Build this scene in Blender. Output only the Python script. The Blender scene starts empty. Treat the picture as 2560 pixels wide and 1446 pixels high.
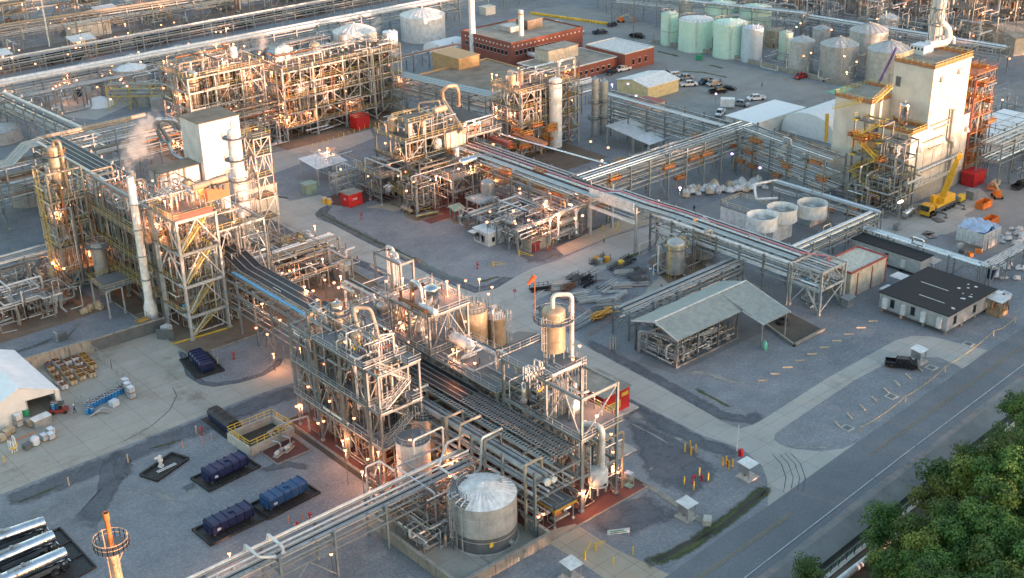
# aerial view of a chemical plant at dusk, built object by object
import bpy,math,random
from mathutils import Vector,Matrix
RAD=math.radians
rnd=random.Random(11)
sc=bpy.context.scene
COL=sc.collection
FPX,PIT,ROL,HEA,CAMH=3095.1,0.434255537,-0.0223162405,0.860175586,108.0
_fw=Vector((math.cos(PIT)*math.cos(HEA),math.cos(PIT)*math.sin(HEA),-math.sin(PIT)))
_r=_fw.cross(Vector((0,0,1))).normalized()
_u=_r.cross(_fw)
CR=_r*math.cos(ROL)+_u*math.sin(ROL)
CU=-_r*math.sin(ROL)+_u*math.cos(ROL)
def _ray(px,py):return CR*(px-1280)-CU*(py-723)+_fw*FPX
def g(px,py,z=0.0):
 """survey: point of the plane at height z seen at a place of the photograph"""
 d=_ray(px,py);t=(z-CAMH)/d.z
 return(d.x*t,d.y*t)
def g3(px,py,z=0.0):
 x,y=g(px,py,z);return(x,y,z)
def hz(bx,by,ty):
 """height above ground point (bx,by px) of something straight above it seen at row ty"""
 x,y=g(bx,by);lo,hi=0.0,90.0
 for _ in range(40):
  m=(lo+hi)/2;w=Vector((x,y,m-CAMH))
  py=723-(w@CU)/(w@_fw)*FPX
  if py>ty:lo=m
  else:hi=m
 return lo
MATS={}
def _mk(name):
 m=bpy.data.materials.new(name);m.use_nodes=True
 nt=m.node_tree;nt.nodes.clear()
 out=nt.nodes.new('ShaderNodeOutputMaterial');b=nt.nodes.new('ShaderNodeBsdfPrincipled')
 nt.links.new(b.outputs[0],out.inputs[0]);MATS[name]=m
 return m,nt,b
def _n(nt,t,**k):
 n=nt.nodes.new('ShaderNode'+t)
 for a,v in k.items():
  if a[0]=='i':n.inputs[int(a[1:])].default_value=v
  else:setattr(n,a,v)
 return n
def _noise(nt,vec,scale,detail=3,rough=.55):
 n=_n(nt,'TexNoise');n.inputs['Scale'].default_value=scale;n.inputs['Detail'].default_value=detail
 n.inputs['Roughness'].default_value=rough;nt.links.new(vec,n.inputs['Vector']);return n.outputs[0]
def _mr(nt,v,a,b,c,d):
 n=_n(nt,'MapRange',i1=a,i2=b,i3=c,i4=d);nt.links.new(v,n.inputs[0]);return n.outputs[0]
def _mix(nt,f,a,b,mode='MIX'):
 n=_n(nt,'Mix',data_type='RGBA',blend_type=mode)
 for s,v in((0,f),(6,a),(7,b)):
  if isinstance(v,(int,float)):n.inputs[s].default_value=v
  elif isinstance(v,tuple):n.inputs[s].default_value=(*v[:3],1)
  else:nt.links.new(v,n.inputs[s])
 return n.outputs[2]
def paint(name,col,rough=.55,metal=0.0,var=.18,scale=.9,dirt=.25,dirtcol=(.16,.10,.06),streak=True,rnd_amt=.12,bump=0.0):
 """painted / weathered surface: mottling, run-down dirt streaks, slight difference from piece to piece"""
 m,nt,b=_mk(name)
 geo=_n(nt,'NewGeometry');pos=geo.outputs['Position']
 n1=_noise(nt,pos,scale,4)
 lo=tuple(c*(1-var)for c in col);hi=tuple(min(1,c*(1+var))for c in col)
 c=_mix(nt,_mr(nt,n1,.3,.7,0,1),lo,hi)
 if dirt>0:
  mp=_n(nt,'Mapping');nt.links.new(pos,mp.inputs[0]);mp.inputs['Scale'].default_value=(2.6,2.6,.22 if streak else 2.6)
  n2=_noise(nt,mp.outputs[0],1.0,5,.65)
  c=_mix(nt,_mr(nt,n2,.52,.78,0,dirt*2.2),c,dirtcol)
 oi=_n(nt,'ObjectInfo')
 hv=_n(nt,'HueSaturation');nt.links.new(_mr(nt,oi.outputs['Random'],0,1,1-rnd_amt,1+rnd_amt),hv.inputs['Value']);nt.links.new(c,hv.inputs['Color'])
 nt.links.new(hv.outputs[0],b.inputs['Base Color'])
 nt.links.new(_mr(nt,n1,.3,.7,max(.05,rough-.1),min(1,rough+.12)),b.inputs['Roughness'])
 b.inputs['Metallic'].default_value=metal
 if bump:
  bp=_n(nt,'Bump');bp.inputs['Strength'].default_value=bump;bp.inputs['Distance'].default_value=.02
  nt.links.new(_noise(nt,pos,14,3),bp.inputs['Height']);nt.links.new(bp.outputs[0],b.inputs['Normal'])
 return m
def glow(name,col,st):
 m,nt,b=_mk(name);b.inputs['Base Color'].default_value=(*col,1)
 b.inputs['Emission Color'].default_value=(*col,1);b.inputs['Emission Strength'].default_value=st
 return m
def ribbed(name,col,axis=0,period=.3,rough=.45,metal=0.0,depth=.5,**k):
 """profiled metal sheet: ribs as bump, on top of paint"""
 m=paint(name,col,rough,metal,**k);nt=m.node_tree
 b=[n for n in nt.nodes if n.type=='BSDF_PRINCIPLED'][0]
 w=_n(nt,'TexWave',wave_type='BANDS',bands_direction='XYZ'[axis],wave_profile='SIN');w.inputs['Scale'].default_value=0.314/period
 w.inputs['Distortion'].default_value=0
 geo=_n(nt,'NewGeometry');nt.links.new(geo.outputs['Position'],w.inputs['Vector'])
 bp=_n(nt,'Bump');bp.inputs['Strength'].default_value=depth;bp.inputs['Distance'].default_value=.06
 nt.links.new(w.outputs[1],bp.inputs['Height']);nt.links.new(bp.outputs[0],b.inputs['Normal'])
 return m
paint('steel',(.28,.31,.315),.5,.15,dirt=.16)
paint('steel_dark',(.15,.165,.17),.5,.2,dirt=.2)
paint('steel_white',(.50,.51,.50),.5,0,dirt=.22,dirtcol=(.22,.13,.07))
paint('steel_tan',(.40,.37,.30),.6,0,dirt=.3,dirtcol=(.18,.10,.05))
paint('galv',(.40,.42,.425),.42,.5,dirt=.1)
paint('rail_grey',(.55,.56,.54),.5,.2,dirt=.12)
paint('rail_yellow',(.64,.50,.14),.5,0,dirt=.25)
paint('scaff_orange',(.46,.17,.07),.6,0,dirt=.25)
paint('toe_amber',(.65,.33,.05),.6,0,dirt=.1)
paint('deck',(.21,.22,.23),.7,.1,dirt=.25,streak=False,scale=.5)
paint('deck_brown',(.21,.19,.165),.8,.1,dirt=.35,streak=False,scale=.5)
paint('pipe_white',(.68,.68,.66),.4,.1,dirt=.14)
paint('pipe_silver',(.62,.62,.61),.32,.75,dirt=.12)
paint('pipe_grey',(.40,.42,.42),.45,.3,dirt=.18)
paint('pipe_tan',(.36,.31,.24),.65,.0,dirt=.35)
paint('pipe_rust',(.30,.14,.07),.75,.1,dirt=.4,dirtcol=(.10,.05,.03))
paint('pipe_red',(.36,.09,.07),.5,0,dirt=.1)
paint('pipe_pink',(.60,.22,.25),.5,0,dirt=.1)
paint('pipe_blue',(.10,.33,.52),.5,0,dirt=.1)
paint('tray_teal',(.37,.43,.435),.5,.2,dirt=.12)
paint('tray_black',(.018,.019,.022),.55,0,dirt=.12,dirtcol=(.09,.09,.09))
paint('vessel_tan',(.45,.36,.26),.5,.3,dirt=.25)
paint('vessel_brown',(.20,.13,.085),.5,.3,dirt=.4)
paint('vessel_grey',(.42,.43,.42),.42,.45,dirt=.3,dirtcol=(.13,.12,.10))
paint('vessel_white',(.74,.74,.72),.45,0,dirt=.14)
paint('chrome',(.72,.72,.72),.16,1.0,dirt=.06)
paint('tank_green',(.56,.74,.62),.5,0,var=.08,dirt=.07,dirtcol=(.2,.3,.22))
paint('tank_blue',(.58,.66,.73),.5,0,var=.08,dirt=.07,dirtcol=(.25,.22,.2))
paint('tank_grey',(.47,.475,.46),.5,.25,dirt=.22)
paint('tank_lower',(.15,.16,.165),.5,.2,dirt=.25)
paint('concrete_wall',(.34,.31,.26),.85,0,dirt=.5,dirtcol=(.07,.06,.05))
paint('concrete_pale',(.50,.47,.41),.85,0,dirt=.25,streak=False)
paint('wall_cream',(.78,.73,.65),.6,0,dirt=.08,dirtcol=(.45,.38,.28),scale=.25)
paint('wall_white',(.80,.77,.71),.6,0,dirt=.07,dirtcol=(.5,.42,.32),scale=.25)
paint('wall_yellow',(.66,.54,.29),.6,0,dirt=.1)
paint('wall_tan',(.52,.33,.16),.6,0,dirt=.12)
paint('wall_grey',(.44,.45,.44),.6,0,dirt=.14)
paint('wall_beige',(.56,.50,.40),.7,0,dirt=.3,dirtcol=(.28,.2,.13))
paint('roof_gravel',(.33,.30,.25),.9,0,var=.3,dirt=.4,streak=False,scale=.35)
paint('roof_brown',(.25,.21,.16),.9,0,var=.3,dirt=.45,streak=False,scale=.3)
paint('roof_black',(.022,.022,.024),.8,0,var=.3,dirt=.25,dirtcol=(.06,.055,.05),streak=False,scale=.4)
paint('roof_white',(.74,.74,.71),.7,0,dirt=.18,streak=False)
paint('roof_patchy',(.62,.58,.48),.85,0,var=.2,dirt=.6,dirtcol=(.2,.19,.16),streak=False,scale=1.2)
paint('trim_red',(.40,.09,.07),.6,0,dirt=.15)
paint('canvas_white',(.84,.85,.84),.7,0,dirt=.05,streak=False,var=.06,bump=.3)
paint('tarp_blue',(.42,.52,.68),.55,0,var=.3,dirt=.2,streak=False,scale=.6)
paint('plastic_sheet',(.70,.70,.68),.4,0,var=.2,dirt=.2,streak=False,scale=1.5)
paint('yellow',(.78,.52,.06),.5,0,dirt=.15)
paint('crane_yellow',(.80,.44,.04),.4,0,dirt=.1)
paint('orange',(.74,.20,.03),.5,0,dirt=.15)
paint('red',(.55,.022,.025),.5,0,dirt=.08)
paint('red_dark',(.30,.035,.03),.55,0,dirt=.2)
paint('navy',(.016,.026,.085),.42,0,dirt=.12,dirtcol=(.09,.08,.08))
paint('blue_mid',(.025,.09,.22),.42,0,dirt=.1,dirtcol=(.09,.08,.08))
paint('barrel_blue',(.03,.22,.52),.4,0,dirt=.06)
paint('barrel_white',(.68,.68,.70),.45,0,dirt=.1)
paint('barrel_tan',(.58,.46,.31),.6,0,dirt=.1)
paint('barrel_lid',(.50,.24,.09),.6,0,dirt=.2)
paint('ibc_white',(.72,.75,.79),.4,0,dirt=.08)
paint('green',(.03,.30,.14),.5,0,dirt=.1)
paint('green_roof',(.12,.34,.24),.5,0,dirt=.1)
paint('green_pale',(.30,.42,.33),.6,0,dirt=.2)
paint('mint',(.22,.62,.46),.45,0,dirt=.05)
paint('purple',(.09,.07,.23),.5,0,dirt=.1)
paint('rubber',(.02,.02,.021),.8,0,dirt=.3,dirtcol=(.08,.075,.07),streak=False)
paint('liner',(.028,.027,.027),.6,0,var=.4,dirt=.5,dirtcol=(.13,.12,.10),streak=False,scale=1.5)
paint('glass_dark',(.02,.025,.03),.1,0,dirt=0,var=.05)
paint('car_white',(.75,.75,.76),.25,0,dirt=.04,rnd_amt=.04)
paint('car_black',(.012,.012,.014),.22,0,dirt=.05,rnd_amt=.0)
paint('car_silver',(.42,.44,.46),.28,.5,dirt=.04,rnd_amt=.04)
paint('car_navy',(.03,.05,.09),.25,.2,dirt=.04)
paint('car_red',(.35,.015,.02),.25,0,dirt=.04)
paint('wood',(.36,.25,.14),.85,0,var=.3,dirt=.25)
paint('skin',(.45,.29,.20),.6,0,dirt=0)
paint('cloth_dark',(.02,.022,.03),.9,0,dirt=0)
paint('cloth_blue',(.06,.10,.28),.9,0,dirt=0)
paint('cloth_vest',(.55,.72,.06),.8,0,dirt=0)
paint('hat_white',(.8,.8,.78),.4,0,dirt=0)
paint('windsock',(.85,.12,.03),.7,0,dirt=.05)
paint('flare_rust',(.50,.20,.07),.7,.1,var=.4,dirt=.7,dirtcol=(.07,.04,.03),scale=.8)
paint('flare_pale',(.62,.45,.30),.7,.1,var=.3,dirt=.7,dirtcol=(.35,.12,.03),scale=.6)
paint('trash',(.62,.60,.56),.6,0,var=.35,dirt=.45,dirtcol=(.25,.17,.10),streak=False,scale=2.5)
paint('rustplate',(.20,.08,.04),.8,0,var=.4,dirt=.3,streak=False,scale=1.5)
ribbed('sheet_grey',(.36,.40,.38),0,.28,.5,.2,dirt=.12)
ribbed('sheet_greyy',(.36,.38,.37),1,.28,.5,.2,dirt=.12)
ribbed('sheet_white',(.66,.68,.68),0,.35,.5,.1,dirt=.08)
ribbed('panel_cream',(.74,.68,.56),0,.9,.6,0,depth=.15,dirt=.06,dirtcol=(.45,.38,.28),scale=.25)
ribbed('panel_creamy',(.70,.66,.55),1,.9,.6,0,depth=.15,dirt=.06,dirtcol=(.45,.38,.28),scale=.25)
ribbed('siding_grey',(.42,.43,.42),0,.35,.6,0,depth=.25,dirt=.10)
glow('lamp_amber',(1.0,.31,.13),.8)
glow('lamp_cool',(.75,.45,1.0),.8)
glow('lamp_white',(1.0,.75,.55),1.0)
def brick_mat():
 m,nt,b=_mk('brick')
 geo=_n(nt,'NewGeometry');sx=_n(nt,'SeparateXYZ');nt.links.new(geo.outputs['Position'],sx.inputs[0])
 ad=_n(nt,'Math',operation='ADD');nt.links.new(sx.outputs[0],ad.inputs[0]);nt.links.new(sx.outputs[1],ad.inputs[1])
 cb=_n(nt,'CombineXYZ');nt.links.new(ad.outputs[0],cb.inputs[0]);nt.links.new(sx.outputs[2],cb.inputs[1])
 br=_n(nt,'TexBrick');nt.links.new(cb.outputs[0],br.inputs['Vector'])
 br.inputs['Color1'].default_value=(.33,.085,.05,1);br.inputs['Color2'].default_value=(.26,.065,.04,1);br.inputs['Mortar'].default_value=(.32,.22,.18,1)
 br.inputs['Scale'].default_value=1.0;br.inputs['Brick Width'].default_value=.4;br.inputs['Row Height'].default_value=.16;br.inputs['Mortar Size'].default_value=.012
 n1=_noise(nt,geo.outputs['Position'],.4,3)
 c=_mix(nt,_mr(nt,n1,.3,.7,0,.35),br.outputs[0],(.20,.05,.035))
 nt.links.new(c,b.inputs['Base Color']);b.inputs['Roughness'].default_value=.85
brick_mat()
def ground_mat(name,c1,c2,speck,speckcol,dust=None,dustamt=0.0,big=.03,mid=.25,joints=0.0,stain=None,stainamt=0.0,feather=False):
 m,nt,b=_mk(name)
 geo=_n(nt,'NewGeometry');pos=geo.outputs['Position']
 a=_noise(nt,pos,big,5,.6);d=_noise(nt,pos,mid,4,.6)
 f=_n(nt,'Math',operation='ADD');nt.links.new(_mr(nt,a,.36,.64,-.05,.62),f.inputs[0]);nt.links.new(_mr(nt,d,.32,.68,-.12,.5),f.inputs[1])
 c=_mix(nt,f.outputs[0],c1,c2)
 if dust:
  mp=_n(nt,'Mapping');nt.links.new(pos,mp.inputs[0]);mp.inputs['Scale'].default_value=(.5,1.3,1);mp.inputs['Rotation'].default_value=(0,0,.5)
  e=_noise(nt,mp.outputs[0],.16,6,.68)
  c=_mix(nt,_mr(nt,e,.55,.72,0,dustamt),c,dust)
 if stain:
  e=_noise(nt,pos,.09,6,.7)
  c=_mix(nt,_mr(nt,e,.56,.70,0,stainamt),c,stain)
 if speck:
  s=_noise(nt,pos,4.5,2,.8)
  c=_mix(nt,_mr(nt,s,.42,.70,0,speck),c,speckcol)
  s3=_noise(nt,pos,1.9,4,.85);c=_mix(nt,_mr(nt,s3,.38,.62,speck*.9,0),c,tuple(v*.28 for v in speckcol));c=_mix(nt,_mr(nt,s3,.5,.74,0,speck*.75),c,speckcol)
  s2=_noise(nt,pos,9.0,1,.8)
  c=_mix(nt,_mr(nt,s2,.30,.55,speck,0),c,tuple(v*.45 for v in speckcol))
 if feather:
  at=_n(nt,'Attribute',attribute_name='fe');fn=_noise(nt,pos,.45,6,.65)
  sm_=_n(nt,'Math',operation='ADD');nt.links.new(at.outputs['Fac'],sm_.inputs[0]);nt.links.new(_mr(nt,fn,.25,.75,-.7,.3),sm_.inputs[1])
  tr_=_n(nt,'BsdfTransparent');mx=_n(nt,'MixShader');nt.links.new(_mr(nt,sm_.outputs[0],-.1,.75,0,.95),mx.inputs[0])
  out=[n for n in nt.nodes if n.type=='OUTPUT_MATERIAL'][0];nt.links.new(tr_.outputs[0],mx.inputs[1]);nt.links.new(b.outputs[0],mx.inputs[2]);nt.links.new(mx.outputs[0],out.inputs[0])
 if joints:
  br=_n(nt,'TexBrick',offset=0.0);nt.links.new(pos,br.inputs['Vector']);br.inputs['Scale'].default_value=1
  br.inputs['Brick Width'].default_value=joints;br.inputs['Row Height'].default_value=joints*.8;br.inputs['Mortar Size'].default_value=.035
  br.inputs['Color1'].default_value=(1,1,1,1);br.inputs['Color2'].default_value=(.92,.92,.92,1);br.inputs['Mortar'].default_value=(.52,.50,.47,1)
  c=_mix(nt,1.0,c,br.outputs[0],'MULTIPLY')
 nt.links.new(c,b.inputs['Base Color']);b.inputs['Roughness'].default_value=.9
 bp=_n(nt,'Bump');bp.inputs['Strength'].default_value=.35 if speck>.3 else .1;bp.inputs['Distance'].default_value=.05
 nt.links.new(_noise(nt,pos,5,2,.8),bp.inputs['Height']);nt.links.new(bp.outputs[0],b.inputs['Normal'])
ground_mat('gravel',(.13,.143,.16),(.33,.345,.36),.55,(.46,.47,.48),(.46,.44,.40),.6)
ground_mat('gravel_dark',(.085,.095,.112),(.16,.175,.195),.5,(.30,.31,.33),(.33,.33,.31),.35,feather=True)
ground_mat('concrete_road',(.43,.415,.37),(.54,.52,.465),.12,(.5,.49,.46),(.50,.49,.45),.5,joints=4.6,stain=(.20,.19,.17),stainamt=.5)
ground_mat('yard_concrete',(.40,.365,.30),(.52,.48,.41),.15,(.5,.48,.42),(.30,.19,.10),.5,joints=5.5,stain=(.17,.12,.08),stainamt=.8)
ground_mat('asphalt',(.17,.176,.185),(.24,.246,.255),.3,(.24,.25,.26),(.22,.22,.22),.3)
ground_mat('asphalt_old',(.27,.265,.25),(.37,.36,.335),.25,(.34,.34,.33),(.36,.34,.30),.4,stain=(.12,.12,.12),stainamt=.5)
ground_mat('pad_red',(.12,.042,.038),(.19,.078,.066),.1,(.36,.18,.13),(.33,.17,.11),.4,stain=(.06,.035,.03),stainamt=.9)
ground_mat('pad_brown',(.15,.105,.075),(.29,.215,.15),.15,(.4,.3,.2),(.42,.34,.25),.4,stain=(.06,.045,.035),stainamt=.9)
ground_mat('pad_beige',(.44,.36,.26),(.56,.48,.37),.12,(.55,.5,.42),(.40,.28,.16),.4,joints=4.0)
ground_mat('dirt',(.10,.075,.055),(.19,.15,.11),.3,(.22,.19,.15),(.08,.10,.04),.5)
ground_mat('weeds',(.06,.085,.03),(.15,.15,.07),.4,(.16,.2,.07),(.2,.17,.1),.5,feather=True)
ground_mat('ditch_concrete',(.20,.195,.185),(.30,.29,.27),.12,(.34,.33,.31),stain=(.06,.058,.055),stainamt=1.0,big=.12)
ground_mat('mud',(.035,.033,.028),(.10,.09,.07),.2,(.12,.12,.09))
ground_mat('rail_ballast',(.15,.135,.115),(.24,.22,.19),.5,(.32,.3,.27),(.17,.11,.07),.5)
paint('line_white',(.52,.53,.53),.7,0,dirt=.6,dirtcol=(.2,.2,.2),streak=False)
paint('line_yellow',(.42,.32,.13),.7,0,dirt=.7,dirtcol=(.19,.19,.19),streak=False)
paint('water',(.05,.05,.035),.04,0,dirt=0,var=.1)
def leaf_mat(name,a,b_,tr=.2):
 m,nt,b=_mk(name)
 oi=_n(nt,'ObjectInfo');geo=_n(nt,'NewGeometry')
 n1=_noise(nt,geo.outputs['Position'],.55,3)
 c=_mix(nt,_mr(nt,n1,.3,.7,0,1),a,b_)
 hv=_n(nt,'HueSaturation');nt.links.new(c,hv.inputs['Color'])
 nt.links.new(_mr(nt,oi.outputs['Random'],0,1,.75,1.25),hv.inputs['Value']);nt.links.new(_mr(nt,oi.outputs['Random'],0,1,.485,.512),hv.inputs['Hue'])
 nt.links.new(hv.outputs[0],b.inputs['Base Color']);b.inputs['Roughness'].default_value=.55
 b.inputs['Transmission Weight'].default_value=0
 t=_n(nt,'BsdfTranslucent');nt.links.new(hv.outputs[0],t.inputs[0]);ms=_n(nt,'MixShader',i0=tr)
 out=[n for n in nt.nodes if n.type=='OUTPUT_MATERIAL'][0]
 nt.links.new(b.outputs[0],ms.inputs[1]);nt.links.new(t.outputs[0],ms.inputs[2]);nt.links.new(ms.outputs[0],out.inputs[0])
leaf_mat('leaf',(.035,.10,.018),(.13,.23,.04))
leaf_mat('leaf_yellow',(.14,.19,.03),(.24,.27,.05))
paint('bark',(.13,.10,.07),.9,0,var=.3,dirt=.3)
V3=Vector
KIDS={}
class MB:
 def __init__(s):s.v=[];s.f=[];s.sm=[];s.mi=[];s.m=0
 def _q(s,fs,smooth=False):
  for f in fs:s.f.append(f);s.sm.append(smooth);s.mi.append(s.m)
 def poly(s,pts,smooth=False):
  n=len(s.v);s.v+=[tuple(p)for p in pts];s._q([tuple(range(n,n+len(pts)))],smooth);return s
 def box(s,x0,y0,z0,x1,y1,z1):
  n=len(s.v)
  s.v+=[(x0,y0,z0),(x1,y0,z0),(x1,y1,z0),(x0,y1,z0),(x0,y0,z1),(x1,y0,z1),(x1,y1,z1),(x0,y1,z1)]
  s._q([(n+a,n+b,n+c,n+d)for a,b,c,d in((3,2,1,0),(4,5,6,7),(0,1,5,4),(1,2,6,5),(2,3,7,6),(3,0,4,7))]);return s
 def cb(s,c,d,rz=0.0):
  """box by centre of base (x,y,z), size (dx,dy,dz), turned by rz"""
  n0=len(s.v);s.box(-d[0]/2,-d[1]/2,0,d[0]/2,d[1]/2,d[2]);ca,sa=math.cos(rz),math.sin(rz)
  for i in range(n0,len(s.v)):
   x,y,z=s.v[i];s.v[i]=(c[0]+x*ca-y*sa,c[1]+x*sa+y*ca,c[2]+z)
  return s
 def hexa(s,b,t):
  """b, t: four points each (bottom ring, top ring), counter-clockwise from above"""
  n=len(s.v);s.v+=[tuple(p)for p in b]+[tuple(p)for p in t]
  s._q([(n+3,n+2,n+1,n),(n+4,n+5,n+6,n+7)]+[(n+i,n+(i+1)%4,n+4+(i+1)%4,n+4+i)for i in range(4)]);return s
 def beam(s,p,q,w,h=None):
  h=h or w;p=V3(p);q=V3(q);d=q-p
  if d.length<1e-6:return s
  d.normalize();a=d.cross(V3((0,0,1)))
  if a.length<1e-4:a=V3((1,0,0))
  a.normalize();b=a.cross(d)
  n=len(s.v)
  for c in(p,q):
   for i,j in((-1,-1),(1,-1),(1,1),(-1,1)):s.v.append(tuple(c+a*(i*w/2)+b*(j*h/2)))
  s._q([(n+3,n+2,n+1,n),(n+4,n+5,n+6,n+7)]+[(n+i,n+(i+1)%4,n+4+(i+1)%4,n+4+i)for i in range(4)]);return s
 def ibeam(s,p,q,w,h):
  """open section: two flanges and a web"""
  p=V3(p);q=V3(q);d=(q-p).normalized()
  a=d.cross(V3((0,0,1)))
  if a.length<1e-4:
   t=.06
   s.box(p.x-w/2,p.y-h/2,p.z,p.x+w/2,p.y-h/2+t,q.z);s.box(p.x-w/2,p.y+h/2-t,p.z,p.x+w/2,p.y+h/2,q.z)
   s.box(p.x-t/2,p.y-h/2+t,p.z,p.x+t/2,p.y+h/2-t,q.z);return s
  up=V3((0,0,1))*(h/2)
  s.beam(p+up,q+up,w,.06);s.beam(p-up,q-up,w,.06);s.beam(p,q,.06,h-.06);return s
 def tube(s,pts,r,seg=8,caps=True):
  P=[V3(p)for p in pts];n0=len(s.v);N=len(P);ref=None
  for i,p in enumerate(P):
   d0=(P[i]-P[i-1]).normalized()if i else(P[1]-P[0]).normalized()
   d1=(P[i+1]-P[i]).normalized()if i<N-1 else d0
   t=d0+d1
   t=d1 if t.length<1e-4 else t.normalized()
   if ref is None:
    ref=V3((0,0,1))if abs(t.z)<.9 else V3((1,0,0))
   a=t.cross(ref)
   if a.length<1e-3:a=t.cross(V3((.3,1,.2)))
   a.normalize();b=a.cross(t).normalized();ref=b
   k=1.0/max(.5,t.dot(d1))
   for j in range(seg):
    an=2*math.pi*j/seg;s.v.append(tuple(p+(a*math.cos(an)+b*math.sin(an))*r))
  for i in range(N-1):
   for j in range(seg):
    a0=n0+i*seg+j;a1=n0+i*seg+(j+1)%seg
    s._q([(a0,a1,a1+seg,a0+seg)],True)
  if caps:
   s._q([tuple(n0+j for j in reversed(range(seg))),tuple(n0+(N-1)*seg+j for j in range(seg))])
  return s
 def pipe(s,pts,r,seg=8,bend=None):
  """tube with rounded elbows"""
  P=[V3(p)for p in pts];b=bend or r*2.5;out=[P[0]]
  for i in range(1,len(P)-1):
   a,c,d=P[i-1],P[i],P[i+1]
   u=(a-c);w=(d-c);k=min(b,u.length*.45,w.length*.45)
   if k<1e-3 or u.normalized().dot(w.normalized())<-.985:out.append(c);continue
   p0=c+u.normalized()*k;p2=c+w.normalized()*k
   for t in(0,.25,.5,.75,1):out.append((p0*(1-t)+c*t)*(1-t)+(c*(1-t)+p2*t)*t)
  out.append(P[-1]);return s.tube(out,r,seg)
 def lathe(s,prof,c=(0,0,0),seg=20,axis=None,smooth=True):
  """prof: list of (radius, height) along axis (default z) from c"""
  n0=len(s.v);M=None
  if axis is not None:M=V3((0,0,1)).rotation_difference(V3(axis).normalized()).to_matrix()
  c=V3(c)
  for r,z in prof:
   for j in range(seg):
    a=2*math.pi*j/seg;p=V3((r*math.cos(a),r*math.sin(a),z))
    if M:p=M@p
    s.v.append(tuple(p+c))
  for i in range(len(prof)-1):
   for j in range(seg):
    a0=n0+i*seg+j;a1=n0+i*seg+(j+1)%seg;s._q([(a0,a1,a1+seg,a0+seg)],smooth)
  if prof[0][0]>1e-6:s._q([tuple(n0+j for j in reversed(range(seg)))])
  if prof[-1][0]>1e-6:s._q([tuple(n0+(len(prof)-1)*seg+j for j in range(seg))])
  return s
 def drum(s,a,b,r,seg=18,head=.45):
  """cylinder with dished ends from a to b"""
  a=V3(a);b=V3(b);L=(b-a).length;h=r*head
  prof=[(0.001,0)]+[(r*math.sin(t),h*(1-math.cos(t)))for t in(.35,.7,1.05,1.35,1.5708)]
  prof+=[(r,L-h)]+[(r*math.cos(t),L-h+h*math.sin(t))for t in(.25,.55,.9,1.25)]+[(0.001,L)]
  return s.lathe(prof,a,seg,b-a)
 def prism(s,poly,z0,z1):
  n=len(s.v);k=len(poly)
  ar=sum(poly[i][0]*poly[(i+1)%k][1]-poly[(i+1)%k][0]*poly[i][1]for i in range(k))
  if ar<0:poly=poly[::-1]
  s.v+=[(x,y,z0)for x,y in poly]+[(x,y,z1)for x,y in poly]
  s._q([tuple(n+i for i in reversed(range(k))),tuple(n+k+i for i in range(k))]+[(n+i,n+(i+1)%k,n+k+(i+1)%k,n+k+i)for i in range(k)]);return s
 def rail(s,pts,h=1.1,step=2.0,w=.055,mid=True,toe=False):
  for a,b in zip(pts,pts[1:]):
   a=V3(a);b=V3(b);L=(b-a).length
   if L<.2:continue
   n=max(1,round(L/step));up=V3((0,0,h))
   s.beam(a+up,b+up,w)
   if mid:s.beam(a+up*.52,b+up*.52,w*.8)
   if toe:s.beam(a+V3((0,0,.1)),b+V3((0,0,.1)),.03,.18)
   for i in range(n+1):
    p=a.lerp(b,i/n);s.beam(p,p+up,w)
  return s
 def ladder(s,p,z0,z1,side=(1,0),cage=True):
  x,y=p;ux,uy=side;w=.28
  for k in(-1,1):s.beam((x+uy*w*k,y-ux*w*k,z0),(x+uy*w*k,y-ux*w*k,z1+1),.06)
  z=z0+.4
  while z<z1:s.beam((x-uy*w,y+ux*w,z),(x+uy*w,y-ux*w,z),.04);z+=.6
  if cage:
   z=z0+2.4
   while z<z1+1:
    q=[(x+uy*w*math.cos(t)*1.3+ux*.75*math.sin(t),y-ux*w*math.cos(t)*1.3+uy*.75*math.sin(t),z)for t in(0,.8,1.57,2.34,3.14)]
    for a,b in zip(q,q[1:]):s.beam(a,b,.045)
    z+=1.3
   for t in(.8,1.57,2.34):
    s.beam((x+uy*w*math.cos(t)*1.3+ux*.75*math.sin(t),y-ux*w*math.cos(t)*1.3+uy*.75*math.sin(t),z0+2.4),(x+uy*w*math.cos(t)*1.3+ux*.75*math.sin(t),y-ux*w*math.cos(t)*1.3+uy*.75*math.sin(t),z1+1),.04)
  return s
 def jit(s,a,n0=0):
  rr=random.Random(len(s.v));s.v[n0:]=[(x+rr.uniform(-a,a),y+rr.uniform(-a,a),max(0.0,z+rr.uniform(-a,a))if z>0 else z)for x,y,z in s.v[n0:]];return s
 def build(s,name,mats,parent=None):
  me=bpy.data.meshes.new(name);me.from_pydata(s.v,[],s.f)
  me.polygons.foreach_set('use_smooth',s.sm);me.polygons.foreach_set('material_index',s.mi)
  for m in([mats]if isinstance(mats,str)else mats):me.materials.append(MATS[m])
  if any(s.sm):
   me.update();me.set_sharp_from_angle(angle=RAD(42))
  o=bpy.data.objects.new(name,me);COL.objects.link(o)
  if parent is not None:
   o.parent=parent
   KIDS.setdefault(parent.name,[]).append(o)
   if parent.get('_w'):o.matrix_parent_inverse=parent_basis(parent).inverted()
  return o
def parent_basis(p):return Matrix.Translation(p.location)@Matrix.Rotation(p.rotation_euler[2],4,'Z')
def tag(o,label,cat,group=None):
 o['label']=label;o['category']=cat
 if group:o['group']=group
 return o
def thing(name,label,cat,loc=(0,0,0),rz=0.0,group=None,world=True):
 """Empty at the thing's base; world=True: its parts are given in world coordinates"""
 o=bpy.data.objects.new(name,None);COL.objects.link(o);o.empty_display_size=.5
 o.location=loc;o.rotation_euler=(0,0,rz);tag(o,label,cat,group)
 if world:o['_w']=1
 return o
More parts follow.
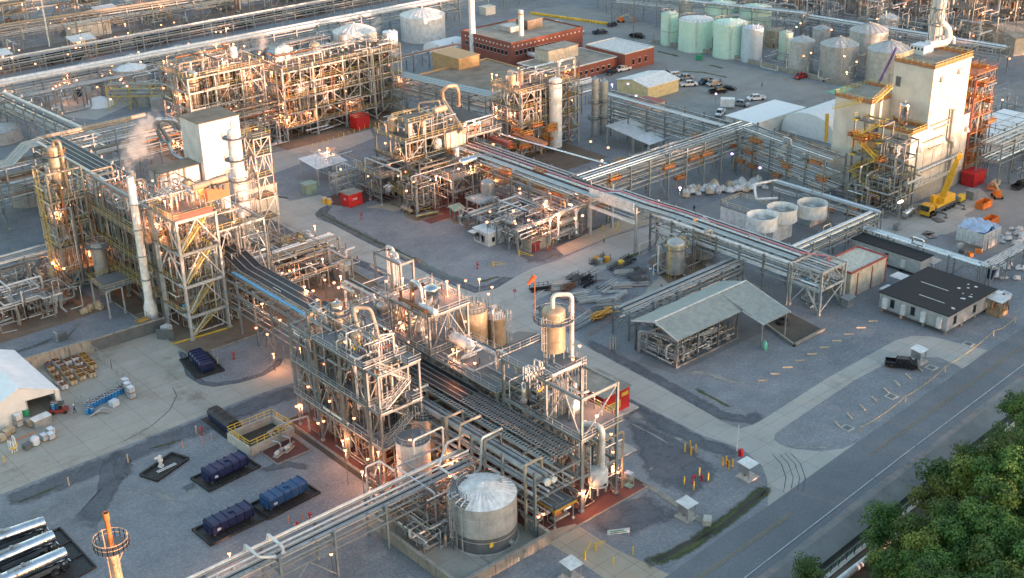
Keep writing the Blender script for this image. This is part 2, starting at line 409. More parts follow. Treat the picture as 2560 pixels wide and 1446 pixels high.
def single(mb,name,mats,label,cat,group=None):
 return tag(mb.build(name,mats),label,cat,group)
def ground_piece(mb,name,mat,kind='structure'):
 o=mb.build(name,mat);o['kind']=kind;return o
def copy_tree(o,loc,rz=0.0,label=None,group=None,mats=None,scale=None):
 def rec(a,par):
  c=a.copy();COL.objects.link(c)
  if par is not None:c.parent=par;KIDS.setdefault(par.name,[]).append(c)
  for ch in KIDS.get(a.name,[]):rec(ch,c)
  return c
 c=rec(o,None);c.location=loc;c.rotation_euler=(0,0,rz)
 if label:c['label']=label
 if group:c['group']=group
 if scale:c.scale=(scale,)*3
 return c
def remat(root,old,new):
 """a copy in another paint: the meshes of that paint are copied too"""
 todo=[root]
 for ch in todo:
  todo+=KIDS.get(ch.name,[])
  if ch.type=='MESH' and any(m and m.name==old for m in ch.data.materials):
   ch.data=ch.data.copy()
   for i,m in enumerate(ch.data.materials):
    if m.name==old:ch.data.materials[i]=MATS[new]
def fillet(pts):return pts
STUFF={}
def stuff_mb(key):
 return STUFF.setdefault(key,{})
def tangle(key,mat):return stuff_mb(key).setdefault(mat,MB())
NPIPE=[0]
PIPEDESC={'pipe_white':'white insulated','pipe_silver':'bright silver','pipe_grey':'grey steel','pipe_tan':'tan insulated','pipe_rust':'rust brown','pipe_red':'red','steel_white':'off-white','galv':'galvanised','vessel_tan':'tan','vessel_grey':'silver grey','vessel_white':'white','vessel_brown':'brown','pipe_blue':'blue','pipe_pink':'pinkish red','tray_teal':'teal grey','tray_black':'black','chrome':'polished','tank_grey':'grey','tank_green':'pale green','tank_blue':'pale blue','orange':'orange','yellow':'yellow','steel':'grey painted','mint':'mint green','scaff_orange':'orange','steel_tan':'beige','concrete_pale':'pale','deck':'dark grey','wall_cream':'cream','rail_yellow':'yellow'}
def ppipe(pts,r,mat,place,seg=6,label=None,name='process_pipe'):
 NPIPE[0]+=1
 if label is None and NPIPE[0]>250:
  tangle('pipework',mat).pipe(pts,r,seg);return
 fat='thick' if r>.2 else('thin' if r<.1 else 'medium')
 up=max(p[2]for p in pts)-min(p[2]for p in pts)>4
 lab=label or '%s %s pipe %s %s'%(fat,PIPEDESC.get(mat,'grey'),'climbing' if up else 'lying across',place)
 m=MB().pipe(pts,r,seg)
 a,b=V3(pts[0]),V3(pts[-1])
 for p,q in((a,V3(pts[1])),(b,V3(pts[-2]))):
  d=(q-p).normalized()*.07;m.tube([p-d*.2,p+d],r*1.55,seg)
 single(m,name,mat,lab,'pipe','pipes at '+place)
def vvessel(x,y,z,r,h,mat,label,group=None,plats=(),skirt=.9,seg=18,ladder=None,name='process_vessel',head=.45,cone=False,nozz=3,seed=0,rm='rail_grey',cat='vessel'):
 rr=random.Random(int(x*7+y*13+seed));t=thing(name,label,cat,(x,y,z),0,group)
 hh=r*head;z0=z+skirt
 if cone:prof=[(.12,z0),(r,z0+r*1.1)]
 else:prof=[(.001,z0-hh*.6)]+[(r*math.sin(a),z0+hh*.6*(1-math.cos(a))-hh*.6*1+hh*0)for a in(.5,1.0,1.57)]
 zt=z+h
 prof+=[(r,z0+(zt-hh-z0)*k)for k in(.02 if not cone else .35,.34 if not cone else .5,.67,1)]
 prof+=[(r*math.cos(a),zt-hh+hh*math.sin(a))for a in(.3,.6,.95,1.3)]+[(.001,zt)]
 m=MB().lathe(prof,(x,y,0),seg)
 for k in(.3,.62,.93):
  zz=z0+(zt-hh-z0)*k
  m.lathe([(r*1.0,zz-.05),(r*1.02,zz-.04),(r*1.02,zz+.04),(r*1.0,zz+.05)],(x,y,0),seg)
 m.build('shell',mat,t)
 if skirt>.2:
  m=MB()
  if r>.9 or cone:
   for k in range(4):
    a=k*1.571+.78;m.box(x+r*.8*math.cos(a)-.12,y+r*.8*math.sin(a)-.12,z,x+r*.8*math.cos(a)+.12,y+r*.8*math.sin(a)+.12,z0+(r if cone else .2))
   m.build('support_legs','steel',t)
  else:m.lathe([(r*1.15,z),(r*.98,z+.1),(r*.98,z0+.05)],(x,y,0),seg).build('skirt','steel',t)
 m=MB()
 for k in range(nozz):
  a=rr.uniform(0,6.28);zz=rr.uniform(z0+.2*h,zt-hh-.3);d=V3((math.cos(a),math.sin(a),0));rn=rr.choice((.09,.14,.22));p=V3((x,y,zz))
  m.tube([p+d*(r-.1),p+d*(r+.35)],rn,8);m.tube([p+d*(r+.3),p+d*(r+.4)],rn*1.7,8)
 m.tube([(x,y,zt-.1),(x,y,zt+.35)],.13,8);m.tube([(x,y,zt+.3),(x,y,zt+.4)],.24,8)
 m.build('nozzle','pipe_silver',t)
 for zp,rp in plats:
  m=MB();n=16
  m.lathe([(r+.05,zp-.12),(rp,zp-.12),(rp,zp),(r+.05,zp)],(x,y,0),n,smooth=False)
  m.m=1;m.rail([(x+rp*math.cos(6.2832*k/n),y+rp*math.sin(6.2832*k/n),zp)for k in range(n+1)],1.1,1.5,.06)
  m.build('platform',['deck',rm],t)
 if ladder is not None:
  a=ladder;MB().ladder((x+(r+.35)*math.cos(a),y+(r+.35)*math.sin(a)),z,zt if not plats else plats[-1][0],(math.cos(a),math.sin(a))).build('caged_ladder',rm,t)
 return t
def hdrum(c,axis,L,r,mat,label,group=None,name='drum',saddle=.6,head=.45,cat='drum',nozz=True,flange=False):
 """lying drum: centre of the base on its deck, axis 0 = x, 1 = y (or an angle)"""
 a=(0.0,math.pi/2)[axis]if isinstance(axis,int)else axis
 t=thing(name,label,cat,c,0,group);d=V3((math.cos(a),math.sin(a),0));zc=V3((c[0],c[1],c[2]+saddle+r))
 m=MB().drum(zc-d*L/2,zc+d*L/2,r,16,head)
 for k in(-.33,.33):m.tube([zc+d*(k*L-.05),zc+d*(k*L+.05)],r*1.02,16)
 if flange:
  k=L*.32;m.tube([zc+d*(k-.12),zc+d*(k+.12)],r*1.22,16)
 m.build('shell',mat,t)
 for k in(-.28,.28):
  p=zc+d*(L*k);MB().cb((p.x,p.y,c[2]),(.25,r*1.5,saddle+r*.45),a).build('saddle','steel',t)
 if nozz:
  m=MB()
  for k in(-.3,.05,.35):
   p=zc+d*(L*k)+V3((0,0,r*.9));m.tube([p,p+V3((0,0,.5))],.12,8);m.tube([p+V3((0,0,.42)),p+V3((0,0,.52))],.22,8)
  m.build('nozzle','pipe_silver',t)
 return t
def pump(x,y,z,rz,place,mat='pipe_grey',sc_=1.0):
 t=thing('pump','%s motor-driven pump on its plinth at %s'%(PIPEDESC.get(mat,'grey'),place),'pump',(x,y,z),0,'pumps at '+place)
 c,s=math.cos(rz),math.sin(rz);q=lambda a,b,h:(x+(a*c-b*s)*sc_,y+(a*s+b*c)*sc_,z+h*sc_)
 MB().cb((x,y,z),(2.0*sc_,.8*sc_,.22*sc_),rz).build('base_plate','concrete_pale',t)
 MB().drum(q(-.85,0,.6),q(.1,0,.6),.3*sc_,12,.2).build('motor',mat,t)
 m=MB().drum(q(.3,0,.55),q(.75,0,.55),.34*sc_,12,.3);m.pipe([q(.55,0,.7),q(.55,0,1.7),q(.55,1.4,1.7)],.12*sc_,8);m.pipe([q(.7,0,.55),q(1.5,0,.55)],.14*sc_,8)
 m.build('casing','pipe_silver',t)
def valves(x,y,z,place,seed=0,mat='pipe_white',n=5,dx=.55):
 rr=random.Random(seed+int(x*31+y*17));t=thing('valve_manifold','%s pipe manifold with valve wheels at %s'%(PIPEDESC.get(mat,'white'),place),'valve manifold',(x,y,z),0,'valve manifolds at '+place)
 m=MB();w=MB()
 for k in range(n):
  px=x+(k-n/2)*dx;h=rr.uniform(1.2,2.6);q=rr.uniform(.5,1.6)
  m.pipe([(px,y,z),(px,y,z+h),(px,y+q,z+h),(px,y+q,z)],rr.uniform(.06,.12),6)
  zz=z+h*.55;w.lathe([(.05,-.1),(.22,-.02),(.22,.02),(.05,.1)],(px,y-.3,zz),10,(0,1,0));w.tube([(px,y,zz),(px,y-.3,zz)],.05,6)
 m.tube([(x-n*dx*.55,y+.4,z+.7),(x+n*dx*.45,y+.4,z+.7)],.14,8)
 m.build('header',mat,t);w.build('hand_wheel',rr.choice(['red_dark','pipe_grey','yellow']),t)
def _lampproto():
 t=thing('deck_lamp','x','lamp',(0,0,0),0,'x',world=False)
 MB().tube([(0,0,0),(0,0,2.5)],.055,6).build('lamp_post','steel_dark',t)
 MB().lathe([(.2,2.96),(.1,3.04),(.04,3.1)],(0,0,0),8).build('lamp_hood','steel_dark',t)
 MB().lathe([(.09,2.52),(.2,2.62),(.24,2.75),(.2,2.88),(.09,2.96)],(0,0,0),8).build('lamp_globe','lamp_amber',t)
 return t
LAMP=_lampproto();LAMP_USED=[False];NL=[0];LAMPS=[];GLOWS={}
def lamp(x,y,z,place,mat=None,sc_=1.0,label=None):
 NL[0]+=1
 col={'lamp_cool':'violet white','lamp_white':'white',None:'amber'}[mat]
 lab=label or 'glowing %s globe lamp at %s'%(col,place);gr='lamps at '+place
 c=GLOWS[place]=GLOWS.get(place,0)+1
 if(c%3==1 and NL[0]<420)or c%6==1:
  l=bpy.data.lights.new('lamp_light','POINT');l.energy=70 if mat is None else 60;l.color=(1,.38,.16)if mat is None else(.9,.8,1);l.shadow_soft_size=.16
  o=bpy.data.objects.new('lamp_light',l);COL.objects.link(o);o.location=(x+.1,y-.25,z+2.15)
 if NL[0]>295:
  m=tangle('distant_lamps',mat or 'lamp_amber');m.lathe([(.1,z+2.5),(.29,z+2.62),(.29,z+2.86),(.1,z+2.97)],(x,y,0),7);tangle('distant_lamp_posts','steel_dark').tube([(x,y,z),(x,y,z+2.5)],.05,5);return
 if not LAMP_USED[0]and mat is None:
  LAMP_USED[0]=True;o=LAMP;o.location=(x,y,z);o['label']=lab;o['group']=gr
 else:o=copy_tree(LAMP,(x,y,z),0,lab,gr,scale=sc_)
 if mat:remat(o,'lamp_amber',mat)
 LAMPS.append(o);return o
def lamp_px(px,py,z,place,mat=None,post=2.75):
 """lamp whose globe is at height z where the photograph shows it"""
 x,y=g(px,py,z);return lamp(x,y,z-post,place,mat)
def ground_lamps():
 """a lamp whose foot stands on nothing gets a longer post"""
 bpy.context.view_layer.update();dg=bpy.context.evaluated_depsgraph_get()
 for o in LAMPS:
  p=o.location;ok,hit,*_=sc.ray_cast(dg,V3((p.x+.09,p.y+.02,p.z+.12)),V3((0,0,-1)))
  d=(p.z-hit.z)if ok else p.z
  if p.z<0:o.location.z=0
  elif d>.25:
   for c in KIDS.get(o.name,[]):
    if c.name.startswith('lamp_post'):k=d/(o.scale.z or 1);c.scale=(1,1,(2.5+k)/2.5);c.location=(0,0,-k)
def frame(name,label,xs,ys,levels,cat='process structure',top=None,colm='steel',deckm='deck',railm='rail_grey',decks=None,cs=.34,braces=True,stairs=(),railh=1.1,extra_top=(),bracem=None,tops=None,bfaces='xy',norail=(),group=None,ped=True):
 t=thing(name,label,cat,(xs[0],ys[0],0),0,group);top=top or levels[-1];cs*=.88
 for i,x in enumerate(xs):
  for j,y in enumerate(ys):
   zt=(tops or{}).get((i,j),top);m=MB().ibeam((x,y,.3),(x,y,zt),cs,cs)
   if ped:m.m=1;m.box(x-cs*.9,y-cs*.9,0,x+cs*.9,y+cs*.9,.4)
   m.build('column',[colm,'concrete_pale'],t)
 for k,z in enumerate(levels):
  rects=(decks or{}).get(k,[(xs[0],ys[0],xs[-1],ys[-1])])
  m=MB();bh=cs*1.1
  for y in ys:
   for a,b in zip(xs,xs[1:]):m.ibeam((a,y,z-.08-bh/2),(b,y,z-.08-bh/2),cs*.7,bh)
  for x in xs:
   for a,b in zip(ys,ys[1:]):m.ibeam((x,a,z-.08-bh/2),(x,b,z-.08-bh/2),cs*.7,bh)
  m.build('floor_beams',colm,t)
  if rects:
   m=MB();q=MB()
   for(x0,y0,x1,y1)in rects:
    e=.35;m.box(x0-e,y0-e,z-.07,x1+e,y1+e,z)
    if k not in norail:q.rail([(x0-e,y0-e,z),(x1+e,y0-e,z),(x1+e,y1+e,z),(x0-e,y1+e,z),(x0-e,y0-e,z)],railh,2.0,.055,toe=railm!='rail_yellow')
   m.build('floor_deck',deckm,t)
   if q.v:q.build('guard_rail',railm,t)
 if braces:
  bm=bracem or colm;zs=[0.5]+[z-.25 for z in levels]
  def V(p0,p1,z0,z1,kind):
   m=MB();mid=(V3(p0)+V3(p1))/2
   if kind==0:
    m.beam((*p0[:2],z0),(mid.x,mid.y,z1),.17);m.beam((*p1[:2],z0),(mid.x,mid.y,z1),.17)
   else:m.beam((*p0[:2],z0),(*p1[:2],z1),.18)
   m.build('brace',bm,t)
  rr=random.Random(int(xs[0]*3+ys[0]))
  for k in range(len(zs)-1):
   if 'x' in bfaces:
    for x in(xs[0],xs[-1]):
     for a,b in zip(ys,ys[1:]):
      if rr.random()<.62:V((x,a,0),(x,b,0),zs[k],zs[k+1],0 if rr.random()<.7 else 1)
   if 'y' in bfaces:
    for y in(ys[0],ys[-1]):
     for a,b in zip(xs,xs[1:]):
      if rr.random()<.62:V((a,y,0),(b,y,0),zs[k],zs[k+1],0 if rr.random()<.7 else 1)
 for s in stairs:stair(t,*s,railm=railm)
 return t
def stair(t,p0,p1,w,side,railm='rail_grey',strm='steel_white'):
 """one flight from p0 up to p1; side: unit vector across"""
 p0=V3(p0);p1=V3(p1);sd=V3((side[0],side[1],0));m=MB()
 for k in(0,1):
  o=sd*(w*k);m.beam(p0+o,p1+o,.07,.26)
  m.beam(p0+o+V3((0,0,1.05)),p1+o+V3((0,0,1.05)),.06);m.beam(p0+o+V3((0,0,.55)),p1+o+V3((0,0,.55)),.045)
  for i in range(6):
   p=p0.lerp(p1,i/5)+o;m.beam(p,p+V3((0,0,1.05)),.05)
 n=max(4,int((p1.z-p0.z)/.22));m.m=1
 for i in range(n):
  p=p0.lerp(p1,(i+.5)/n);m.beam(p,p+sd*w,.26,.05)
 m.build('stair_flight',[railm,strm],t)
MIX={'warm':['pipe_white','pipe_white','pipe_silver','pipe_grey','pipe_tan','pipe_tan','pipe_rust','steel_white'],'grey':['pipe_white','pipe_silver','pipe_silver','pipe_grey','galv','pipe_grey','pipe_white','pipe_tan']}
VM={'warm':['vessel_tan','vessel_brown','vessel_grey','vessel_white','pipe_silver','vessel_tan'],'grey':['vessel_grey','vessel_grey','vessel_white','vessel_tan','chrome']}
NV=[0]
def fill(place,x0,y0,x1,y1,levels,seed,npipe=20,nves=6,npump=2,nlamp=8,tone='warm',hmax=5.5,small=1.0,toplamps=True):
 """equipment and pipes standing on and threading through a structure"""
 rr=random.Random(seed);zs=[0.0]+list(levels)
 for k in range(nves):
  z=rr.choice(zs);i=zs.index(z);gap=(zs[i+1]-z-.8)if i+1<len(zs)else hmax
  x=rr.uniform(x0+.8,x1-.8);y=rr.uniform(y0+.8,y1-.8);mat=rr.choice(VM[tone]);c=PIPEDESC.get(mat,'grey')
  NV[0]+=1
  if rr.random()<.55:
   r=rr.uniform(.5,1.15)*small;h=min(hmax,gap)*rr.uniform(.8,1.0)if rr.random()<.75 else rr.uniform(1,1.6)*gap
   vvessel(x,y,z,r,max(1.6,h),mat,'upright %s vessel with dished top at %s'%(c,place),'vessels at '+place,seg=12,nozz=2,seed=k)
  else:
   r=rr.uniform(.4,.85)*small;hdrum((x,y,z+.01),rr.choice((0,1)),rr.uniform(2.5,5)*small,r,mat,'lying %s drum on saddles at %s'%(c,place),'drums at '+place,name='drum',flange=rr.random()<.5)
 for k in range(npump):
  z=rr.choice(zs);pump(rr.uniform(x0+1,x1-1),rr.uniform(y0+1,y1-1),z,rr.choice((0,1.57)),place,rr.choice(('pipe_grey','pipe_blue','vessel_tan')))
 for k in range(npipe):
  mat=rr.choice(MIX[tone]);r=rr.choice((.06,.07,.08,.1,.13,.17,.24))*(.8+.2*small)
  z=rr.choice(zs);p=[rr.uniform(x0,x1),rr.uniform(y0,y1),z+rr.uniform(.2,1.2)];pts=[tuple(p)]
  i=zs.index(z)
  for s in range(rr.choice((3,4,5,5,6))):
   ax=rr.choice((0,1,2,2))if s else 2
   if ax==0:p[0]=rr.uniform(x0-.6,x1+.6)
   elif ax==1:p[1]=rr.uniform(y0-.6,y1+.6)
   else:p[2]=max(.3,min(zs[-1]+3.2,p[2]+rr.choice((-1,1,1))*rr.uniform(1.5,7)))
   if(V3(p)-V3(pts[-1])).length>.6:pts.append(tuple(p))
  if len(pts)>1:ppipe(pts,r,mat,place)
 for k in range(nlamp):
  z=rr.choice(zs[1:]+zs[-1:])if len(zs)>1 else 0;e=rr.random()
  if e<.5:x,y=rr.choice((x0,x0,x1)),rr.uniform(y0,y1)
  else:x,y=rr.uniform(x0,x1),rr.choice((y0,y0,y1))
  lamp(x,y,z,place,None,rr.uniform(.85,1.15))
def clutter(place,x0,y0,x1,y1,h,n,seed,tone='grey',rmax=.2,key='pipework'):
 """low tangle of small pipes between the equipment: nobody could count it"""
 rr=random.Random(seed)
 for k in range(int(n*1.7)):
  mat=rr.choice(MIX[tone]+['steel','steel','steel_dark']);p=[rr.uniform(x0,x1),rr.uniform(y0,y1),rr.uniform(.2,h)];pts=[tuple(p)]
  for s in range(rr.choice((2,3,4,4))):
   ax=rr.choice((0,1,2,2))
   if ax==2:p[2]=rr.uniform(.2,h)
   else:p[ax]=min(max(p[ax]+rr.choice((-1,1))*rr.uniform(1,8),(x0,y0)[ax]),(x1,y1)[ax])
   if(V3(p)-V3(pts[-1])).length>.5:pts.append(tuple(p))
  if len(pts)>1:tangle(key,mat).pipe(pts,rr.choice((.045,.06,.07,.09,.12,.15,rmax)),6)
def rack(place,p0,p1,w,levels,step=6.5,colm='steel',pipes=(),n_rand=(6,6),seed=1,tone='grey',over=.6,cs=.3,brace=True,walk=False,name='pipe_rack',z0=0.0,rmax=.32,tray=None,label=None,skipcols=()):
 p0=V3((*p0,0));p1=V3((*p1,0));L=(p1-p0).length;d=(p1-p0)/L;nn=V3((-d.y,d.x,0));rr=random.Random(seed)
 t=thing(name,label or 'steel pipe rack, %s'%place,'pipe rack',tuple(p0),0);N=max(1,round(L/step));zt=levels[-1]+over
 for i in range(N+1):
  c=p0+d*(L*i/N);m=MB()
  for s in(-1,1):
   q=c+nn*(s*w/2)
   if i not in skipcols:m.ibeam((q.x,q.y,z0),(q.x,q.y,zt),cs,cs)
  for z in levels:
   a=c-nn*(w/2);b=c+nn*(w/2);m.beam((a.x,a.y,z-.15),(b.x,b.y,z-.15),cs*.7,.3)
  m.build('rack_bent',colm,t)
 for s in(-1,1):
  m=MB()
  for z in levels:
   a=p0+nn*(s*w/2);b=p1+nn*(s*w/2);m.beam((a.x,a.y,z-.5),(b.x,b.y,z-.5),cs*.6,.28)
  m.build('side_beam',colm,t)
 if brace:
  for i in range(0,N,3):
   for s in(-1,1):
    a=p0+d*(L*i/N)+nn*(s*w/2);b=p0+d*(L*(i+1)/N)+nn*(s*w/2);mid=(a+b)/2;zz=levels[0]-.5
    MB().beam((a.x,a.y,z0+.3),(mid.x,mid.y,zz),.15).beam((b.x,b.y,z0+.3),(mid.x,mid.y,zz),.15).build('brace',colm,t)
 if walk:
  m=MB();a=p0+nn*(w/2+.6);b=p1+nn*(w/2+.6);z=levels[-1]
  m.beam((a.x,a.y,z),(b.x,b.y,z),1.0,.08);m.m=1;o=nn*.5
  m.rail([tuple(V3((a.x,a.y,z))+o),tuple(V3((b.x,b.y,z))+o)],1.1,2.5,.06);m.build('walkway',['deck','rail_grey'],t)
 spec=list(pipes)
 for k,z in enumerate(levels):
  n=n_rand[k]if k<len(n_rand)else 0
  if not n:continue
  for i in range(n):
   o=(i+.5)/n*1.86-.93;r=min(rmax,rr.choice((.07,.09,.11,.13,.16,.2,.26)));spec.append((o,k,r,rr.choice(MIX[tone])))
 for(o,k,r,mat,*ext)in spec:
  z=levels[k]+r;q=nn*(o*w/2);e0,e1=(ext[0]if ext and ext[0]else(rr.uniform(-.4,.8),rr.uniform(-.4,.8)))
  a=p0+q-d*e0;b=p1+q+d*e1;pts=[(a.x,a.y,z)]
  if r<.2 and rr.random()<.3 and L>25:
   f=rr.uniform(.3,.7);c=p0+q+d*(L*f);s=nn*rr.choice((-1,1))*1.2;up=rr.uniform(.8,1.6)
   for dd,ss,zz in((-1.3,0,0),(-1.3,0,up),(1.3,0,up),(1.3,0,0)):
    v=c+d*dd;pts.append((v.x,v.y,z+zz))
  pts.append((b.x,b.y,z))
  tier=['lowest','second','third','top'][k]if len(levels)>2 else(['only']if len(levels)==1 else['lower','upper'])[k]
  if mat=='tray':
   continue
  NPIPE[0]+=1
  m=MB().pipe(pts,r,8 if r>.12 else 6,r*3)
  if r>.15:
   for i in range(1,int(L/4)):
    c=p0+q+d*(i*4);m.tube([(c.x,c.y,z)if False else tuple(V3((c.x,c.y,z))-d*.05),tuple(V3((c.x,c.y,z))+d*.05)],r*1.04,8)
  fat='thick' if r>.2 else('thin' if r<.1 else 'medium')
  lab=ext[1]if len(ext)>1 else '%s %s pipe, %s tier of rack %s'%(fat,PIPEDESC.get(mat,'grey').split(' ')[-1 if 'silver' in PIPEDESC.get(mat,'grey')else 0],tier,place)
  if len(ext)<=1 and k<len(levels)-1 and NPIPE[0]>330:tangle('pipework',mat).pipe(pts,r,6,r*3);continue
  single(m,'pipeline',mat,lab,'pipeline','pipelines '+place)
 return t
def trays(place,path,w,mats,label=None,lip=.18,n=3,gapw=.14):
 """cable trays side by side: covered channels with pale rails between"""
 for k in range(n):
  P=[V3(p)for p in path];m=MB();o=(k-(n-1)/2)*(w/n)
  dirs=[]
  for i in range(len(P)):
   d=(P[min(i+1,len(P)-1)]-P[max(i-1,0)]);d.z=0;d.normalize();dirs.append(V3((-d.y,d.x,0)))
  hw=w/n/2-gapw/2;mt=mats[k%len(mats)]
  for i in range(len(P)-1):
   A,B,na,nb=P[i],P[i+1],dirs[i],dirs[i+1]
   b=[A+na*(o-hw),A+na*(o+hw),B+nb*(o+hw),B+nb*(o-hw)]
   m.m=0;m.hexa([tuple(v)for v in b][::-1],[tuple(v+V3((0,0,.12)))for v in b][::-1])
   m.m=1
   for s in(-1,1):m.beam(A+na*(o+s*(hw+.03))+V3((0,0,.1)),B+nb*(o+s*(hw+.03))+V3((0,0,.1)),.09,.2)
  c=PIPEDESC.get(mt,'grey');single(m,'cable_tray',[mt,'galv'],label or '%s covered cable tray %s'%(c,place),'cable tray','cable trays '+place)
def tank(label,x,y,r,h,roofh,mat='tank_grey',roofm=None,lad=None,rail=True,group=None,ribs=0,seg=40,base=.25,name='storage_tank',band=None,z=0.0,dome=False,bands=True,railarc=None,stairs=None,cat='tank'):
 t=thing(name,label,cat,(x,y,z),0,group);zb=z+base
 MB().lathe([(r+.25,z),(r+.25,zb),(.01,zb)],(x,y,0),seg,smooth=False).build('foundation','concrete_pale',t)
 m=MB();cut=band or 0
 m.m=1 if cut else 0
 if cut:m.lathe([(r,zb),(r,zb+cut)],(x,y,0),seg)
 m.m=0;nb=max(2,int(h/1.6));prof=[]
 for i in range(nb+1):
  zz=zb+cut+(h-cut)*i/nb;prof.append((r,zz))
 m.lathe(prof,(x,y,0),seg)
 for i in range(1,nb):
  zz=zb+h*i/nb
  if bands:m.lathe([(r,zz-.05),(r+.03,zz-.03),(r+.03,zz+.03),(r,zz+.05)],(x,y,0),seg,smooth=False)
 m.lathe([(r,zb+h-.12),(r+.1,zb+h-.1),(r+.1,zb+h),(r-.02,zb+h)],(x,y,0),seg,smooth=False)
 m.build('shell',[mat,'tank_lower'],t)
 m=MB()
 if dome:prof=[(r*math.cos(a),zb+h+roofh*math.sin(a))for a in(0,.3,.6,.9,1.2,1.45)]+[(.01,zb+h+roofh)]
 else:prof=[(r,zb+h),(r*.55,zb+h+roofh*.55),(.4,zb+h+roofh*.97),(.01,zb+h+roofh)]
 m.lathe(prof,(x,y,0),seg)
 for i in range(ribs):
  a=6.2832*i/ribs;ca,sa=math.cos(a),math.sin(a)
  for(r0,z0),(r1,z1)in zip(prof[:-2],prof[1:-1]):m.beam((x+r0*ca,y+r0*sa,z0+.05),(x+r1*ca,y+r1*sa,z1+.05),.12,.1)
 m.tube([(x,y,zb+h+roofh-.1),(x,y,zb+h+roofh+.35)],.25,10)
 m.build('roof',roofm or mat,t)
 m=MB();m.tube([(x+r*.6,y-r*.1,zb+h+roofh*.3),(x+r*.6,y-r*.1,zb+h+roofh*.4+.5)],.3,10);m.tube([(x+(r-.3)*.2,y-(r-.3)*.98,zb+.7),(x+(r+.4)*.2,y-(r+.4)*.98,zb+.7)],.4,12);m.build('nozzle','pipe_grey',t)
 if rail:
  a0,a1=railarc or(0,6.2832);n=max(6,int(24*(a1-a0)/6.28));zz=zb+h
  MB().rail([(x+(r-.1)*math.cos(a0+(a1-a0)*i/n),y+(r-.1)*math.sin(a0+(a1-a0)*i/n),zz)for i in range(n+1)],1.05,1.6,.06).build('roof_rail','rail_grey',t)
 if lad is not None:MB().ladder((x+(r+.3)*math.cos(lad),y+(r+.3)*math.sin(lad)),z,zb+h,(math.cos(lad),math.sin(lad))).build('caged_ladder','rail_grey',t)
 if stairs:
  a0,a1=stairs;m=MB();n=22
  pts=[(x+(r+.5)*math.cos(a0+(a1-a0)*i/n),y+(r+.5)*math.sin(a0+(a1-a0)*i/n),zb+h*i/n)for i in range(n+1)]
  for a,b in zip(pts,pts[1:]):m.beam(a,b,.8,.12)
  m.rail([(x+(r+.9)*math.cos(a0+(a1-a0)*i/n),y+(r+.9)*math.sin(a0+(a1-a0)*i/n),zb+h*i/n)for i in range(n+1)],1.05,2,.05)
  m.build('spiral_stair','rail_grey',t)
 return t
def gable(name,label,c,L,W,h,hr,rz,wall,roof,cat='building',over=.4,openings=(),trim='vessel_white',floor0=0.0):
 """ridge along local x"""
 t=thing(name,label,cat,(*c,0),rz,world=False)
 m=MB();a,b=L/2,W/2
 for s in(-1,1):m.poly([(-a,s*b,floor0),(a,s*b,floor0),(a,s*b,h),(-a,s*b,h)][::s])
 for s in(-1,1):m.poly([(s*a,-b,floor0),(s*a,b,floor0),(s*a,b,h),(s*a,0,hr),(s*a,-b,h)][::s])
 m.build('wall',wall,t)
 m=MB();o=over
 for s in(-1,1):
  k=(hr-h)/b;e=h-k*o
  bt=[(-a-o,s*(b+o),e),(a+o,s*(b+o),e),(a+o,0,hr),(-a-o,0,hr)]
  if s<0:m.hexa([(p[0],p[1],p[2]+.02)for p in bt],[(p[0],p[1],p[2]+.16)for p in bt])
  else:m.hexa([(p[0],p[1],p[2]+.02)for p in bt[::-1]],[(p[0],p[1],p[2]+.16)for p in bt[::-1]])
 m.build('roof',roof,t)
 return t
def flatbox(name,label,x0,y0,x1,y1,h,wall,roof,cat='building',parapet=.0,doors=(),windows=(),trim=None,z0=0.0,group=None):
 """flat-roofed block in world axes. doors/windows: (face, along, z0, w, h, mat) with face 'x' (x = x0 wall) or 'y' (y = y0 wall)"""
 t=thing(name,label,cat,(x0,y0,z0),0,group)
 MB().box(x0,y0,z0,x1,y1,h).build('wall',wall,t)
 m=MB()
 if parapet:
  e=.06;m.box(x0+.3,y0+.3,h,x1-.3,y1-.3,h+.08)
  for b in((x0-e,y0-e,x1+e,y0+.3),(x0-e,y1-.3,x1+e,y1+e),(x0-e,y0+.3,x0+.3,y1-.3),(x1-.3,y0+.3,x1+e,y1-.3)):
   m.m=1;m.box(b[0],b[1],h,b[2],b[3],h+parapet)
 else:m.box(x0-.25,y0-.25,h,x1+.25,y1+.25,h+.18)
 m.build('roof',[roof,trim or wall],t)
 for nm,lst in(('door',doors),('window',windows)):
  for(fc,s,zz,w,hh,mt)in lst:
   m=MB()
   if fc=='x':m.box(x0-.06,s-w/2,zz,x0+.02,s+w/2,zz+hh);f=MB().box(x0-.1,s-w/2-.1,zz+hh,x0,s+w/2+.1,zz+hh+.12).box(x0-.1,s-w/2-.1,zz-.12,x0,s+w/2+.1,zz)
   else:m.box(s-w/2,y0-.06,zz,s+w/2,y0+.02,zz+hh);f=MB().box(s-w/2-.1,y0-.1,zz+hh,s+w/2+.1,y0,zz+hh+.12).box(s-w/2-.1,y0-.1,zz-.12,s+w/2+.1,y0,zz)
   o=m.build(nm,mt,t);f=f.build('frame',trim or 'steel_white',None);f.parent=o;f.matrix_parent_inverse=Matrix.Identity(4);KIDS.setdefault(o.name,[]).append(f)
 return t
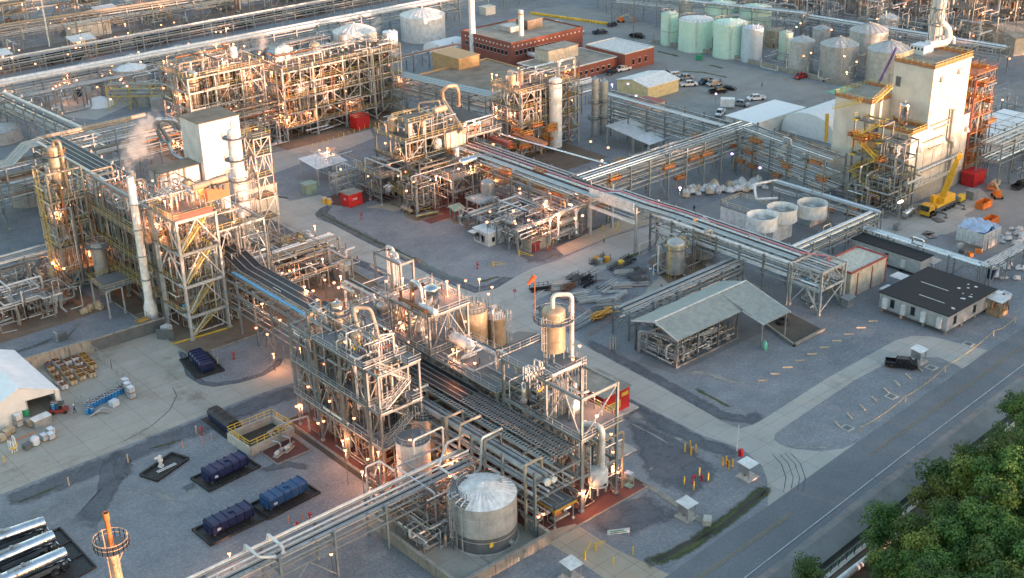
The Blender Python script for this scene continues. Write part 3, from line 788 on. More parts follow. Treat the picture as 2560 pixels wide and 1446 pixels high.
def canopy(label,x0,y0,x1,y1,h0,h1,roofm='sheet_white',colm='steel_white',nx=3,ny=2,name='canopy_shed',slope='y'):
 t=thing(name,label,'canopy',(x0,y0,0))
 for i in range(nx):
  for j in range(ny):
   x=x0+.4+(x1-x0-.8)*i/(nx-1);y=y0+.4+(y1-y0-.8)*j/(ny-1)
   f=j/(ny-1)if slope=='y' else i/(nx-1);MB().box(x-.13,y-.13,0,x+.13,y+.13,h0+(h1-h0)*f).build('post',colm,t)
 za,zb,zc,zd=(h0,h0,h1,h1)if slope=='y' else(h0,h1,h1,h0)
 bt=[(x0,y0,za),(x1,y0,zb),(x1,y1,zc),(x0,y1,zd)]
 MB().hexa(bt,[(p[0],p[1],p[2]+.15)for p in bt]).build('roof',roofm,t)
 return t
def wheel(m2,x,y,r,w,t):
 a=MB();a.lathe([(r*.55,-w/2),(r*.92,-w/2),(r,-w*.3),(r,w*.3),(r*.92,w/2),(r*.55,w/2)],(x,y,r),16,(0,1,0))
 o=a.build('wheel','rubber',t);b=MB();b.lathe([(.02,-w*.42),(r*.3,-w*.46),(r*.56,-w*.40),(r*.56,w*.40),(r*.3,w*.46),(.02,w*.42)],(x,y,r),12,(0,1,0)).build('rim','pipe_silver',o)
def car_proto(kind):
 t=thing('parked_pickup' if kind=='pickup' else 'parked_car','x','pickup' if kind=='pickup' else 'car',(0,0,0),0,None,world=False)
 L=5.7 if kind=='pickup' else 4.7;W=.98 if kind=='pickup' else .9;a=-L/2;b=L/2
 def loft(m,secs):
  """secs: (x, half width low, half width top, z0, z1)"""
  for(x0,w0,v0,l0,h0),(x1,w1,v1,l1,h1)in zip(secs,secs[1:]):
   m.hexa([(x0,-w0,l0),(x1,-w1,l1),(x1,w1,l1),(x0,w0,l0)],[(x0,-v0,h0),(x1,-v1,h1),(x1,v1,h1),(x0,v0,h0)])
 m=MB();zb=.42 if kind=='pickup' else .3;hood=1.12 if kind=='pickup' else .86
 fx=b-1.35
 if kind=='pickup':
  loft(m,[(-.95,W,W*.97,zb,1.16),(fx,W,W*.95,zb,1.2),(b-.35,W,W*.9,zb,hood),(b,W*.86,W*.78,zb+.08,hood-.14)])
  m.box(a,-W,zb,-.96,W,.78)
  for s in(-1,1):m.box(a,s*W-.07 if s>0 else s*W,.78,-.96,s*W if s>0 else s*W+.07,1.2)
  m.box(a,-W+.07,.78,a+.08,W-.07,1.18)
 else:
  rear=.95 if kind=='sedan' else 1.0
  loft(m,[(a,W*.86,W*.8,zb+.1,rear-.12),(a+.35,W,W*.92,zb,rear),(fx,W,W*.93,zb,.98),(b-.3,W,W*.86,zb,hood),(b,W*.84,W*.74,zb+.1,hood-.16)])
 m.build('body','car_white',t)
 if kind=='pickup':c0,c1,hh=-.95,fx+.05,1.92;base=1.17
 elif kind=='suv':c0,c1,hh=a+.1,fx+.1,1.68;base=.97
 else:c0,c1,hh=a+.7,fx+.15,1.44;base=.93
 ins=.32 if kind!='sedan' else .55;rw=W*.74
 MB().hexa([(c0,-W*.93,base),(c1+.35,-W*.9,base),(c1+.35,W*.9,base),(c0,W*.93,base)],[(c0+ins*.6,-rw,hh-.07),(c1-ins,-rw,hh-.07),(c1-ins,rw,hh-.07),(c0+ins*.6,rw,hh-.07)]).build('windows','glass_dark',t)
 m=MB().hexa([(c0+ins*.55,-rw-.02,hh-.08),(c1-ins+.04,-rw-.02,hh-.08),(c1-ins+.04,rw+.02,hh-.08),(c0+ins*.55,rw+.02,hh-.08)],[(c0+ins*.6+.1,-rw+.1,hh),(c1-ins-.1,-rw+.1,hh),(c1-ins-.1,rw-.1,hh),(c0+ins*.6+.1,rw-.1,hh)])
 for s in(-1,1):
  m.beam((c1+.36,s*W*.9,base),(c1-ins,s*(rw+.01),hh-.05),.09);m.beam((c0-.01,s*W*.93,base),(c0+ins*.6,s*(rw+.01),hh-.05),.12)
  xm=(c0+c1)/2;m.beam((xm,s*W*.925,base),(xm-.05,s*(rw+.01),hh-.05),.09)
 m.build('roof','car_white',t)
 for s in(-1,1):
  MB().box(b-.12,s*W*.66-.17,hood-.34,b+.02,s*W*.66+.17,hood-.18).build('headlight','vessel_white',t)
  MB().box(a-.02,s*W*.8-.1,hood-.34,a+.06,s*W*.8+.1,hood-.06).build('taillight','red',t)
 MB().box(b-.05,-W*.85,zb,b+.1,W*.85,zb+.22).box(a-.1,-W*.9,zb,a+.04,W*.9,zb+.2).build('bumper','steel_dark',t)
 r=.41 if kind=='pickup' else .34
 for x in(a+1.12,b-1.0):
  for s in(-1,1):wheel(None,x,s*(W-.12),r,.27,t)
 return t
CARP={}
def car(kind,px,py,dirpx,col,label,group=None):
 """wheels stand at photo place px,py; nose towards dirpx"""
 x,y=g(px,py);x2,y2=g(*dirpx);rz=math.atan2(y2-y,x2-x)
 if kind not in CARP:CARP[kind]=car_proto(kind);o=CARP[kind];o.location=(x,y,.02);o.rotation_euler=(0,0,rz);o['label']=label;o['_first']=1;PEND.append((o,col));return o
 o=copy_tree(CARP[kind],(x,y,.02),rz,label,group)
 if col!='car_white':remat(o,'car_white',col)
 return o
PEND=[]
def person(x,y,rz,label,top='cloth_blue',legs='cloth_dark',vest=None,hat='hat_white',stride=.18,arm=.2):
 me=bpy.data.meshes.new('person');V=[];E=[];Rr=[]
 def v(p,r,par=None):
  V.append(p);Rr.append(r)
  if par is not None:E.append((par,len(V)-1))
  return len(V)-1
 pel=v((0,0,.95),.15);bel=v((0,0,1.12),.14,pel);ch=v((0,0,1.34),.165,bel);nk=v((.01,0,1.50),.06,ch);hd=v((.03,0,1.62),.09,nk);v((.03,0,1.74),.085,hd)
 v((.12,0,1.62),.02,hd)
 for s in(-1,1):
  hp=v((0,s*.1,.88),.095,pel);kn=v((s*stride*.6,s*.12,.48),.065,hp);an=v((s*stride,s*.12,.08),.042,kn);v((s*stride+.17,s*.13,.04),.04,an)
  sh=v((0,s*.2,1.42),.065,ch);el=v((-.03,s*.27,1.14),.045,sh);wr=v((arm,s*.25,.95),.032,el);pa=v((arm+.06,s*.25,.90),.036,wr)
  for k in range(4):f1=v((arm+.10,s*.25+(k-1.5)*.022,.845+.006*k),.010,pa);v((arm+.10,s*.25+(k-1.5)*.022,.80+.008*k),.008,f1)
  th=v((arm+.05,s*.25-s*.045,.87),.011,pa);v((arm+.08,s*.25-s*.05,.835),.009,th)
 me.from_pydata(V,E,[]);o=bpy.data.objects.new('tmp_body',me);COL.objects.link(o)
 md=o.modifiers.new('s','SKIN');me.skin_vertices[0].data[0].use_root=True
 for i,r in enumerate(Rr):me.skin_vertices[0].data[i].radius=(r,r)
 o.modifiers.new('u','SUBSURF').levels=1
 dg=bpy.context.evaluated_depsgraph_get();em=bpy.data.meshes.new_from_object(o.evaluated_get(dg));bpy.data.objects.remove(o)
 for m in(legs,vest or top,'skin',top):em.materials.append(MATS[m])
 for p in em.polygons:
  c=p.center;rad=abs(c.y)
  p.material_index=2 if(c.z>1.5 or(c.z<.93 and rad>.2 and c.x>arm-.04))else(0 if c.z<.97 and not rad>.2 else(3 if rad>.2 else 1));p.use_smooth=True
 em.name='person';o=bpy.data.objects.new('person',em);COL.objects.link(o);o.location=(x,y,0.02);o.rotation_euler=(0,0,rz)
 tag(o,label,'person');h=MB();h.lathe([(.135,1.69),(.155,1.70),(.125,1.72),(.115,1.78),(.07,1.835),(.001,1.85)],(.03,0,0),12);h.build('hard_hat',hat,o)
 return o
def tree_variant(seed,H=13.0,Rc=4.6,leaf='leaf',nl=5200,tall=False):
 rr=random.Random(seed);t=thing('broadleaf_tree','x','tree',(0,0,0),0,'trees of the wood beside the public road',world=False)
 m=MB();top=V3((rr.uniform(-.5,.5),rr.uniform(-.5,.5),H*.8))
 def limb(p,q,r0,r1,n=4):
  pts=[p.lerp(q,i/n)+(V3((rr.uniform(-.2,.2),rr.uniform(-.2,.2),0))if 0<i<n else V3())for i in range(n+1)];n0=len(m.v)
  for i in range(n):
   m.lathe([(r0+(r1-r0)*i/n,0),(r0+(r1-r0)*(i+1)/n,(pts[i+1]-pts[i]).length)],pts[i],7,pts[i+1]-pts[i])
 limb(V3((0,0,0)),top,.32,.08,5);clumps=[]
 nb=15
 for k in range(nb):
  f=rr.uniform(.30,.95);s=V3((0,0,0)).lerp(top,f);a=k*2.4+rr.uniform(-.5,.5);rad=Rc*(1.05-.75*abs(f-.5)*1.2)*rr.uniform(.45,.95)
  e=s+V3((math.cos(a)*rad,math.sin(a)*rad,rr.uniform(.6,2.4)));limb(s,e,.10,.03,3);clumps.append((e,rr.uniform(1.0,1.9)))
  clumps.append((s.lerp(e,.55)+V3((0,0,.6)),rr.uniform(.9,1.5)))
 clumps.append((top+V3((0,0,1.2)),1.6))
 m.build('trunk','bark',t);L=MB();tot=sum(c[1]**2 for c in clumps)
 for c,r in clumps:
  n=int(nl*r*r/tot)
  for i in range(n):
   d=V3((rr.gauss(0,1),rr.gauss(0,1),rr.gauss(.25,1))).normalized();rad=r*(rr.random()**.35)*rr.uniform(.85,1.12);p=c+V3((d.x*rad,d.y*rad,d.z*rad*.8))
   nrm=(d+V3((rr.uniform(-.9,.9),rr.uniform(-.9,.9),rr.uniform(-.2,.9)))).normalized();a=nrm.cross(V3((rr.uniform(-1,1),rr.uniform(-1,1),.3)))
   if a.length<.05:continue
   a.normalize();b=a.cross(nrm);s=rr.uniform(.13,.27)
   L.poly([p-a*s,p+b*s*.55-nrm*.04,p+a*s,p-b*s*.55-nrm*.04])
 L.build('crown',leaf,t);return t
def box_tank(px,py,axis_to,label,mat='navy',L=7.2,W=2.5,H=2.2,liner=True,group=None,cat='vacuum box'):
 x,y=g(px,py);x2,y2=g(*axis_to);rz=math.atan2(y2-y,x2-x)
 if liner:
  m=MB();m.cb((x,y,.02),(L+2.2,W+2.6,.05),rz)
  for k in range(4):
   a=rz+k*math.pi/2;d=((L+2.2)/2,(W+2.6)/2)[k%2];ln=((W+2.6),(L+2.2))[k%2];m.cb((x+math.cos(a)*d,y+math.sin(a)*d,.02),(.28,ln+.2,.34),a)
  single(m,'spill_liner','liner','black spill containment liner under the '+label,'liner')
 t=thing('vacuum_box',label,cat,(x,y,.08),rz,group,world=False);h=L/2;w=W/2
 m=MB();s=.12
 m.hexa([(-h+.3,-w+.25,.25),(h-.1,-w+.25,.25),(h-.1,w-.25,.25),(-h+.3,w-.25,.25)],[(-h+.1,-w,.7),(h,-w,.7),(h,w,.7),(-h+.1,w,.7)])
 m.hexa([(-h+.1,-w,.7),(h,-w,.7),(h,w,.7),(-h+.1,w,.7)],[(-h,-w,H-.3),(h,-w,H-.3),(h,w,H-.3),(-h,w,H-.3)])
 m.hexa([(-h,-w,H-.3),(h,-w,H-.3),(h,w,H-.3),(-h,w,H-.3)],[(-h+.1,-w*.8,H),(h-.1,-w*.8,H),(h-.1,w*.8,H),(-h+.1,w*.8,H)])
 m.build('body',mat,t)
 for k in range(6):
  X=-h+.25+(L-.5)*k/5;m=MB();q=[(X,-w-.06,.6),(X,-w-.06,H-.26),(X,-w*.8,H+.08),(X,w*.8,H+.08),(X,w+.06,H-.26),(X,w+.06,.6)]
  for a,b in zip(q,q[1:]):m.beam(a,b,.16,.14)
  m.build('rib',mat,t)
 MB().lathe([(.42,H-.02),(.42,H+.16),(.3,H+.2),(.001,H+.22)],(.4,0,0),14).build('hatch',mat,t)
 MB().box(-h-.18,-w*.8,.5,-h,w*.8,H-.7).box(-h-.3,-.15,.6,-h-.18,.15,H-.9).build('door',mat,t)
 m=MB()
 for X in(-h+.5,h-.5):
  for s2 in(-1,1):m.lathe([(.2,-.1),(.2,.1)],(X,s2*(w-.4),.2),10,(0,1,0))
 m.build('roller','steel_dark',t)
 MB().box(-h+.9,-w-.03,H-1.35,-h+1.6,-w-.005,H-.95).build('sign','ibc_white',t)
 return t
def bollard(px,py,mat='yellow',h=1.2,r=.1,label=None,group=None,name='bollard',stripe=False):
 x,y=g(px,py);m=MB().lathe([(r,0),(r,h-.05),(r*.6,h),(.001,h+.02)],(x,y,0),10)
 if stripe:
  m.m=1
  for k in range(3):m.lathe([(r+.006,h*(.2+.27*k)),(r+.006,h*(.32+.27*k))],(x,y,0),10)
 return single(m,name,[mat,'red'],label or 'bollard','bollard',group)
def hydrant(px,py,label,group=None,sc_=1.0):
 x,y=g(px,py);m=MB();s=sc_;m.lathe([(.2*s,0),(.2*s,.08),(.12*s,.1),(.12*s,.75*s),(.19*s,.78*s),(.17*s,.92*s),(.05*s,1.02*s),(.001,1.05*s)],(x,y,0),12)
 for d in((1,0,0),(0,1,0),(0,-1,0)):m.tube([(x,y,.55*s),(x+d[0]*.3*s,y+d[1]*.3*s,.55*s)],.09*s,8)
 return single(m,'fire_hydrant','red',label,'hydrant',group)
def monitor(px,py,label,group=None):
 """red fire-water monitor: bent stand pipe with nozzle and hand wheel"""
 x,y=g(px,py);t=thing('fire_monitor',label,'fire monitor',(x,y,0),0,group)
 MB().lathe([(.26,0),(.26,.1),(.1,.12),(.1,1.0),(.17,1.02),(.17,1.14),(.1,1.16),(.1,1.35)],(x,y,0),12).build('stand_pipe','red',t)
 MB().pipe([(x,y,1.3),(x+.3,y-.1,1.45),(x+.1,y-.5,1.6),(x-.5,y-.9,1.95)],.08,8).lathe([(.08,0),(.12,.3)],(x-.5,y-.9,1.95),10,(-.6,-.4,.35)).build('nozzle','red',t)
 m=MB();m.lathe([(.18,-.02),(.2,0),(.18,.02)],(x+.35,y,.85),12,(1,0,0));m.tube([(x,y,.85),(x+.35,y,.85)],.03,6);m.build('hand_wheel','red_dark',t)
 return t
def ibc(x,y,z,rz,label,group,mat='ibc_white'):
 t=thing('bulk_container',label,'bulk container',(x,y,z),rz,group,world=False)
 m=MB().box(-.5,-.6,.16,.5,.6,1.12);m.lathe([(.14,1.12),(.14,1.18),(.001,1.18)],(0,0,0),10);m.build('bottle',mat,t)
 m=MB();e=.53;f=.63
 for zz in(.2,.45,.7,.95,1.1):
  for a,b in(((-e,-f),(e,-f)),((e,-f),(e,f)),((e,f),(-e,f)),((-e,f),(-e,-f))):m.beam((*a,zz),(*b,zz),.03)
 for k in range(5):
  for s in(-1,1):m.beam((-e+2*e*k/4,s*f,.16),(-e+2*e*k/4,s*f,1.12),.03);m.beam((s*e,-f+2*f*k/4,.16),(s*e,-f+2*f*k/4,1.12),.03)
 m.build('cage','galv',t)
 MB().box(-.55,-.65,0,.55,.65,.05).box(-.55,-.65,.05,-.4,.65,.16).box(.4,-.65,.05,.55,.65,.16).box(-.1,-.65,.05,.1,.65,.16).build('pallet','wood',t);return t
cam_d=bpy.data.cameras.new('camera');cam=bpy.data.objects.new('camera',cam_d);COL.objects.link(cam)
cam.matrix_world=Matrix(((CR.x,CU.x,-_fw.x,0),(CR.y,CU.y,-_fw.y,0),(CR.z,CU.z,-_fw.z,CAMH),(0,0,0,1)))
cam_d.sensor_fit='HORIZONTAL';cam_d.sensor_width=36;cam_d.lens=36*FPX/2560;cam_d.clip_start=1;cam_d.clip_end=9000
sc.camera=cam
SUN_EL,SUN_AZ=RAD(1.9),math.atan2(-.955,.30)
sl=bpy.data.lights.new('sun','SUN');sl.energy=1.05;sl.angle=RAD(.55);sl.color=(1.0,.56,.40)
so=bpy.data.objects.new('sun',sl);COL.objects.link(so)
sd=V3((math.cos(SUN_AZ)*math.cos(SUN_EL),math.sin(SUN_AZ)*math.cos(SUN_EL),math.sin(SUN_EL)))
so.rotation_euler=sd.to_track_quat('Z','Y').to_euler();so.location=(0,0,300)
w=bpy.data.worlds.new('World');sc.world=w;w.use_nodes=True;nt=w.node_tree
bg=nt.nodes['Background'];sk=nt.nodes.new('ShaderNodeTexSky');sk.sky_type='NISHITA';sk.sun_disc=False;sk.sun_elevation=SUN_EL
sk.sun_rotation=math.atan2(sd.x,sd.y);sk.altitude=50;sk.air_density=1.0;sk.dust_density=1.3;sk.ozone_density=1.35
nt.links.new(sk.outputs[0],bg.inputs[0]);bg.inputs[1].default_value=.15
vs=sc.view_settings;sc.display_settings.display_device='sRGB';vs.view_transform='Standard';vs.look='None';vs.exposure=3.15;vs.gamma=1
sc.render.engine='CYCLES';cy=sc.cycles
cy.use_denoising=True
try:cy.denoiser='OPENIMAGEDENOISE'
except Exception:pass
cy.max_bounces=5;cy.diffuse_bounces=3;cy.glossy_bounces=3;cy.transparent_max_bounces=8;cy.volume_bounces=1
cy.sample_clamp_indirect=6.0;cy.use_light_tree=True;cy.caustics_reflective=False;cy.caustics_refractive=False
def pg(pts,z=0.0):return[g(a,b)for a,b in pts]
ZC=[0]
def sheet(name,mat,pts,z,jag=0.0,seed=0,closed=True,kind='structure'):
 """ground sheet; jag: ragged edge in metres"""
 if z:ZC[0]+=1;z+=ZC[0]*.00012
 P=[V3((*p,0))for p in pts];out=[];rr=random.Random(seed or int(abs(P[0].x)*13))
 for i in range(len(P)):
  a,b=P[i],P[(i+1)%len(P)]
  n=1 if not jag else max(1,int((b-a).length/1.1))
  for k in range(n):
   p=a.lerp(b,k/n);out.append((p.x+rr.uniform(-jag,jag),p.y+rr.uniform(-jag,jag),z))
 m=MB();m.poly(out)
 me=bpy.data.meshes.new(name);
 import bmesh
 bm=bmesh.new();vs_=[bm.verts.new(p)for p in out];f=bm.faces.new(vs_);f.normal_update()
 if f.normal.z<0:f.normal_flip()
 bmesh.ops.triangulate(bm,faces=[f],ngon_method='EAR_CLIP');bm.to_mesh(me);bm.free()
 me.materials.append(MATS[mat]);o=bpy.data.objects.new(name,me);COL.objects.link(o);o['kind']=kind;return o
e0=V3((*g(2560,934),0));e1=V3((*g(1890,1448),0));ed=(e0-e1).normalized();en=V3((ed.y,-ed.x,0))
E0=e0+ed*900;E1=e1-ed*900
far=-en*2600
sheet('ground','gravel',[(p.x,p.y)for p in(E1,E0,E0+far,E1+far)],0.0)
DW=9.4
prof=[(0,0.0),(1.0,-.05),(3.9,-1.0),(4.3,-1.35),(5.6,-1.35),(6.0,-.9),(6.35,.15),(7.0,.15),(7.0,0.02),(9.4,0.02)]
mats_d=['ditch_concrete','ditch_concrete','mud','mud','mud','concrete_wall','concrete_pale','dirt','dirt']
m=MB();A=e1-ed*80;B=e0+ed*160;N=40
for(o0,z0),(o1,z1),mt in zip(prof,prof[1:],range(9)):
 m.m=mt
 for i in range(N):
  p=A.lerp(B,i/N);q=A.lerp(B,(i+1)/N);m.poly([(p.x+en.x*o0,p.y+en.y*o0,z0),(p.x+en.x*o1,p.y+en.y*o1,z1),(q.x+en.x*o1,q.y+en.y*o1,z1),(q.x+en.x*o0,q.y+en.y*o0,z0)][::-1])
o=m.build('drainage_ditch',mats_d);o['kind']='structure'
wf=en*DW
sheet('woodland_floor','dirt',[(p.x,p.y)for p in(E1+wf,E1+wf+en*900,E0+wf+en*900,E0+wf)],0.015)
Z1,Z2,Z3,Z4=.006,.012,.018,.12
ROAD_MAIN=[(560,425),(655,462),(725,503),(800,487),(835,505),(800,522),(787,535),(795,550),(827,559),(900,598),(1000,648),(1080,690),(1133,714),(1187,733),(1240,722),(1290,692),(1330,672),(1400,650),(1533,591),(1617,567),(1700,540),(1720,560),(1640,610),(1560,648),(1480,690),(1420,715),(1345,748),(1330,765),(1380,805),(1467,868),(1643,962),(1800,1051),(1850,1072),(1885,1062),(1920,1041),(2063,949),(2237,852),(2280,840),(2330,842),(2470,877),(2407,922),(2387,912),(2347,894),(2287,892),(2207,914),(2140,949),(2010,1035),(1963,1067),(1938,1085),(1935,1100),(1950,1112),(1987,1123),(2053,1129),(2107,1122),(2143,1106),(2100,1150),(1920,1268),(1918,1200),(1905,1165),(1860,1127),(1800,1103),(1760,1091),(1556,987),(1480,945),(1400,900),(1200,790),(1080,725),(1000,690),(930,660),(797,615),(700,560),(640,525)]
sheet('concrete_road','concrete_road',pg(ROAD_MAIN),Z2)
sheet('concrete_road','concrete_road',pg([(560,455),(660,388),(820,352),(925,324),(935,345),(870,372),(770,402),(690,432),(655,462)]),Z2-.002)
YARD=[(-60,1262),(0,1237),(640,988),(735,957),(725,900),(712,895),(700,915),(660,940),(600,958),(535,968),(500,962),(465,940),(445,880),(455,866),(600,828),(735,790),(740,770),(390,790),(250,850),(75,895),(-60,930)]
sheet('concrete_yard','yard_concrete',pg(YARD),Z2)
def fan(name,mat,pts,z,jag=.5):
 P=[V3((*p,0))for p in pts];c=sum(P,V3())/len(P);ZC[0]+=1;z+=ZC[0]*.00012;v=[(c.x,c.y,z)];fe=[1.0];f=[];R_=[]
 for a,b in zip(P,P[1:]+P[:1]):
  n=max(1,int((b-a).length/1.5));R_+=[a.lerp(b,k/n)for k in range(n)]
 n=len(R_)
 for t,w_ in((.7,.9),(1.08,0)):
  for p in R_:q=c.lerp(p,t);v.append((q.x,q.y,z));fe.append(w_)
 for i in range(n):j=(i+1)%n;f+=[(0,1+i,1+j),(1+i,1+n+i,1+n+j,1+j)]
 me=bpy.data.meshes.new(name);me.from_pydata(v,[],f);me.attributes.new('fe','FLOAT','POINT').data.foreach_set('value',fe);me.materials.append(MATS[mat])
 o=bpy.data.objects.new(name,me);COL.objects.link(o);o['kind']='structure'
def band(name,mat,pts,w0,w1,z,jag=.25):
 """worn strip along a line; its edges fade by the attribute fe where the material asks for it"""
 P=[]
 Q=[V3((*g(a,b),0))for a,b in pts]
 for a,b in zip(Q,Q[1:]):
  n=max(1,int((b-a).length/1.5));P+=[a.lerp(b,k/n)for k in range(n)]
 P.append(Q[-1]);rr=random.Random(int(abs(P[0].x)*13));ZC[0]+=1;z+=ZC[0]*.00012;v=[];fe=[];f=[];N=len(P)
 for i,p in enumerate(P):
  d=(P[min(i+1,N-1)]-P[max(0,i-1)]).normalized();n=V3((-d.y,d.x,0));e=0.0 if i in(0,N-1)else 1.0
  for k,t in enumerate((0,.25,.5,.75,1)):
   q=p+n*(w0+(w1-w0)*t+rr.uniform(-jag,jag)*.6);v.append((q.x,q.y,z));fe.append(e*(0,.75,1,.75,0)[k])
  if i:f+=[(i*5-5+k,i*5+k,i*5+k+1,i*5-4+k)[::-1]for k in range(4)]
 me=bpy.data.meshes.new(name);me.from_pydata(v,[],f);me.attributes.new('fe','FLOAT','POINT').data.foreach_set('value',fe);me.materials.append(MATS[mat])
 o=bpy.data.objects.new(name,me);COL.objects.link(o);o['kind']='structure'
band('dark_gravel','gravel_dark',[(725,503),(800,523),(787,537),(827,561),(1000,650),(1133,716),(1187,735),(1240,724),(1290,694)],-.6,3.2,Z1)
band('dark_gravel','gravel_dark',[(1330,664),(1400,646),(1533,589),(1617,565)],-.4,7.5,Z1)
band('dark_gravel','gravel_dark',[(1450,856),(1467,868),(1643,962),(1800,1050),(1880,1062),(1920,1040)],-.3,3.0,Z1)
band('dark_gravel','gravel_dark',[(0,1240),(320,1116),(640,991),(735,960)],-5.5,.3,Z1)
band('dark_gravel','gravel_dark',[(1556,989),(1660,1042),(1760,1093),(1860,1128)],-4.0,.3,Z1)
band('dark_gravel','gravel_dark',[(1400,902),(1556,989)],-5.0,.3,Z1)
band('dark_gravel','gravel_dark',[(640,527),(700,562),(797,617),(930,662),(1000,692)],-2.6,.2,Z1)
band('dark_gravel','gravel_dark',[(445,880),(465,940),(500,962),(535,967),(600,958),(660,940),(700,915),(712,893)],-.2,1.6,Z1)
fan('dark_gravel','gravel_dark',pg([(240,1330),(330,1160),(300,1130),(255,1150),(240,1240),(180,1300)]),Z1,.6)
fan('dark_gravel','gravel_dark',pg([(1560,1040),(1700,1090),(1800,1180),(1740,1250),(1620,1200),(1590,1120)]),Z1-.003,1.2)
fan('dark_gravel','gravel_dark',pg([(1460,1290),(1620,1230),(1700,1290),(1580,1340),(1490,1330)]),Z1-.003,.9)
PUB=[(2760,690),(2560,820),(2470,879),(2407,922),(2143,1106),(1920,1266),(1800,1345),(1660,1446),(1400,1640),(1560,1690),(1740,1560),(1890,1447),(1920,1423),(2173,1224),(2253,1168),(2513,968),(2560,934),(2760,780)]
sheet('public_road','asphalt',pg(PUB),Z3)
def stripe(name,mat,pts,w,z):
 m=MB();P=[V3((*g(a,b),z))for a,b in pts]
 for a,b in zip(P,P[1:]):
  d=(b-a).normalized();n=V3((-d.y,d.x,0))*(w/2);m.poly([a-n,b-n,b+n,a+n])
 o=m.build(name,mat);o['kind']='structure'
stripe('edge_line','line_white',[(2700,735),(2490,964-68),(2490,896)][:1]+[(2640,852),(2490,965),(2260,1138),(2090,1270),(1920,1401),(1700,1572)],.15,Z4)
for off in(-3,3):
 stripe('centre_line','line_yellow',[(2600,836+off),(2420,964+off),(2177,1138+off)],.09,Z4)
 stripe('centre_line','line_yellow',[(1980,1284+off),(1920,1327+off),(1747,1446+off),(1560,1577+off)],.09,Z4)
sheet('parking_lot','asphalt_old',pg([(1300,30),(1420,12),(1620,60),(1700,130),(1960,190),(2100,235),(2180,262),(2000,420),(1800,300),(1560,225),(1500,190),(1400,120)]),Z1)
sheet('parking_lot','asphalt_old',pg([(2380,620),(2440,490),(2560,440),(2640,440),(2640,620),(2560,640)]),Z1,.5)
sheet('plant_road','asphalt_old',pg([(2440,240),(2560,200),(2640,180),(2640,330),(2480,330)]),Z1)
sheet('plant_road','concrete_road',pg([(2090,560),(2230,545),(2480,480),(2640,430),(2640,480),(2380,580),(2230,620)]),Z1-.003,.4)
sheet('plant_road','concrete_road',pg([(2160,520),(2260,560),(2330,575),(2380,555),(2480,500),(2450,470),(2330,505)]),Z2)
sheet('plant_road','asphalt_old',pg([(1700,540),(1900,455),(2020,430),(2090,460),(2000,490),(1860,560),(1780,590),(1640,610)]),Z1)
sheet('plant_road','concrete_road',pg([(100,240),(190,215),(310,222),(330,260),(240,300),(130,290)]),Z1)
sheet('plant_road','asphalt_old',pg([(0,130),(330,70),(640,10),(660,40),(320,110),(0,175)]),Z1)
sheet('railway_bed','rail_ballast',pg([(-60,195),(330,120),(640,55),(960,5),(960,-40),(560,25),(0,135)]),Z2)
def wrect(name,mat,x0,y0,x1,y1,z,curb=None):
 o=sheet(name,mat,[(x0,y0),(x1,y0),(x1,y1),(x0,y1)],z)
 if curb:
  m=MB();e=.2
  m.box(x0-e,y0-e,0,x1+e,y0,.22);m.box(x0-e,y1,0,x1+e,y1+e,.22);m.box(x0-e,y0,0,x0,y1,.22);m.box(x1,y0,0,x1+e,y1,.22)
  o2=m.build('pad_kerb','concrete_wall');o2['kind']='structure'
 return o
CSX,CSY=g(719,1062)[0],107.6
wrect('process_pad','pad_red',CSX+.8,107.8,119.5,163,Z2,True)
m=MB();m.box(CSX-.5,121,0.0,CSX+.35,163.5,.09);o=m.build('drain_trench','mud');o['kind']='structure'
wrect('process_pad','pad_brown',88.5,195,133,262,Z3+.004,True)
wrect('process_pad','pad_red',162,217,186,247,Z2-.002)
wrect('process_pad','pad_brown',167,288,216,312,Z2)
wrect('process_pad','pad_brown',140,296,168,330,Z2-.001)
wrect('process_pad','pad_brown',201,222,226,256,Z2)
wrect('process_pad','pad_brown',57,226,86,262,Z2)
sheet('process_pad','pad_red',pg([(800,500),(900,462),(960,490),(880,520),(840,515)]),Z1+.002,.3)
sheet('process_pad','pad_beige',pg([(915,520),(1000,495),(1060,505),(985,530),(953,522)]),Z3)
sheet('process_pad','pad_brown',pg([(1040,500),(1180,470),(1330,560),(1340,610),(1220,590),(1110,545)]),Z2-.004,.6)
sheet('process_pad','pad_brown',pg([(1010,540),(1075,522),(1110,535),(1045,555)]),Z3,.3)
sheet('process_pad','pad_beige',pg([(1390,620),(1520,560),(1620,530),(1640,555),(1530,590),(1410,640)]),Z1+.002)
sheet('process_pad','pad_beige',pg([(1368,1328),(1437,1310),(1530,1368),(1700,1450),(1850,1560),(1700,1640),(1560,1480),(1440,1400),(1362,1352)]),Z2)
sheet('tank_pad','yard_concrete',pg([(1600,740),(1700,640),(1760,640),(1820,700),(1860,690),(2000,800),(1960,830)]),Z1,.4)
sheet('tank_pad','pad_brown',pg([(1618,655),(1690,610),(1800,690),(1720,730),(1680,720)]),Z2)
sheet('sump_floor','dirt',pg([(1912,812),(1960,775),(2060,826),(1985,864)]),Z3)
sheet('shed_floor','asphalt',pg([(1592,905),(1690,936),(1945,812),(1850,770),(1700,820)]),Z3-.002)
def swale(pts,w,mat='weeds',z=Z3,jag=.35):
 band('weedy_verge',mat,pts,-w/2,w/2,z,jag)
swale([(800,535),(880,575),(960,615),(1010,640)],.8);swale([(930,600),(985,625),(1040,652)],1.0)
band('puddle','water',[(1030,645),(1080,672),(1120,692),(1170,705)],-.7,.6,Z3+.006,.3)
swale([(1195,708),(1220,700),(1255,690)],1.1);swale([(1735,970),(1790,1000),(1830,1020)],.9)
swale([(1560,648),(1590,636),(1605,628)],1.6);swale([(645,500),(665,480),(705,495)],.5,'mud')
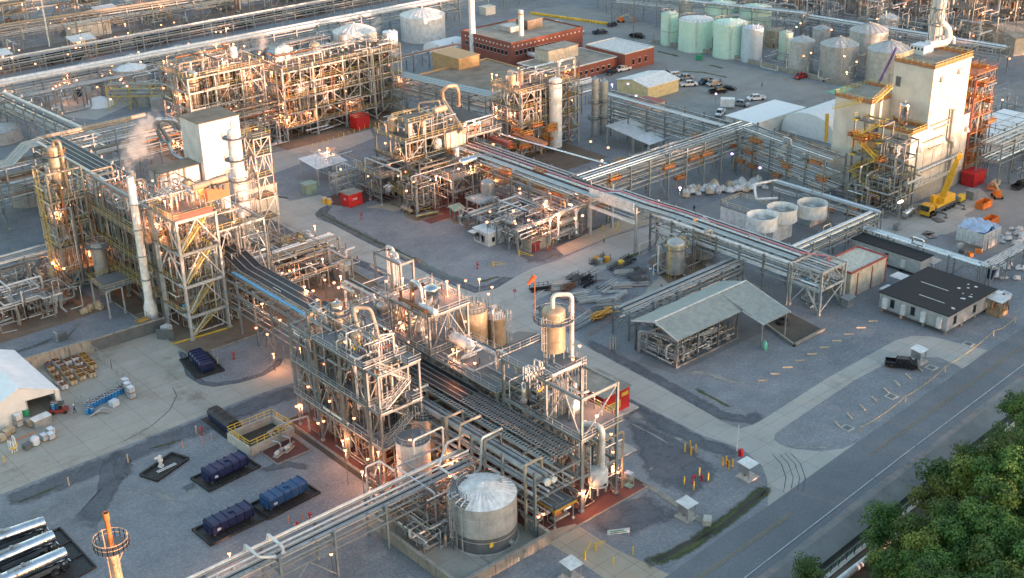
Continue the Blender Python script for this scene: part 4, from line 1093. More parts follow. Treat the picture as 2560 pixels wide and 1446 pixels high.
swale([(1925,1215),(1800,1315),(1700,1380),(1615,1412)],2.9,'weeds',jag=.1);swale([(1925,1215),(1800,1315),(1700,1380),(1615,1412)],2.3,'weeds',jag=.1);swale([(1915,1225),(1800,1318),(1640,1402)],.8,'mud',Z3)
swale([(370,1125),(420,1110),(460,1098)],.8);swale([(20,1265),(90,1240),(160,1210)],.7);swale([(1640,128),(1700,142)],2.0);swale([(1770,162),(1810,172)],2.0);swale([(1700,178),(1760,182),(1820,195)],1.6)
swale([(650,440),(655,470),(690,490),(720,497)],.8,'mud')
ground_mat('dusty',(.34,.34,.32),(.44,.43,.39),.35,(.5,.49,.45),feather=True)
ground_mat('rusty',(.30,.20,.11),(.42,.31,.20),.3,(.4,.33,.24),feather=True)
def smear(pts,w,mat='dusty',z=Z1+.004):band('worn_patch',mat,pts,-w/2,w/2,z,w*.3)
rs=random.Random(5)
for k in range(9):
 a=320+k*9;smear([(a,1225+k*4),(a+35,1213+k*5),(a+80,1228+k*4)],.22)
for k in range(5):smear([(130+k*9,1238+k*9),(170+k*8,1246+k*8),(205,1252+k*5)],.25)
for p,q in(((405,1322),(460,1278)),((500,1345),(520,1330)),((640,1240),(700,1230)),((1560,1050),(1690,1120)),((1680,1100),(1740,1115)),((1620,1180),(1640,1165)),((1000,640),(1090,670)),((860,560),(920,585))):
 smear([p,((p[0]+q[0])/2,(p[1]+q[1])/2-2),q],.5)
for pts,w in(([(1560,1045),(1590,1040),(1630,1050)],3),([(1670,1090),(1700,1098),(1725,1110)],1.6),([(75,1290),(95,1280),(150,1262)],1.0),([(1960,1118),(2060,1120),(2100,1112)],.8),([(1700,935),(1760,930),(1850,960)],2.0)):smear(pts,w)
for pts,w in(([(1775,1135),(1815,1150),(1845,1165)],1.5),([(60,1290),(80,1288)],1.2),([(1545,1035),(1570,1036)],2.4)):smear(pts,w,'rusty')
for pts,w in(([(455,1225),(475,1215),(485,1230)],2.4),([(640,1180),(720,1160),(780,1170)],2.2),([(270,1140),(300,1150),(315,1200)],3.5)):smear(pts,w,'gravel_dark')
band('tyre_mark','gravel_dark',[(300,1110),(380,1065),(425,1025),(442,990),(430,965)],-.12,.12,Z3,.02)
for o in(0,18,34,48):band('tyre_mark','gravel_dark',[(1925+o,1130),(1953+o,1160),(1965+o,1195),(1958+o,1235)],-.1,.1,Z3,.02)
for(a,b)in((2228,992),(2118,1071),(2328,920),(2421,861)):
 x,y=g(a,b);m=MB().box(x-.9,y-.9,0,x+.9,y+.9,.09);m.m=1;m.box(x-.6,y-.6,0,x+.6,y+.6,.11);o=single(m,'drain_grate',['concrete_pale','steel_dark'],'square drain grate with pale concrete rim in the gravel','drain grate','drain grates in the roadside gravel')
def fence(name,label,pts,h=1.8,step=3.0,mat='galv',bars=None):
 P=[V3((*p,0))for p in pts];t=thing(name,label,'fence',tuple(P[0]));m=MB();q=MB()
 for a,b in zip(P,P[1:]):
  n=max(1,round((b-a).length/step))
  for i in range(n+1):p=a.lerp(b,i/n);m.beam(p,p+V3((0,0,h)),.07)
  u=V3((0,0,h));q.beam(a+u,b+u,.05);q.beam(a+u*.08,b+u*.08,.035)
  k=max(2,int((b-a).length/.8))
  for i in range(k):
   p=a.lerp(b,i/k);s=a.lerp(b,(i+1)/k);q.beam(p+u*.08,s+u,.018);q.beam(p+u,s+u*.08,.018)
 m.build('post',mat,t);q.build('wire_mesh',bars or mat,t);return t
fo=lambda o,s:((e1+en*o+ed*s).x,(e1+en*o+ed*s).y)
fence('chain_fence','green wire fence on the low wall beside the road ditch',[fo(6.65,s)for s in range(-12,62,2)],1.6,4,'green_pale')
p0=e1+en*11.2-ed*14
m=MB();q0=V3((*g(2085,1462,.8),.8));q1=V3((*g(2183,1386,.8),.8));d=(q1-q0).normalized();m.tube([q0-d*8,q1+d*9],.5,12);single(m,'pipeline','pipe_white','fat white pipe lying on the bare earth beside the wood','pipeline')
VAR=[tree_variant(1,13,4.8),tree_variant(2,12,4.4),tree_variant(3,14.5,5.2),tree_variant(4,11,4.2,'leaf_yellow'),tree_variant(6,7,3.0,nl=2600)]
TLAB=['broad dark green leafy tree in the roadside wood','rounded mid green leafy tree in the roadside wood','tall deep green leafy tree in the roadside wood','lighter yellowish green tree in the roadside wood','low leafy shrub at the edge of the roadside wood']
used=[False]*5
def tree(k,x,y,s,rz):
 if not used[k]:used[k]=True;o=VAR[k];o.location=(x,y,0);o.rotation_euler=(0,0,rz);o.scale=(s,)*3;o['label']=TLAB[k];return o
 return copy_tree(VAR[k],(x,y,0),rz,TLAB[k],None,scale=s)
tr=random.Random(21)
for(a,b,k,s)in((2400,1165,3,.8),(2310,1215,3,.75),(2420,1130,1,1.0),(2520,1010,2,.8),(2550,1080,0,.9),(2500,1150,2,1.0),(2430,1230,0,1.0),(2560,1200,1,1.0),(2330,1270,0,.85),(2250,1310,1,.8),(2360,1340,1,.95),(2480,1320,2,.9),(2290,1400,0,.9),(2400,1420,3,.95),(2530,1400,0,1.0),(2470,1440,1,1.0),(2200,1290,4,.9),(2205,1420,4,.95),(2000,1428,4,.75),(2180,1330,4,.8),(2560,1300,3,1.0),(2330,1480,2,.9),(2460,1520,0,1.0),(2230,1500,1,.9),(2580,1480,2,1.0),(2345,1195,4,1.1),(2240,1360,3,.9),(2420,1180,3,1.05),(2480,1100,0,.85),(2550,990,1,.75),(2470,1260,3,1.1),(2390,1290,2,.9),(2530,1250,1,1.0),(2310,1340,3,.9),(2430,1370,1,1.0),(2560,1360,2,.9),(2520,1470,3,1.05),(2380,1480,1,.95),(2280,1450,0,.9),(2560,1130,0,1.0),(2200,1475,3,.8),(2250,1500,1,.9)):
 H=(13,12,14.5,11,7)[k]*s;x,y=g(a+(36 if k!=4 else 20),b-4,H*.92);tree(k,x,y,s*1.08,tr.uniform(0,6.28))
fw_=MB();cnt=0
for i in range(900):
 s=tr.uniform(-260,330);o=16+tr.random()**1.3*150;p=e1+ed*s+en*o
 wv=V3((p.x,p.y,6-CAMH));zz=wv@_fw
 if zz>0 and abs((wv@CR)/zz*FPX)<1750 and-1250<(wv@CU)/zz*FPX+0<760:continue
 if p.x**2+p.y**2<60 and False:continue
 H=tr.uniform(15,20);r=tr.uniform(3.5,6)
 near=20<o+abs(s-40)*.4<110;nq=460 if near else 150;qs=.34 if near else .8
 cl=[(p.x+tr.gauss(0,r*.42),p.y+tr.gauss(0,r*.42),H*tr.uniform(.38,.86),r*tr.uniform(.28,.5))for k in range(11)]
 for k in range(nq):
  cx,cy_,cz,q=cl[k%11];a=tr.uniform(0,6.28);u=tr.uniform(-.8,1);f=math.sqrt(1-u*u);nx,ny,nz=f*math.cos(a),f*math.sin(a),u;q*=tr.uniform(.75,1.1)
  x,y,z=cx+nx*q,cy_+ny*q,cz+nz*q*.85;tx,ty=-math.sin(a)*qs,math.cos(a)*qs;bx,by,bz=-nz*math.cos(a)*qs*.7,-nz*math.sin(a)*qs*.7,f*qs*.7;jx=tr.uniform(-.3,.3)
  fw_.poly([(x-tx,y-ty,z+jx),(x-bx,y-by,z-bz),(x+tx,y+ty,z-jx),(x+bx,y+by,z+bz)])
 fw_.lathe([(.35,0),(.15,H*.6)],(p.x,p.y,0),5)
o=fw_.build('woodland','leaf');o['kind']='stuff';o['label']='dense green wood continuing beside the public road'
PC='the grey open process unit in front'
LV=[6.3,12.5,19.1]
frame('process_structure','grey open steel process structure with three decks and a stair bay over red paving',[90.2,97.8],[139.5,146.4,153.4,160.3],LV,decks={0:[(90.2,139.5,97.8,160.3)],1:[(90.2,139.5,97.8,160.3)],2:[(90.2,139.5,97.8,153.4)]},cs=.36)
t=frame('stair_tower','grey steel stair bay of the front process unit beside the small dark tank',[90.2,97.8],[135.9,138.9],LV,decks={0:[(90.5,136,92,138.5),(96.3,136,97.8,138.5)],1:[(90.5,136,92,138.5),(96.3,136,97.8,138.5)],2:[(96.0,136,97.8,139)]},cs=.36,bfaces='')
zz=0.3
for z1 in LV:
 stair(t,(91.6,136.3,zz),(96.4,136.3,(zz+z1)/2),.9,(0,1),'rail_grey','galv');stair(t,(96.2,137.4,(zz+z1)/2),(91.6,137.4,z1),.9,(0,1),'rail_grey','galv');zz=z1
clutter('front',90.5,139.5,97.6,160,21,170,1,'warm');clutter('front',107.5,117,115,156,14,120,2,'grey')
fill(PC,91,140,97.3,160,LV,3,npipe=46,nves=9,npump=3,nlamp=0,tone='warm',hmax=3.2,small=.8)
for(px,py,z)in((672+191,1126,6.3),(906,936,12.5-0),(811,911,12.5),(750,870,12.5),(863,855,19.1+2.7),(824,1003,9),(870,968,6.3+2.7),(770,967,9),(741,1016,4),(752,1012,4),(795,1058,4),(809,1053,4),(856,1102,4),(869,1097,4),(919,1148,4),(947,1168,3.5),(885,1046,9),(937,1041,9),(945,1130,5),(929,945,15)):
 lamp_px(px,py,z,PC)
vvessel(95.3,153.6,10.2,.95,13.5,'vessel_tan','tan upright column through the top deck with a round platform and silver cap',None,plats=((21.6,2.0),),ladder=2.4,cat='column',name='process_column')
MB().lathe([(.97,22.2),(1.0,22.3),(1.0,23.0),(.6,23.6),(.01,23.9)],(95.3,153.6,0),18).build('silver_cap','chrome',bpy.data.objects['process_column'])
x,y=g(792,778,16.5)
vvessel(x,y,8.5,.8,9.0,'vessel_grey','silver column with a wide round platform at the end of the black cable trays',None,plats=((14.9,2.3),),ladder=3.6,cat='column',name='process_column')
ppipe([(x+.6,y-.5,12),(x+.6,y-.5,18.6),(x+3.4,y-3.2,18.6),(x+3.8,y-3.6,13)],.2,'pipe_rust',PC,8,'rusty black pipe arching over the platform at the end of the cable trays')
x,y=g(908,850,19.2)
ppipe([(x,y,19.2),(x-.4,y+1.2,22.5),(x+.6,y+3.2,23.6),(x+2.6,y+1.2,23.4),(x+2.4,y-.9,19.2)],.32,'pipe_tan',PC,10,'fat tan duct looping over the top deck of the front unit')
for k,(px,py)in enumerate(((895,880),(925,870),(950,860),(935,895),(965,880),(870,868))):
 x,y=g(px,py,19.1);valves(x,y,19.12,'the top deck of the front unit',k,('pipe_white','pipe_silver')[k%2],5,.5)
x,y=g(885,872,19.1);hdrum((x,y,19.12),1,4.0,.28,'pipe_white','slim white exchanger lying on the top deck of the front unit',name='heat_exchanger',cat='exchanger',saddle=.7)
x,y=g(948,868,20.5);tag(MB().pipe([(x,y,19.1),(x,y,22.5),(x+2,y-1,22.5),(x+2,y-1,19.1)],.12,8).build('pipe_gantry','pipe_white'),'white goalpost pipe over the valves of the front unit top deck','pipe')
rk=rack('through the middle of the front process unit',(102.8,110),(102.8,166),9.4,[3.4,6.4,9.3],6.6,over=1.7,cs=.36,n_rand=(7,9,0),seed=9,pipes=[(.78,2,.44,'pipe_grey',(0,0),'fattest pale grey pipe nearest the white-roofed tank, capped with a bolted flange'),(.52,2,.36,'pipe_grey',(0,0),'second fat pale grey pipe of the rack in the front unit, ending in a flange'),(.3,2,.12,'pipe_white'),(.9,1,.26,'pipe_white')],rmax=.2)
for nme,xx,r in(('pipe_flange',102.8+.78*4.7*-1,.44),('pipe_flange',102.8+.52*4.7*-1,.36)):
 m=MB();zc=9.3+r
 m.tube([(xx,108.9,zc),(xx,108.4,zc)],r,14);m.m=1;m.tube([(xx,108.5,zc),(xx,108.3,zc)],r*1.35,16)
 for k in range(10):a=k*.628;m.tube([(xx+r*1.15*math.cos(a),108.3,zc+r*1.15*math.sin(a)),(xx+r*1.15*math.cos(a),108.15,zc+r*1.15*math.sin(a))],.05,6)
 single(m,nme,['pipe_grey','vessel_white'],('large' if r>.4 else 'smaller')+' white bolted end flange of the fat grey rack pipe over the tank','flange')
trays('on the rack in the front unit',[(105.0,167,11.2),(105.0,133,11.2)],4.4,['tray_black'],n=4)
def laddertray(xc,w,y0,y1,z,rm,label):
 m=MB()
 for s in(-1,1):m.beam((xc+s*w/2,y0,z+.08),(xc+s*w/2,y1,z+.08),.08,.2)
 y=y0
 while y<y1:m.beam((xc-w/2,y,z+.12),(xc+w/2,y,z+.12),.14,.06);y+=.62
 m.m=1;rr=random.Random(int(xc*10))
 for k in range(3):m.tube([(xc-w*.3+k*w*.3,y0+rr.uniform(0,2),z+.07),(xc-w*.3+k*w*.3,y1,z+.07)],.045,6)
 single(m,'cable_ladder',[rm,'tray_black'],label,'cable ladder','cable ladders on the front unit rack')
for k in range(4):laddertray(103.3+k*1.12,.72,110.2,133.2,11.15,'galv','open galvanised cable ladder on the rack of the front unit')
laddertray(101.9,.8,110.2,166,10.9,'tray_teal','long teal cable ladder along the tank side of the front unit rack')
for k in range(4):
 y=112+k*9.0;m=MB();m.beam((98.1,y,0),(98.1,y,11.4),.34);m.beam((98.1,y,11.3),(101.3,y,11.3),.3);m.beam((101.3,y,11.3),(101.3,y,9.2),.26);single(m,'pipe_portal',('steel_tan','steel')[k%2],'square steel portal over the fat grey pipes of the front unit','portal','portals over the fat grey pipes')
for k,(yy,mt)in enumerate(((139,'pipe_white'),(126,'steel_tan'),(121,'tray_teal'))):
 ppipe([(101.5,yy,12.0),(97.6,yy,12.0),(97.2,yy,6.8),(95.5,yy,6.4)],.2,mt,PC,8,'square-shouldered %s pipe dropping over the tank side of the rack'%PIPEDESC[mt])
clutter(PC,98.5,110,107,165,3.2,70,4,'grey')
clutter(PC,107.5,110,116,146,11,120,5,'grey')
t=frame('process_structure','tall open grey steel frame carrying the tan vessel at the right of the front unit',[107.3,114.6],[110,117.5,127.2],[6.2,12.6,19.4],decks={0:[(111,117.5,114.6,127.2)],1:[(107.3,110,115.3,117.5)],2:[(107.3,117.6,115.0,127.2)]},cs=.42,bfaces='xy')
t2=frame('process_structure','grey deck with a lying white drum between the two tall parts of the front unit',[107.3,116],[128.8,137,145.2],[6.4,12.7],cs=.36,bfaces='x')
t3=frame('process_structure','raised grey deck carrying a silver round-topped vessel at the back of the front unit',[107.3,115.4],[145.6,151,156],[12.8,19.6],cs=.4,deckm='deck')
stair(t2,(108.6,133.5,6.4),(108.6,128.9,12.7),1,(1,0),'rail_grey','galv');stair(t,(112.2,127.4,12.7),(112.2,122,19.4),1,(1,0),'rail_grey','galv')
for a in((107.0,146),(114.8,117)):MB().ladder((a[0],a[1]),12.7,19.6,(-1,0)).build('caged_ladder','rail_grey',t3)
x,y=g(1385,884,20.3)
PV=(x,y)
vvessel(x,y,19.45,1.75,8.6,'vessel_tan','fat tan vessel with a round walkway, glowing on the highest deck of the front unit',None,plats=((26.2,3.1),),skirt=1.6,seg=28,ladder=3.3,head=.3,nozz=2,name='process_vessel')
ppipe([(x-.2,y,27.6),(x-.2,y,30.2),(x+1.9,y-1.9,30.2),(x+1.9,y-1.9,19.8)],.34,'pipe_white',PC,12,'fat white pipe arching from the top of the tan vessel down to its deck')
m=MB().tube([(x-2.3,y+1.6,26),(x-2.3,y+1.6,33.2)],.07,6);single(m,'windsock_pole','scaff_orange','thin pole rising beside the tan vessel to carry the orange windsock','pole')
m=MB();w0=V3((x-2.3,y+1.6,33.1));d=V3((-.55,.35,-.75)).normalized();m.lathe([(.34,0),(.3,.5),(.24,1.0),(.18,1.6)],w0+V3((0,0,.2)),12,d);m.lathe([(.34,-.05),(.38,0),(.34,.05)],w0+V3((0,0,.2)),12,d);single(m,'windsock','windsock','limp orange windsock hanging above the tan vessel','windsock')
for k,(a,b)in enumerate(((1355,985),(1375,975),(1330,950),(1350,940))):
 xx,yy=g(a,b,12.7 if k<2 else 19.4);valves(xx,yy,12.7 if k<2 else 19.45,'the tan vessel deck',k,'pipe_white',4,.5)
xx,yy=g(1405,930,19.4);ppipe([(xx-3.2,yy-1.2,20.4),(xx+2.6,yy-1.2,20.4)],.2,'pipe_white',PC,8,'white header pipe along the railing below the tan vessel')
for k in range(9):ppipe([(xx-3+k*.65,yy-1.2,20.4),(xx-3+k*.65,yy-1.2,19.0),(xx-3+k*.65,yy-1.0,13)],.055,'pipe_silver','the header pipe below the tan vessel')
for k in range(8):ppipe([(108.4+k*.4,117.0,3),(108.4+k*.4,117.0,20.2-(k%3)*.8),(108.4+k*.4,119.5,20.2-(k%3)*.8)],.09+.05*(k%3==0),('pipe_silver','pipe_white','pipe_grey')[k%3],'the bundle of risers under the tan vessel deck')
for(xx,yy,r)in((109.0,119.0,.42),(110.2,114.8,.3),(108.2,123.5,.4)):ppipe([(xx,yy,1),(xx,yy,15.2),(xx+1.2,yy+1.4,15.2),(xx+1.2,yy+1.4,12)],r,'pipe_silver',PC,10)
ppipe([(110.5,112.5,12.7),(110.5,111,13.6),(110.5,108.9,13.6),(110.5,108.9,7)],.42,'pipe_white',PC,10,'white elbow duct turning down beside the open corner deck')
xx,yy=g(1400,985,14);hdrum((111.6,116.2,12.7),1,2.4,1.1,'vessel_white','white insulated lumpy exchanger standing under the tan vessel deck',name='heat_exchanger',cat='exchanger',flange=True)
hdrum((111.6,142.5,12.75),1,5.2,.95,'vessel_white','white lying drum with domed ends on the middle deck of the front unit',name='drum',saddle=1.2)
x,y=g(1080,772,19.6)
vvessel(x,y,19.65,1.3,4.2,'chrome','squat silver vessel with a domed top on the raised back deck of the front unit',None,skirt=.9,seg=24,nozz=5)
ppipe([(x-1.5,y+3.2,19.6),(x-1.5,y+3.2,24.2),(x-1.7,y+.6,24.2),(x-1.7,y+.2,19.6)],.38,'pipe_silver',PC,12,'fat silver pipe arching beside the squat silver vessel')
hdrum((x-2.0,y-1.6,19.65),1,4.4,.55,'vessel_white','white exchanger lying beside the squat silver vessel',name='heat_exchanger',cat='exchanger',flange=True)
ppipe([(x-3.4,y+4,21.2),(x-3.4,y-3,21.2)],.3,'pipe_rust',PC,10);ppipe([(x-2.6,y+2,19.6),(x-2.6,y+2,23),(x+.3,y+2.6,23)],.25,'pipe_rust',PC,10,'rusty brown duct beside the squat silver vessel')
fill('the raised back deck of the front unit',108,146,115,156,[12.8,19.6],14,npipe=34,nves=4,npump=1,nlamp=0,tone='warm',hmax=3,small=.7)
fill('the right-hand decks of the front unit',107.8,111,115.5,144,[6.3,12.7],15,npipe=34,nves=4,npump=2,nlamp=0,tone='grey',hmax=3,small=.7)
for(px,py,z)in((1164,702,15),(1198,698,15),(1221,735,15),(1230,718,15),(1117,704,22),(1163,804,12),(1197,832,9),(1132,874,15.4),(1187,908,15.4),(1066,842,14),(1023,855,13),(976,828,15),(962,822,15),(1000,806,14),(1031,735,22),(966,703,22),(1006,696,22),(1449,865,22),(1432,899,20.5),(1486,983,15.4),(1528,1085,10),(1532,1130,7),(1532,1165,4.5),(1545,1181,4.2),(1450,1233,3.6),(1461,1227,3.6),(1346,1292,3.4),(1358,1285,3.4),(1110,1139,5),(1123,1133,5),(1084,1049,7),(1129,1157,7.5),(1125,1190,12.5),(1038,1107,8),(1025,1100,9),(892,777,23),(793,750,20),(816,787,19),(810,803,17),(835,707,22),(761,717,13),(783,727,13),(812,700,13),(851,691,13),(891,740,8)):
 lamp_px(px,py,z,PC,None)
lamp_px(1492,1040,15.4,PC,'lamp_white')
m=frame('pipe_portal','tall bare grey portal frame with white risers behind the front unit',[117.8,120.6],[167.5,175.5],[12.6,19],decks={0:[],1:[]},cs=.4,cat='portal',bfaces='')
for k in range(4):ppipe([(118.8+.5*k,169+1.3*k,1),(118.8+.5*k,169+1.3*k,18.5+(k%2)),(118.8+.5*k,171.2+1.3*k,18.5+(k%2)),(118.8+.5*k,171.2+1.3*k,6)],.26,'pipe_white','the bare portal frame behind the front unit',10)
fill('the low frames behind the front unit',108,158,119,178,[6,12.5],16,npipe=36,nves=6,npump=2,nlamp=6,tone='warm',hmax=4)
frame('process_structure','low brown-decked steel frame behind the front unit beside the concrete road',[108.4,113.5,118.6],[157.5,163.5,169.5],[6,12.5],decks={1:[(108.4,157.5,113.5,169.5)]},deckm='deck',cs=.32)
x,y=g(1180,895,7);
tank('tall brown tank behind the front unit, left of the smaller brown tank',*g(1183,905,2.5),2.9,13.0,.5,'vessel_tan','vessel_tan',None,True,cat='tank')
tank('slim brown tank with a cage ladder and white top pipe behind the front unit',*g(1240,895,2.5),1.95,10.8,.8,'vessel_tan','vessel_white',5.6,True)
xt,yt=g(1240,895,2.5)
ppipe([(xt-1.8,yt-1.5,1),(xt-1.8,yt-1.5,13.2),(xt+.2,yt-.2,13.2),(xt+.2,yt-.2,11)],.3,'pipe_silver',PC,10,'square-shouldered pale pipe rising to the slim brown tank')
x,y=g(1288,880,4.5)
gable('process_building','low building with a dark ribbed roof between the brown tanks and the tan vessel',(x+.3,y+1.0),11,9.5,4.2,5.6,0,'wall_white','sheet_dark' if 'sheet_dark' in MATS else 'steel_dark')
x0,y0=g(1508,1052);
t=flatbox('switch_house','bright red hut with a stained grey flat roof beside the concrete road',x0,y0,x0+6.3,y0+8.2,4.3,'red','roof_gravel',parapet=0)
m=MB().box(x0-.05,y0+.4,2.3,x0+.01,y0+1.6,3.4).box(x0+.6,y0-.06,1.0,x0+4.1,y0+.01,2.5).box(x0+4.3,y0-.06,2.9,x0+5.9,y0+.01,3.6);m.build('warning_sign','yellow',t)
m=MB();
for k in range(4):m.box(x0+.9,y0-.08,1.2+.3*k,x0+3.7-(k%2)*.7,y0-.05,1.32+.3*k)
m.build('sign_lettering','steel_dark',t);MB().box(x0-1.0,y0-1.2,0,x0+7.4,y0+9,.25).build('plinth','concrete_pale',t)
TX,TY=92.9,115.4
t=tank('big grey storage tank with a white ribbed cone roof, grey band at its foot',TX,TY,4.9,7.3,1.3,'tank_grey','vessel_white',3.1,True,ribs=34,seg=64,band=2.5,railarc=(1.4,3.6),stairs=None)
m=MB();n=14
for i in range(n):
 a0=1.5+2.0*i/n;a1=1.5+2.0*(i+1)/n;f=lambda a,r,z:(TX+r*math.cos(a),TY+r*math.sin(a),z)
 m.hexa([f(a0,3.6,7.95),f(a0,4.85,7.6),f(a1,4.85,7.6),f(a1,3.6,7.95)],[f(a0,3.6,8.1),f(a0,4.85,7.78),f(a1,4.85,7.78),f(a1,3.6,8.1)])
m.build('roof_walkway','deck',t);MB().rail([(TX+3.6*math.cos(1.5+2*i/n),TY+3.6*math.sin(1.5+2*i/n),8.1)for i in range(n+1)],1.05,1.2,.06).build('roof_rail','rail_grey',t)
for a in(2.75,2.95,3.2,3.4):ppipe([(TX+5.2*math.cos(a),TY+5.2*math.sin(a),.5),(TX+5.2*math.cos(a),TY+5.2*math.sin(a),8.2),(TX+4*math.cos(a),TY+4*math.sin(a),8.5)],.1,'pipe_silver','the side of the white-roofed storage tank',8)
m=MB().box(TX-2.6,TY-4.5,1.5,TX-2.0,TY-4.35,2.2);single(m,'warning_sign','yellow','small yellow sign low on the shell of the white-roofed tank','sign')
def wall(label,a,b,h,w=.4,mat='concrete_wall',z0=0,capm=None,name='dike_wall'):
 a=V3((*a,0));b=V3((*b,0));m=MB();m.beam(a+V3((0,0,h/2+z0)),b+V3((0,0,h/2+z0)),w,h);m.beam(a+V3((0,0,h+z0+.06)),b+V3((0,0,h+z0+.06)),w+.16,.12)
 n=int((b-a).length/3);d=(b-a).normalized()
 for k in range(n+1):
  p=a.lerp(b,k/max(1,n));m.beam((p.x,p.y,0),(p.x,p.y,h+z0-.02),w+.12,w+.12)
 return single(m,name,mat,label,'wall')
xw,yw=98.6,107.6;x2,y2=82.0,123.3
sheet('tank_yard_floor','yard_concrete',[(x2,yw),(xw,yw),(xw,y2+8),(x2,y2+8)],Z3+.003)
wall('stained concrete dike wall right of the white-roofed tank',(xw,yw),(x2-.2,yw),1.7);wall('stained concrete dike wall left of the white-roofed tank',(x2,yw+.3),(x2,y2+2),1.7)
wall('short concrete dike wall by the portal columns near the white-roofed tank',(xw,yw+.3),(xw,yw+4.5),1.9)
x,y=g(1037,1185,2.0)
tank('smaller stained tank with a dark railed flat roof behind the white-roofed tank',x,y,2.65,8.2,.25,'vessel_white','deck',3.6,True,cat='tank',bands=True)
x,y=g(1062,1090,4.5)
tank('dark round tank top with a crowded railing, right behind the smaller stained tank',x,y,2.5,8.4,.2,'vessel_grey','deck',2.5,True)
valves(x-1,y-1,8.7,'the dark tank tops',3,'pipe_silver',5,.5)
for pts,r,mt in(([(86,124,9.2),(92.5,124,9.2),(92.5,121,11),(95,121,11)],.13,'pipe_white'),([(90.5,128.2,9),(90.5,128.2,11.4),(96,128.2,11.4),(96,128.2,7)],.16,'pipe_white'),([(84,131.5,3),(84,131.5,8),(86.5,131.5,8),(86.5,128,8)],.14,'pipe_white'),([(88.5,134.5,2),(88.5,134.5,6),(85,131,6)],.12,'pipe_white'),([(91,119,9),(91,123,9),(95,126,10),(98,126,10)],.18,'pipe_white')):ppipe(pts,r,mt,'the tanks beside the front unit',8)
clutter(PC,84,117,97,134,4,50,8,'grey')
fill('the small tanks beside the front unit',84,119,97,134,[4],17,npipe=14,nves=2,npump=2,nlamp=3,tone='grey',hmax=3,small=.6)
a0=g(1120,1172,7.2);
xs_,ys_=g(500,1458,7.0)
yr=g(860,1290,7.2)[1]
rack('crossing the gravel yard in the near foreground',(xs_-16,yr),(98,yr),5.0,[5.2,7.0],9.0,n_rand=(5,4),seed=31,over=.5,cs=.3,pipes=[(.86,1,.24,'pipe_white',(0,0),'thick white pipe along the far edge of the foreground rack'),(-.2,1,.2,'pipe_grey')],rmax=.16)
trays('on the foreground rack',[(xs_-15,yr-1.2,7.1),(97,yr-1.2,7.1)],1.7,['tray_teal','tray_black'],n=3)
for q in(61,64.5):ppipe([(q,yr+2.2,7.5),(q,yr+2.2,8.3),(q,yr-1.6,8.3),(q+(2.2 if q<63 else .0),yr-1.6,7.3)],.22,'pipe_white','the foreground rack',10,'thick white pipe bridging over the foreground rack')
lamp_px(573,1262+122,3.2,'the foreground rack');lamp_px(983-155,1348+38,3.5,'the foreground rack')
clutter('pumps',x2+1,yw+9,x2+9,y2+7,3.5,40,12,'grey');pump(x2+4,yw+13,0,.3,'the yard left of the white-roofed tank');pump(x2+6,yw+16,0,.3,'the yard left of the white-roofed tank');valves(x2+6.5,yw+11,0,'the yard left of the white-roofed tank',4,'pipe_white',6,.5)
frame('pump_skid','low pump skid at the near corner of the red paving by the beige path',[101.5,105.2],[109.6,113.4],[3.3],cat='skid',cs=.2,railm='steel_dark',bfaces='')
m=MB().box(101.2,109.1,3.05,105.6,109.2,3.5).box(101.1,109.1,3.05,101.2,113.6,3.5);single(m,'toe_board','toe_amber','amber toe board round the low pump skid at the near corner of the red paving','toe board')
pump(104,111.2,.1,0,'the near corner of the red paving','orange',1.5);pump(100.5,112.8,.1,0,'the near corner of the red paving','pipe_grey',1.2)
x,y=g(1572,1215);ibc(x,y,1.3,.2,'white caged bulk container on a green stand at the edge of the red paving',None);m=MB().cb((x,y,0),(1.1,1.3,.12),.2)
for s in(-1,1):
 for q in(-1,1):m.beam((x+s*.45,y+q*.55,0),(x+s*.45,y+q*.55,1.3),.1)
m.cb((x,y,1.2),(1.1,1.3,.1),.2);single(m,'container_stand','green_pale','green steel stand below the white bulk container on the red paving','stand')
vvessel(*g(1495,1210,3.5),2.2,1.5,4.5,'vessel_white','pale cone-bottomed hopper under the open corner deck, lit by amber lamps',None,skirt=.4,cone=True,nozz=1)
m=MB().box(116,116,.1,125.5,124,.35);single(m,'concrete_slab','concrete_pale','pale concrete slab roof with a small hatch behind the open corner deck','slab')
PS='the tall unit with the white stair tower'
LS=[5.0,11.3,17.9,24.5]
t=frame('process_structure','tall white steel stair tower with inverted-V braces and zigzag stairs',[92,100.1],[201.5,211.5],LS,colm='steel_white',railm='rail_yellow',deckm='deck_brown',cs=.5,bfaces='',decks={0:[(92,204,100.1,211.5)],1:[(92,204,100.1,211.5)],2:[(92,204,100.1,211.5)],3:[(92,202,100.1,211.5)]})
zz=[0.4]+LS
for a,b in zip(zz,zz[1:]):
 stair(t,(93.0,202.2,a),(98.8,202.2,b-.6),1.0,(0,1),'rail_yellow','steel_white')
 MB().beam((92,201.5,a+.2),(96.05,201.5,b-.4),.2).beam((100.1,201.5,a+.2),(96.05,201.5,b-.4),.2).build('brace','steel_white',t)
 if a>5:MB().beam((92,201.5,a),(92,206.5,b-.4),.2).beam((92,211.5,a),(92,206.5,b-.4),.2).build('brace','steel_white',t)
m=MB().box(93,201.2,24.6,99.5,201.3,25.6);m.build('wind_panel','trim_red',t)
t=frame('process_structure','long grey unit of braced columns with tan-railed walkways behind the white stair tower',[92,100.1],[213,221,229,237.5,246],[6.2,11.6,17.5],top=18.2,tops={(0,0):24.2,(0,1):24.2,(0,2):24.2,(0,3):24.2},railm='rail_yellow',deckm='deck_brown',cs=.42,bfaces='x')
MB().beam((92,212,24.1),(92,237.5,24.1),.4,.5).beam((92,237.5,24.1),(97,237.5,24.1),.3,.4).build('roof_beam','steel',t)
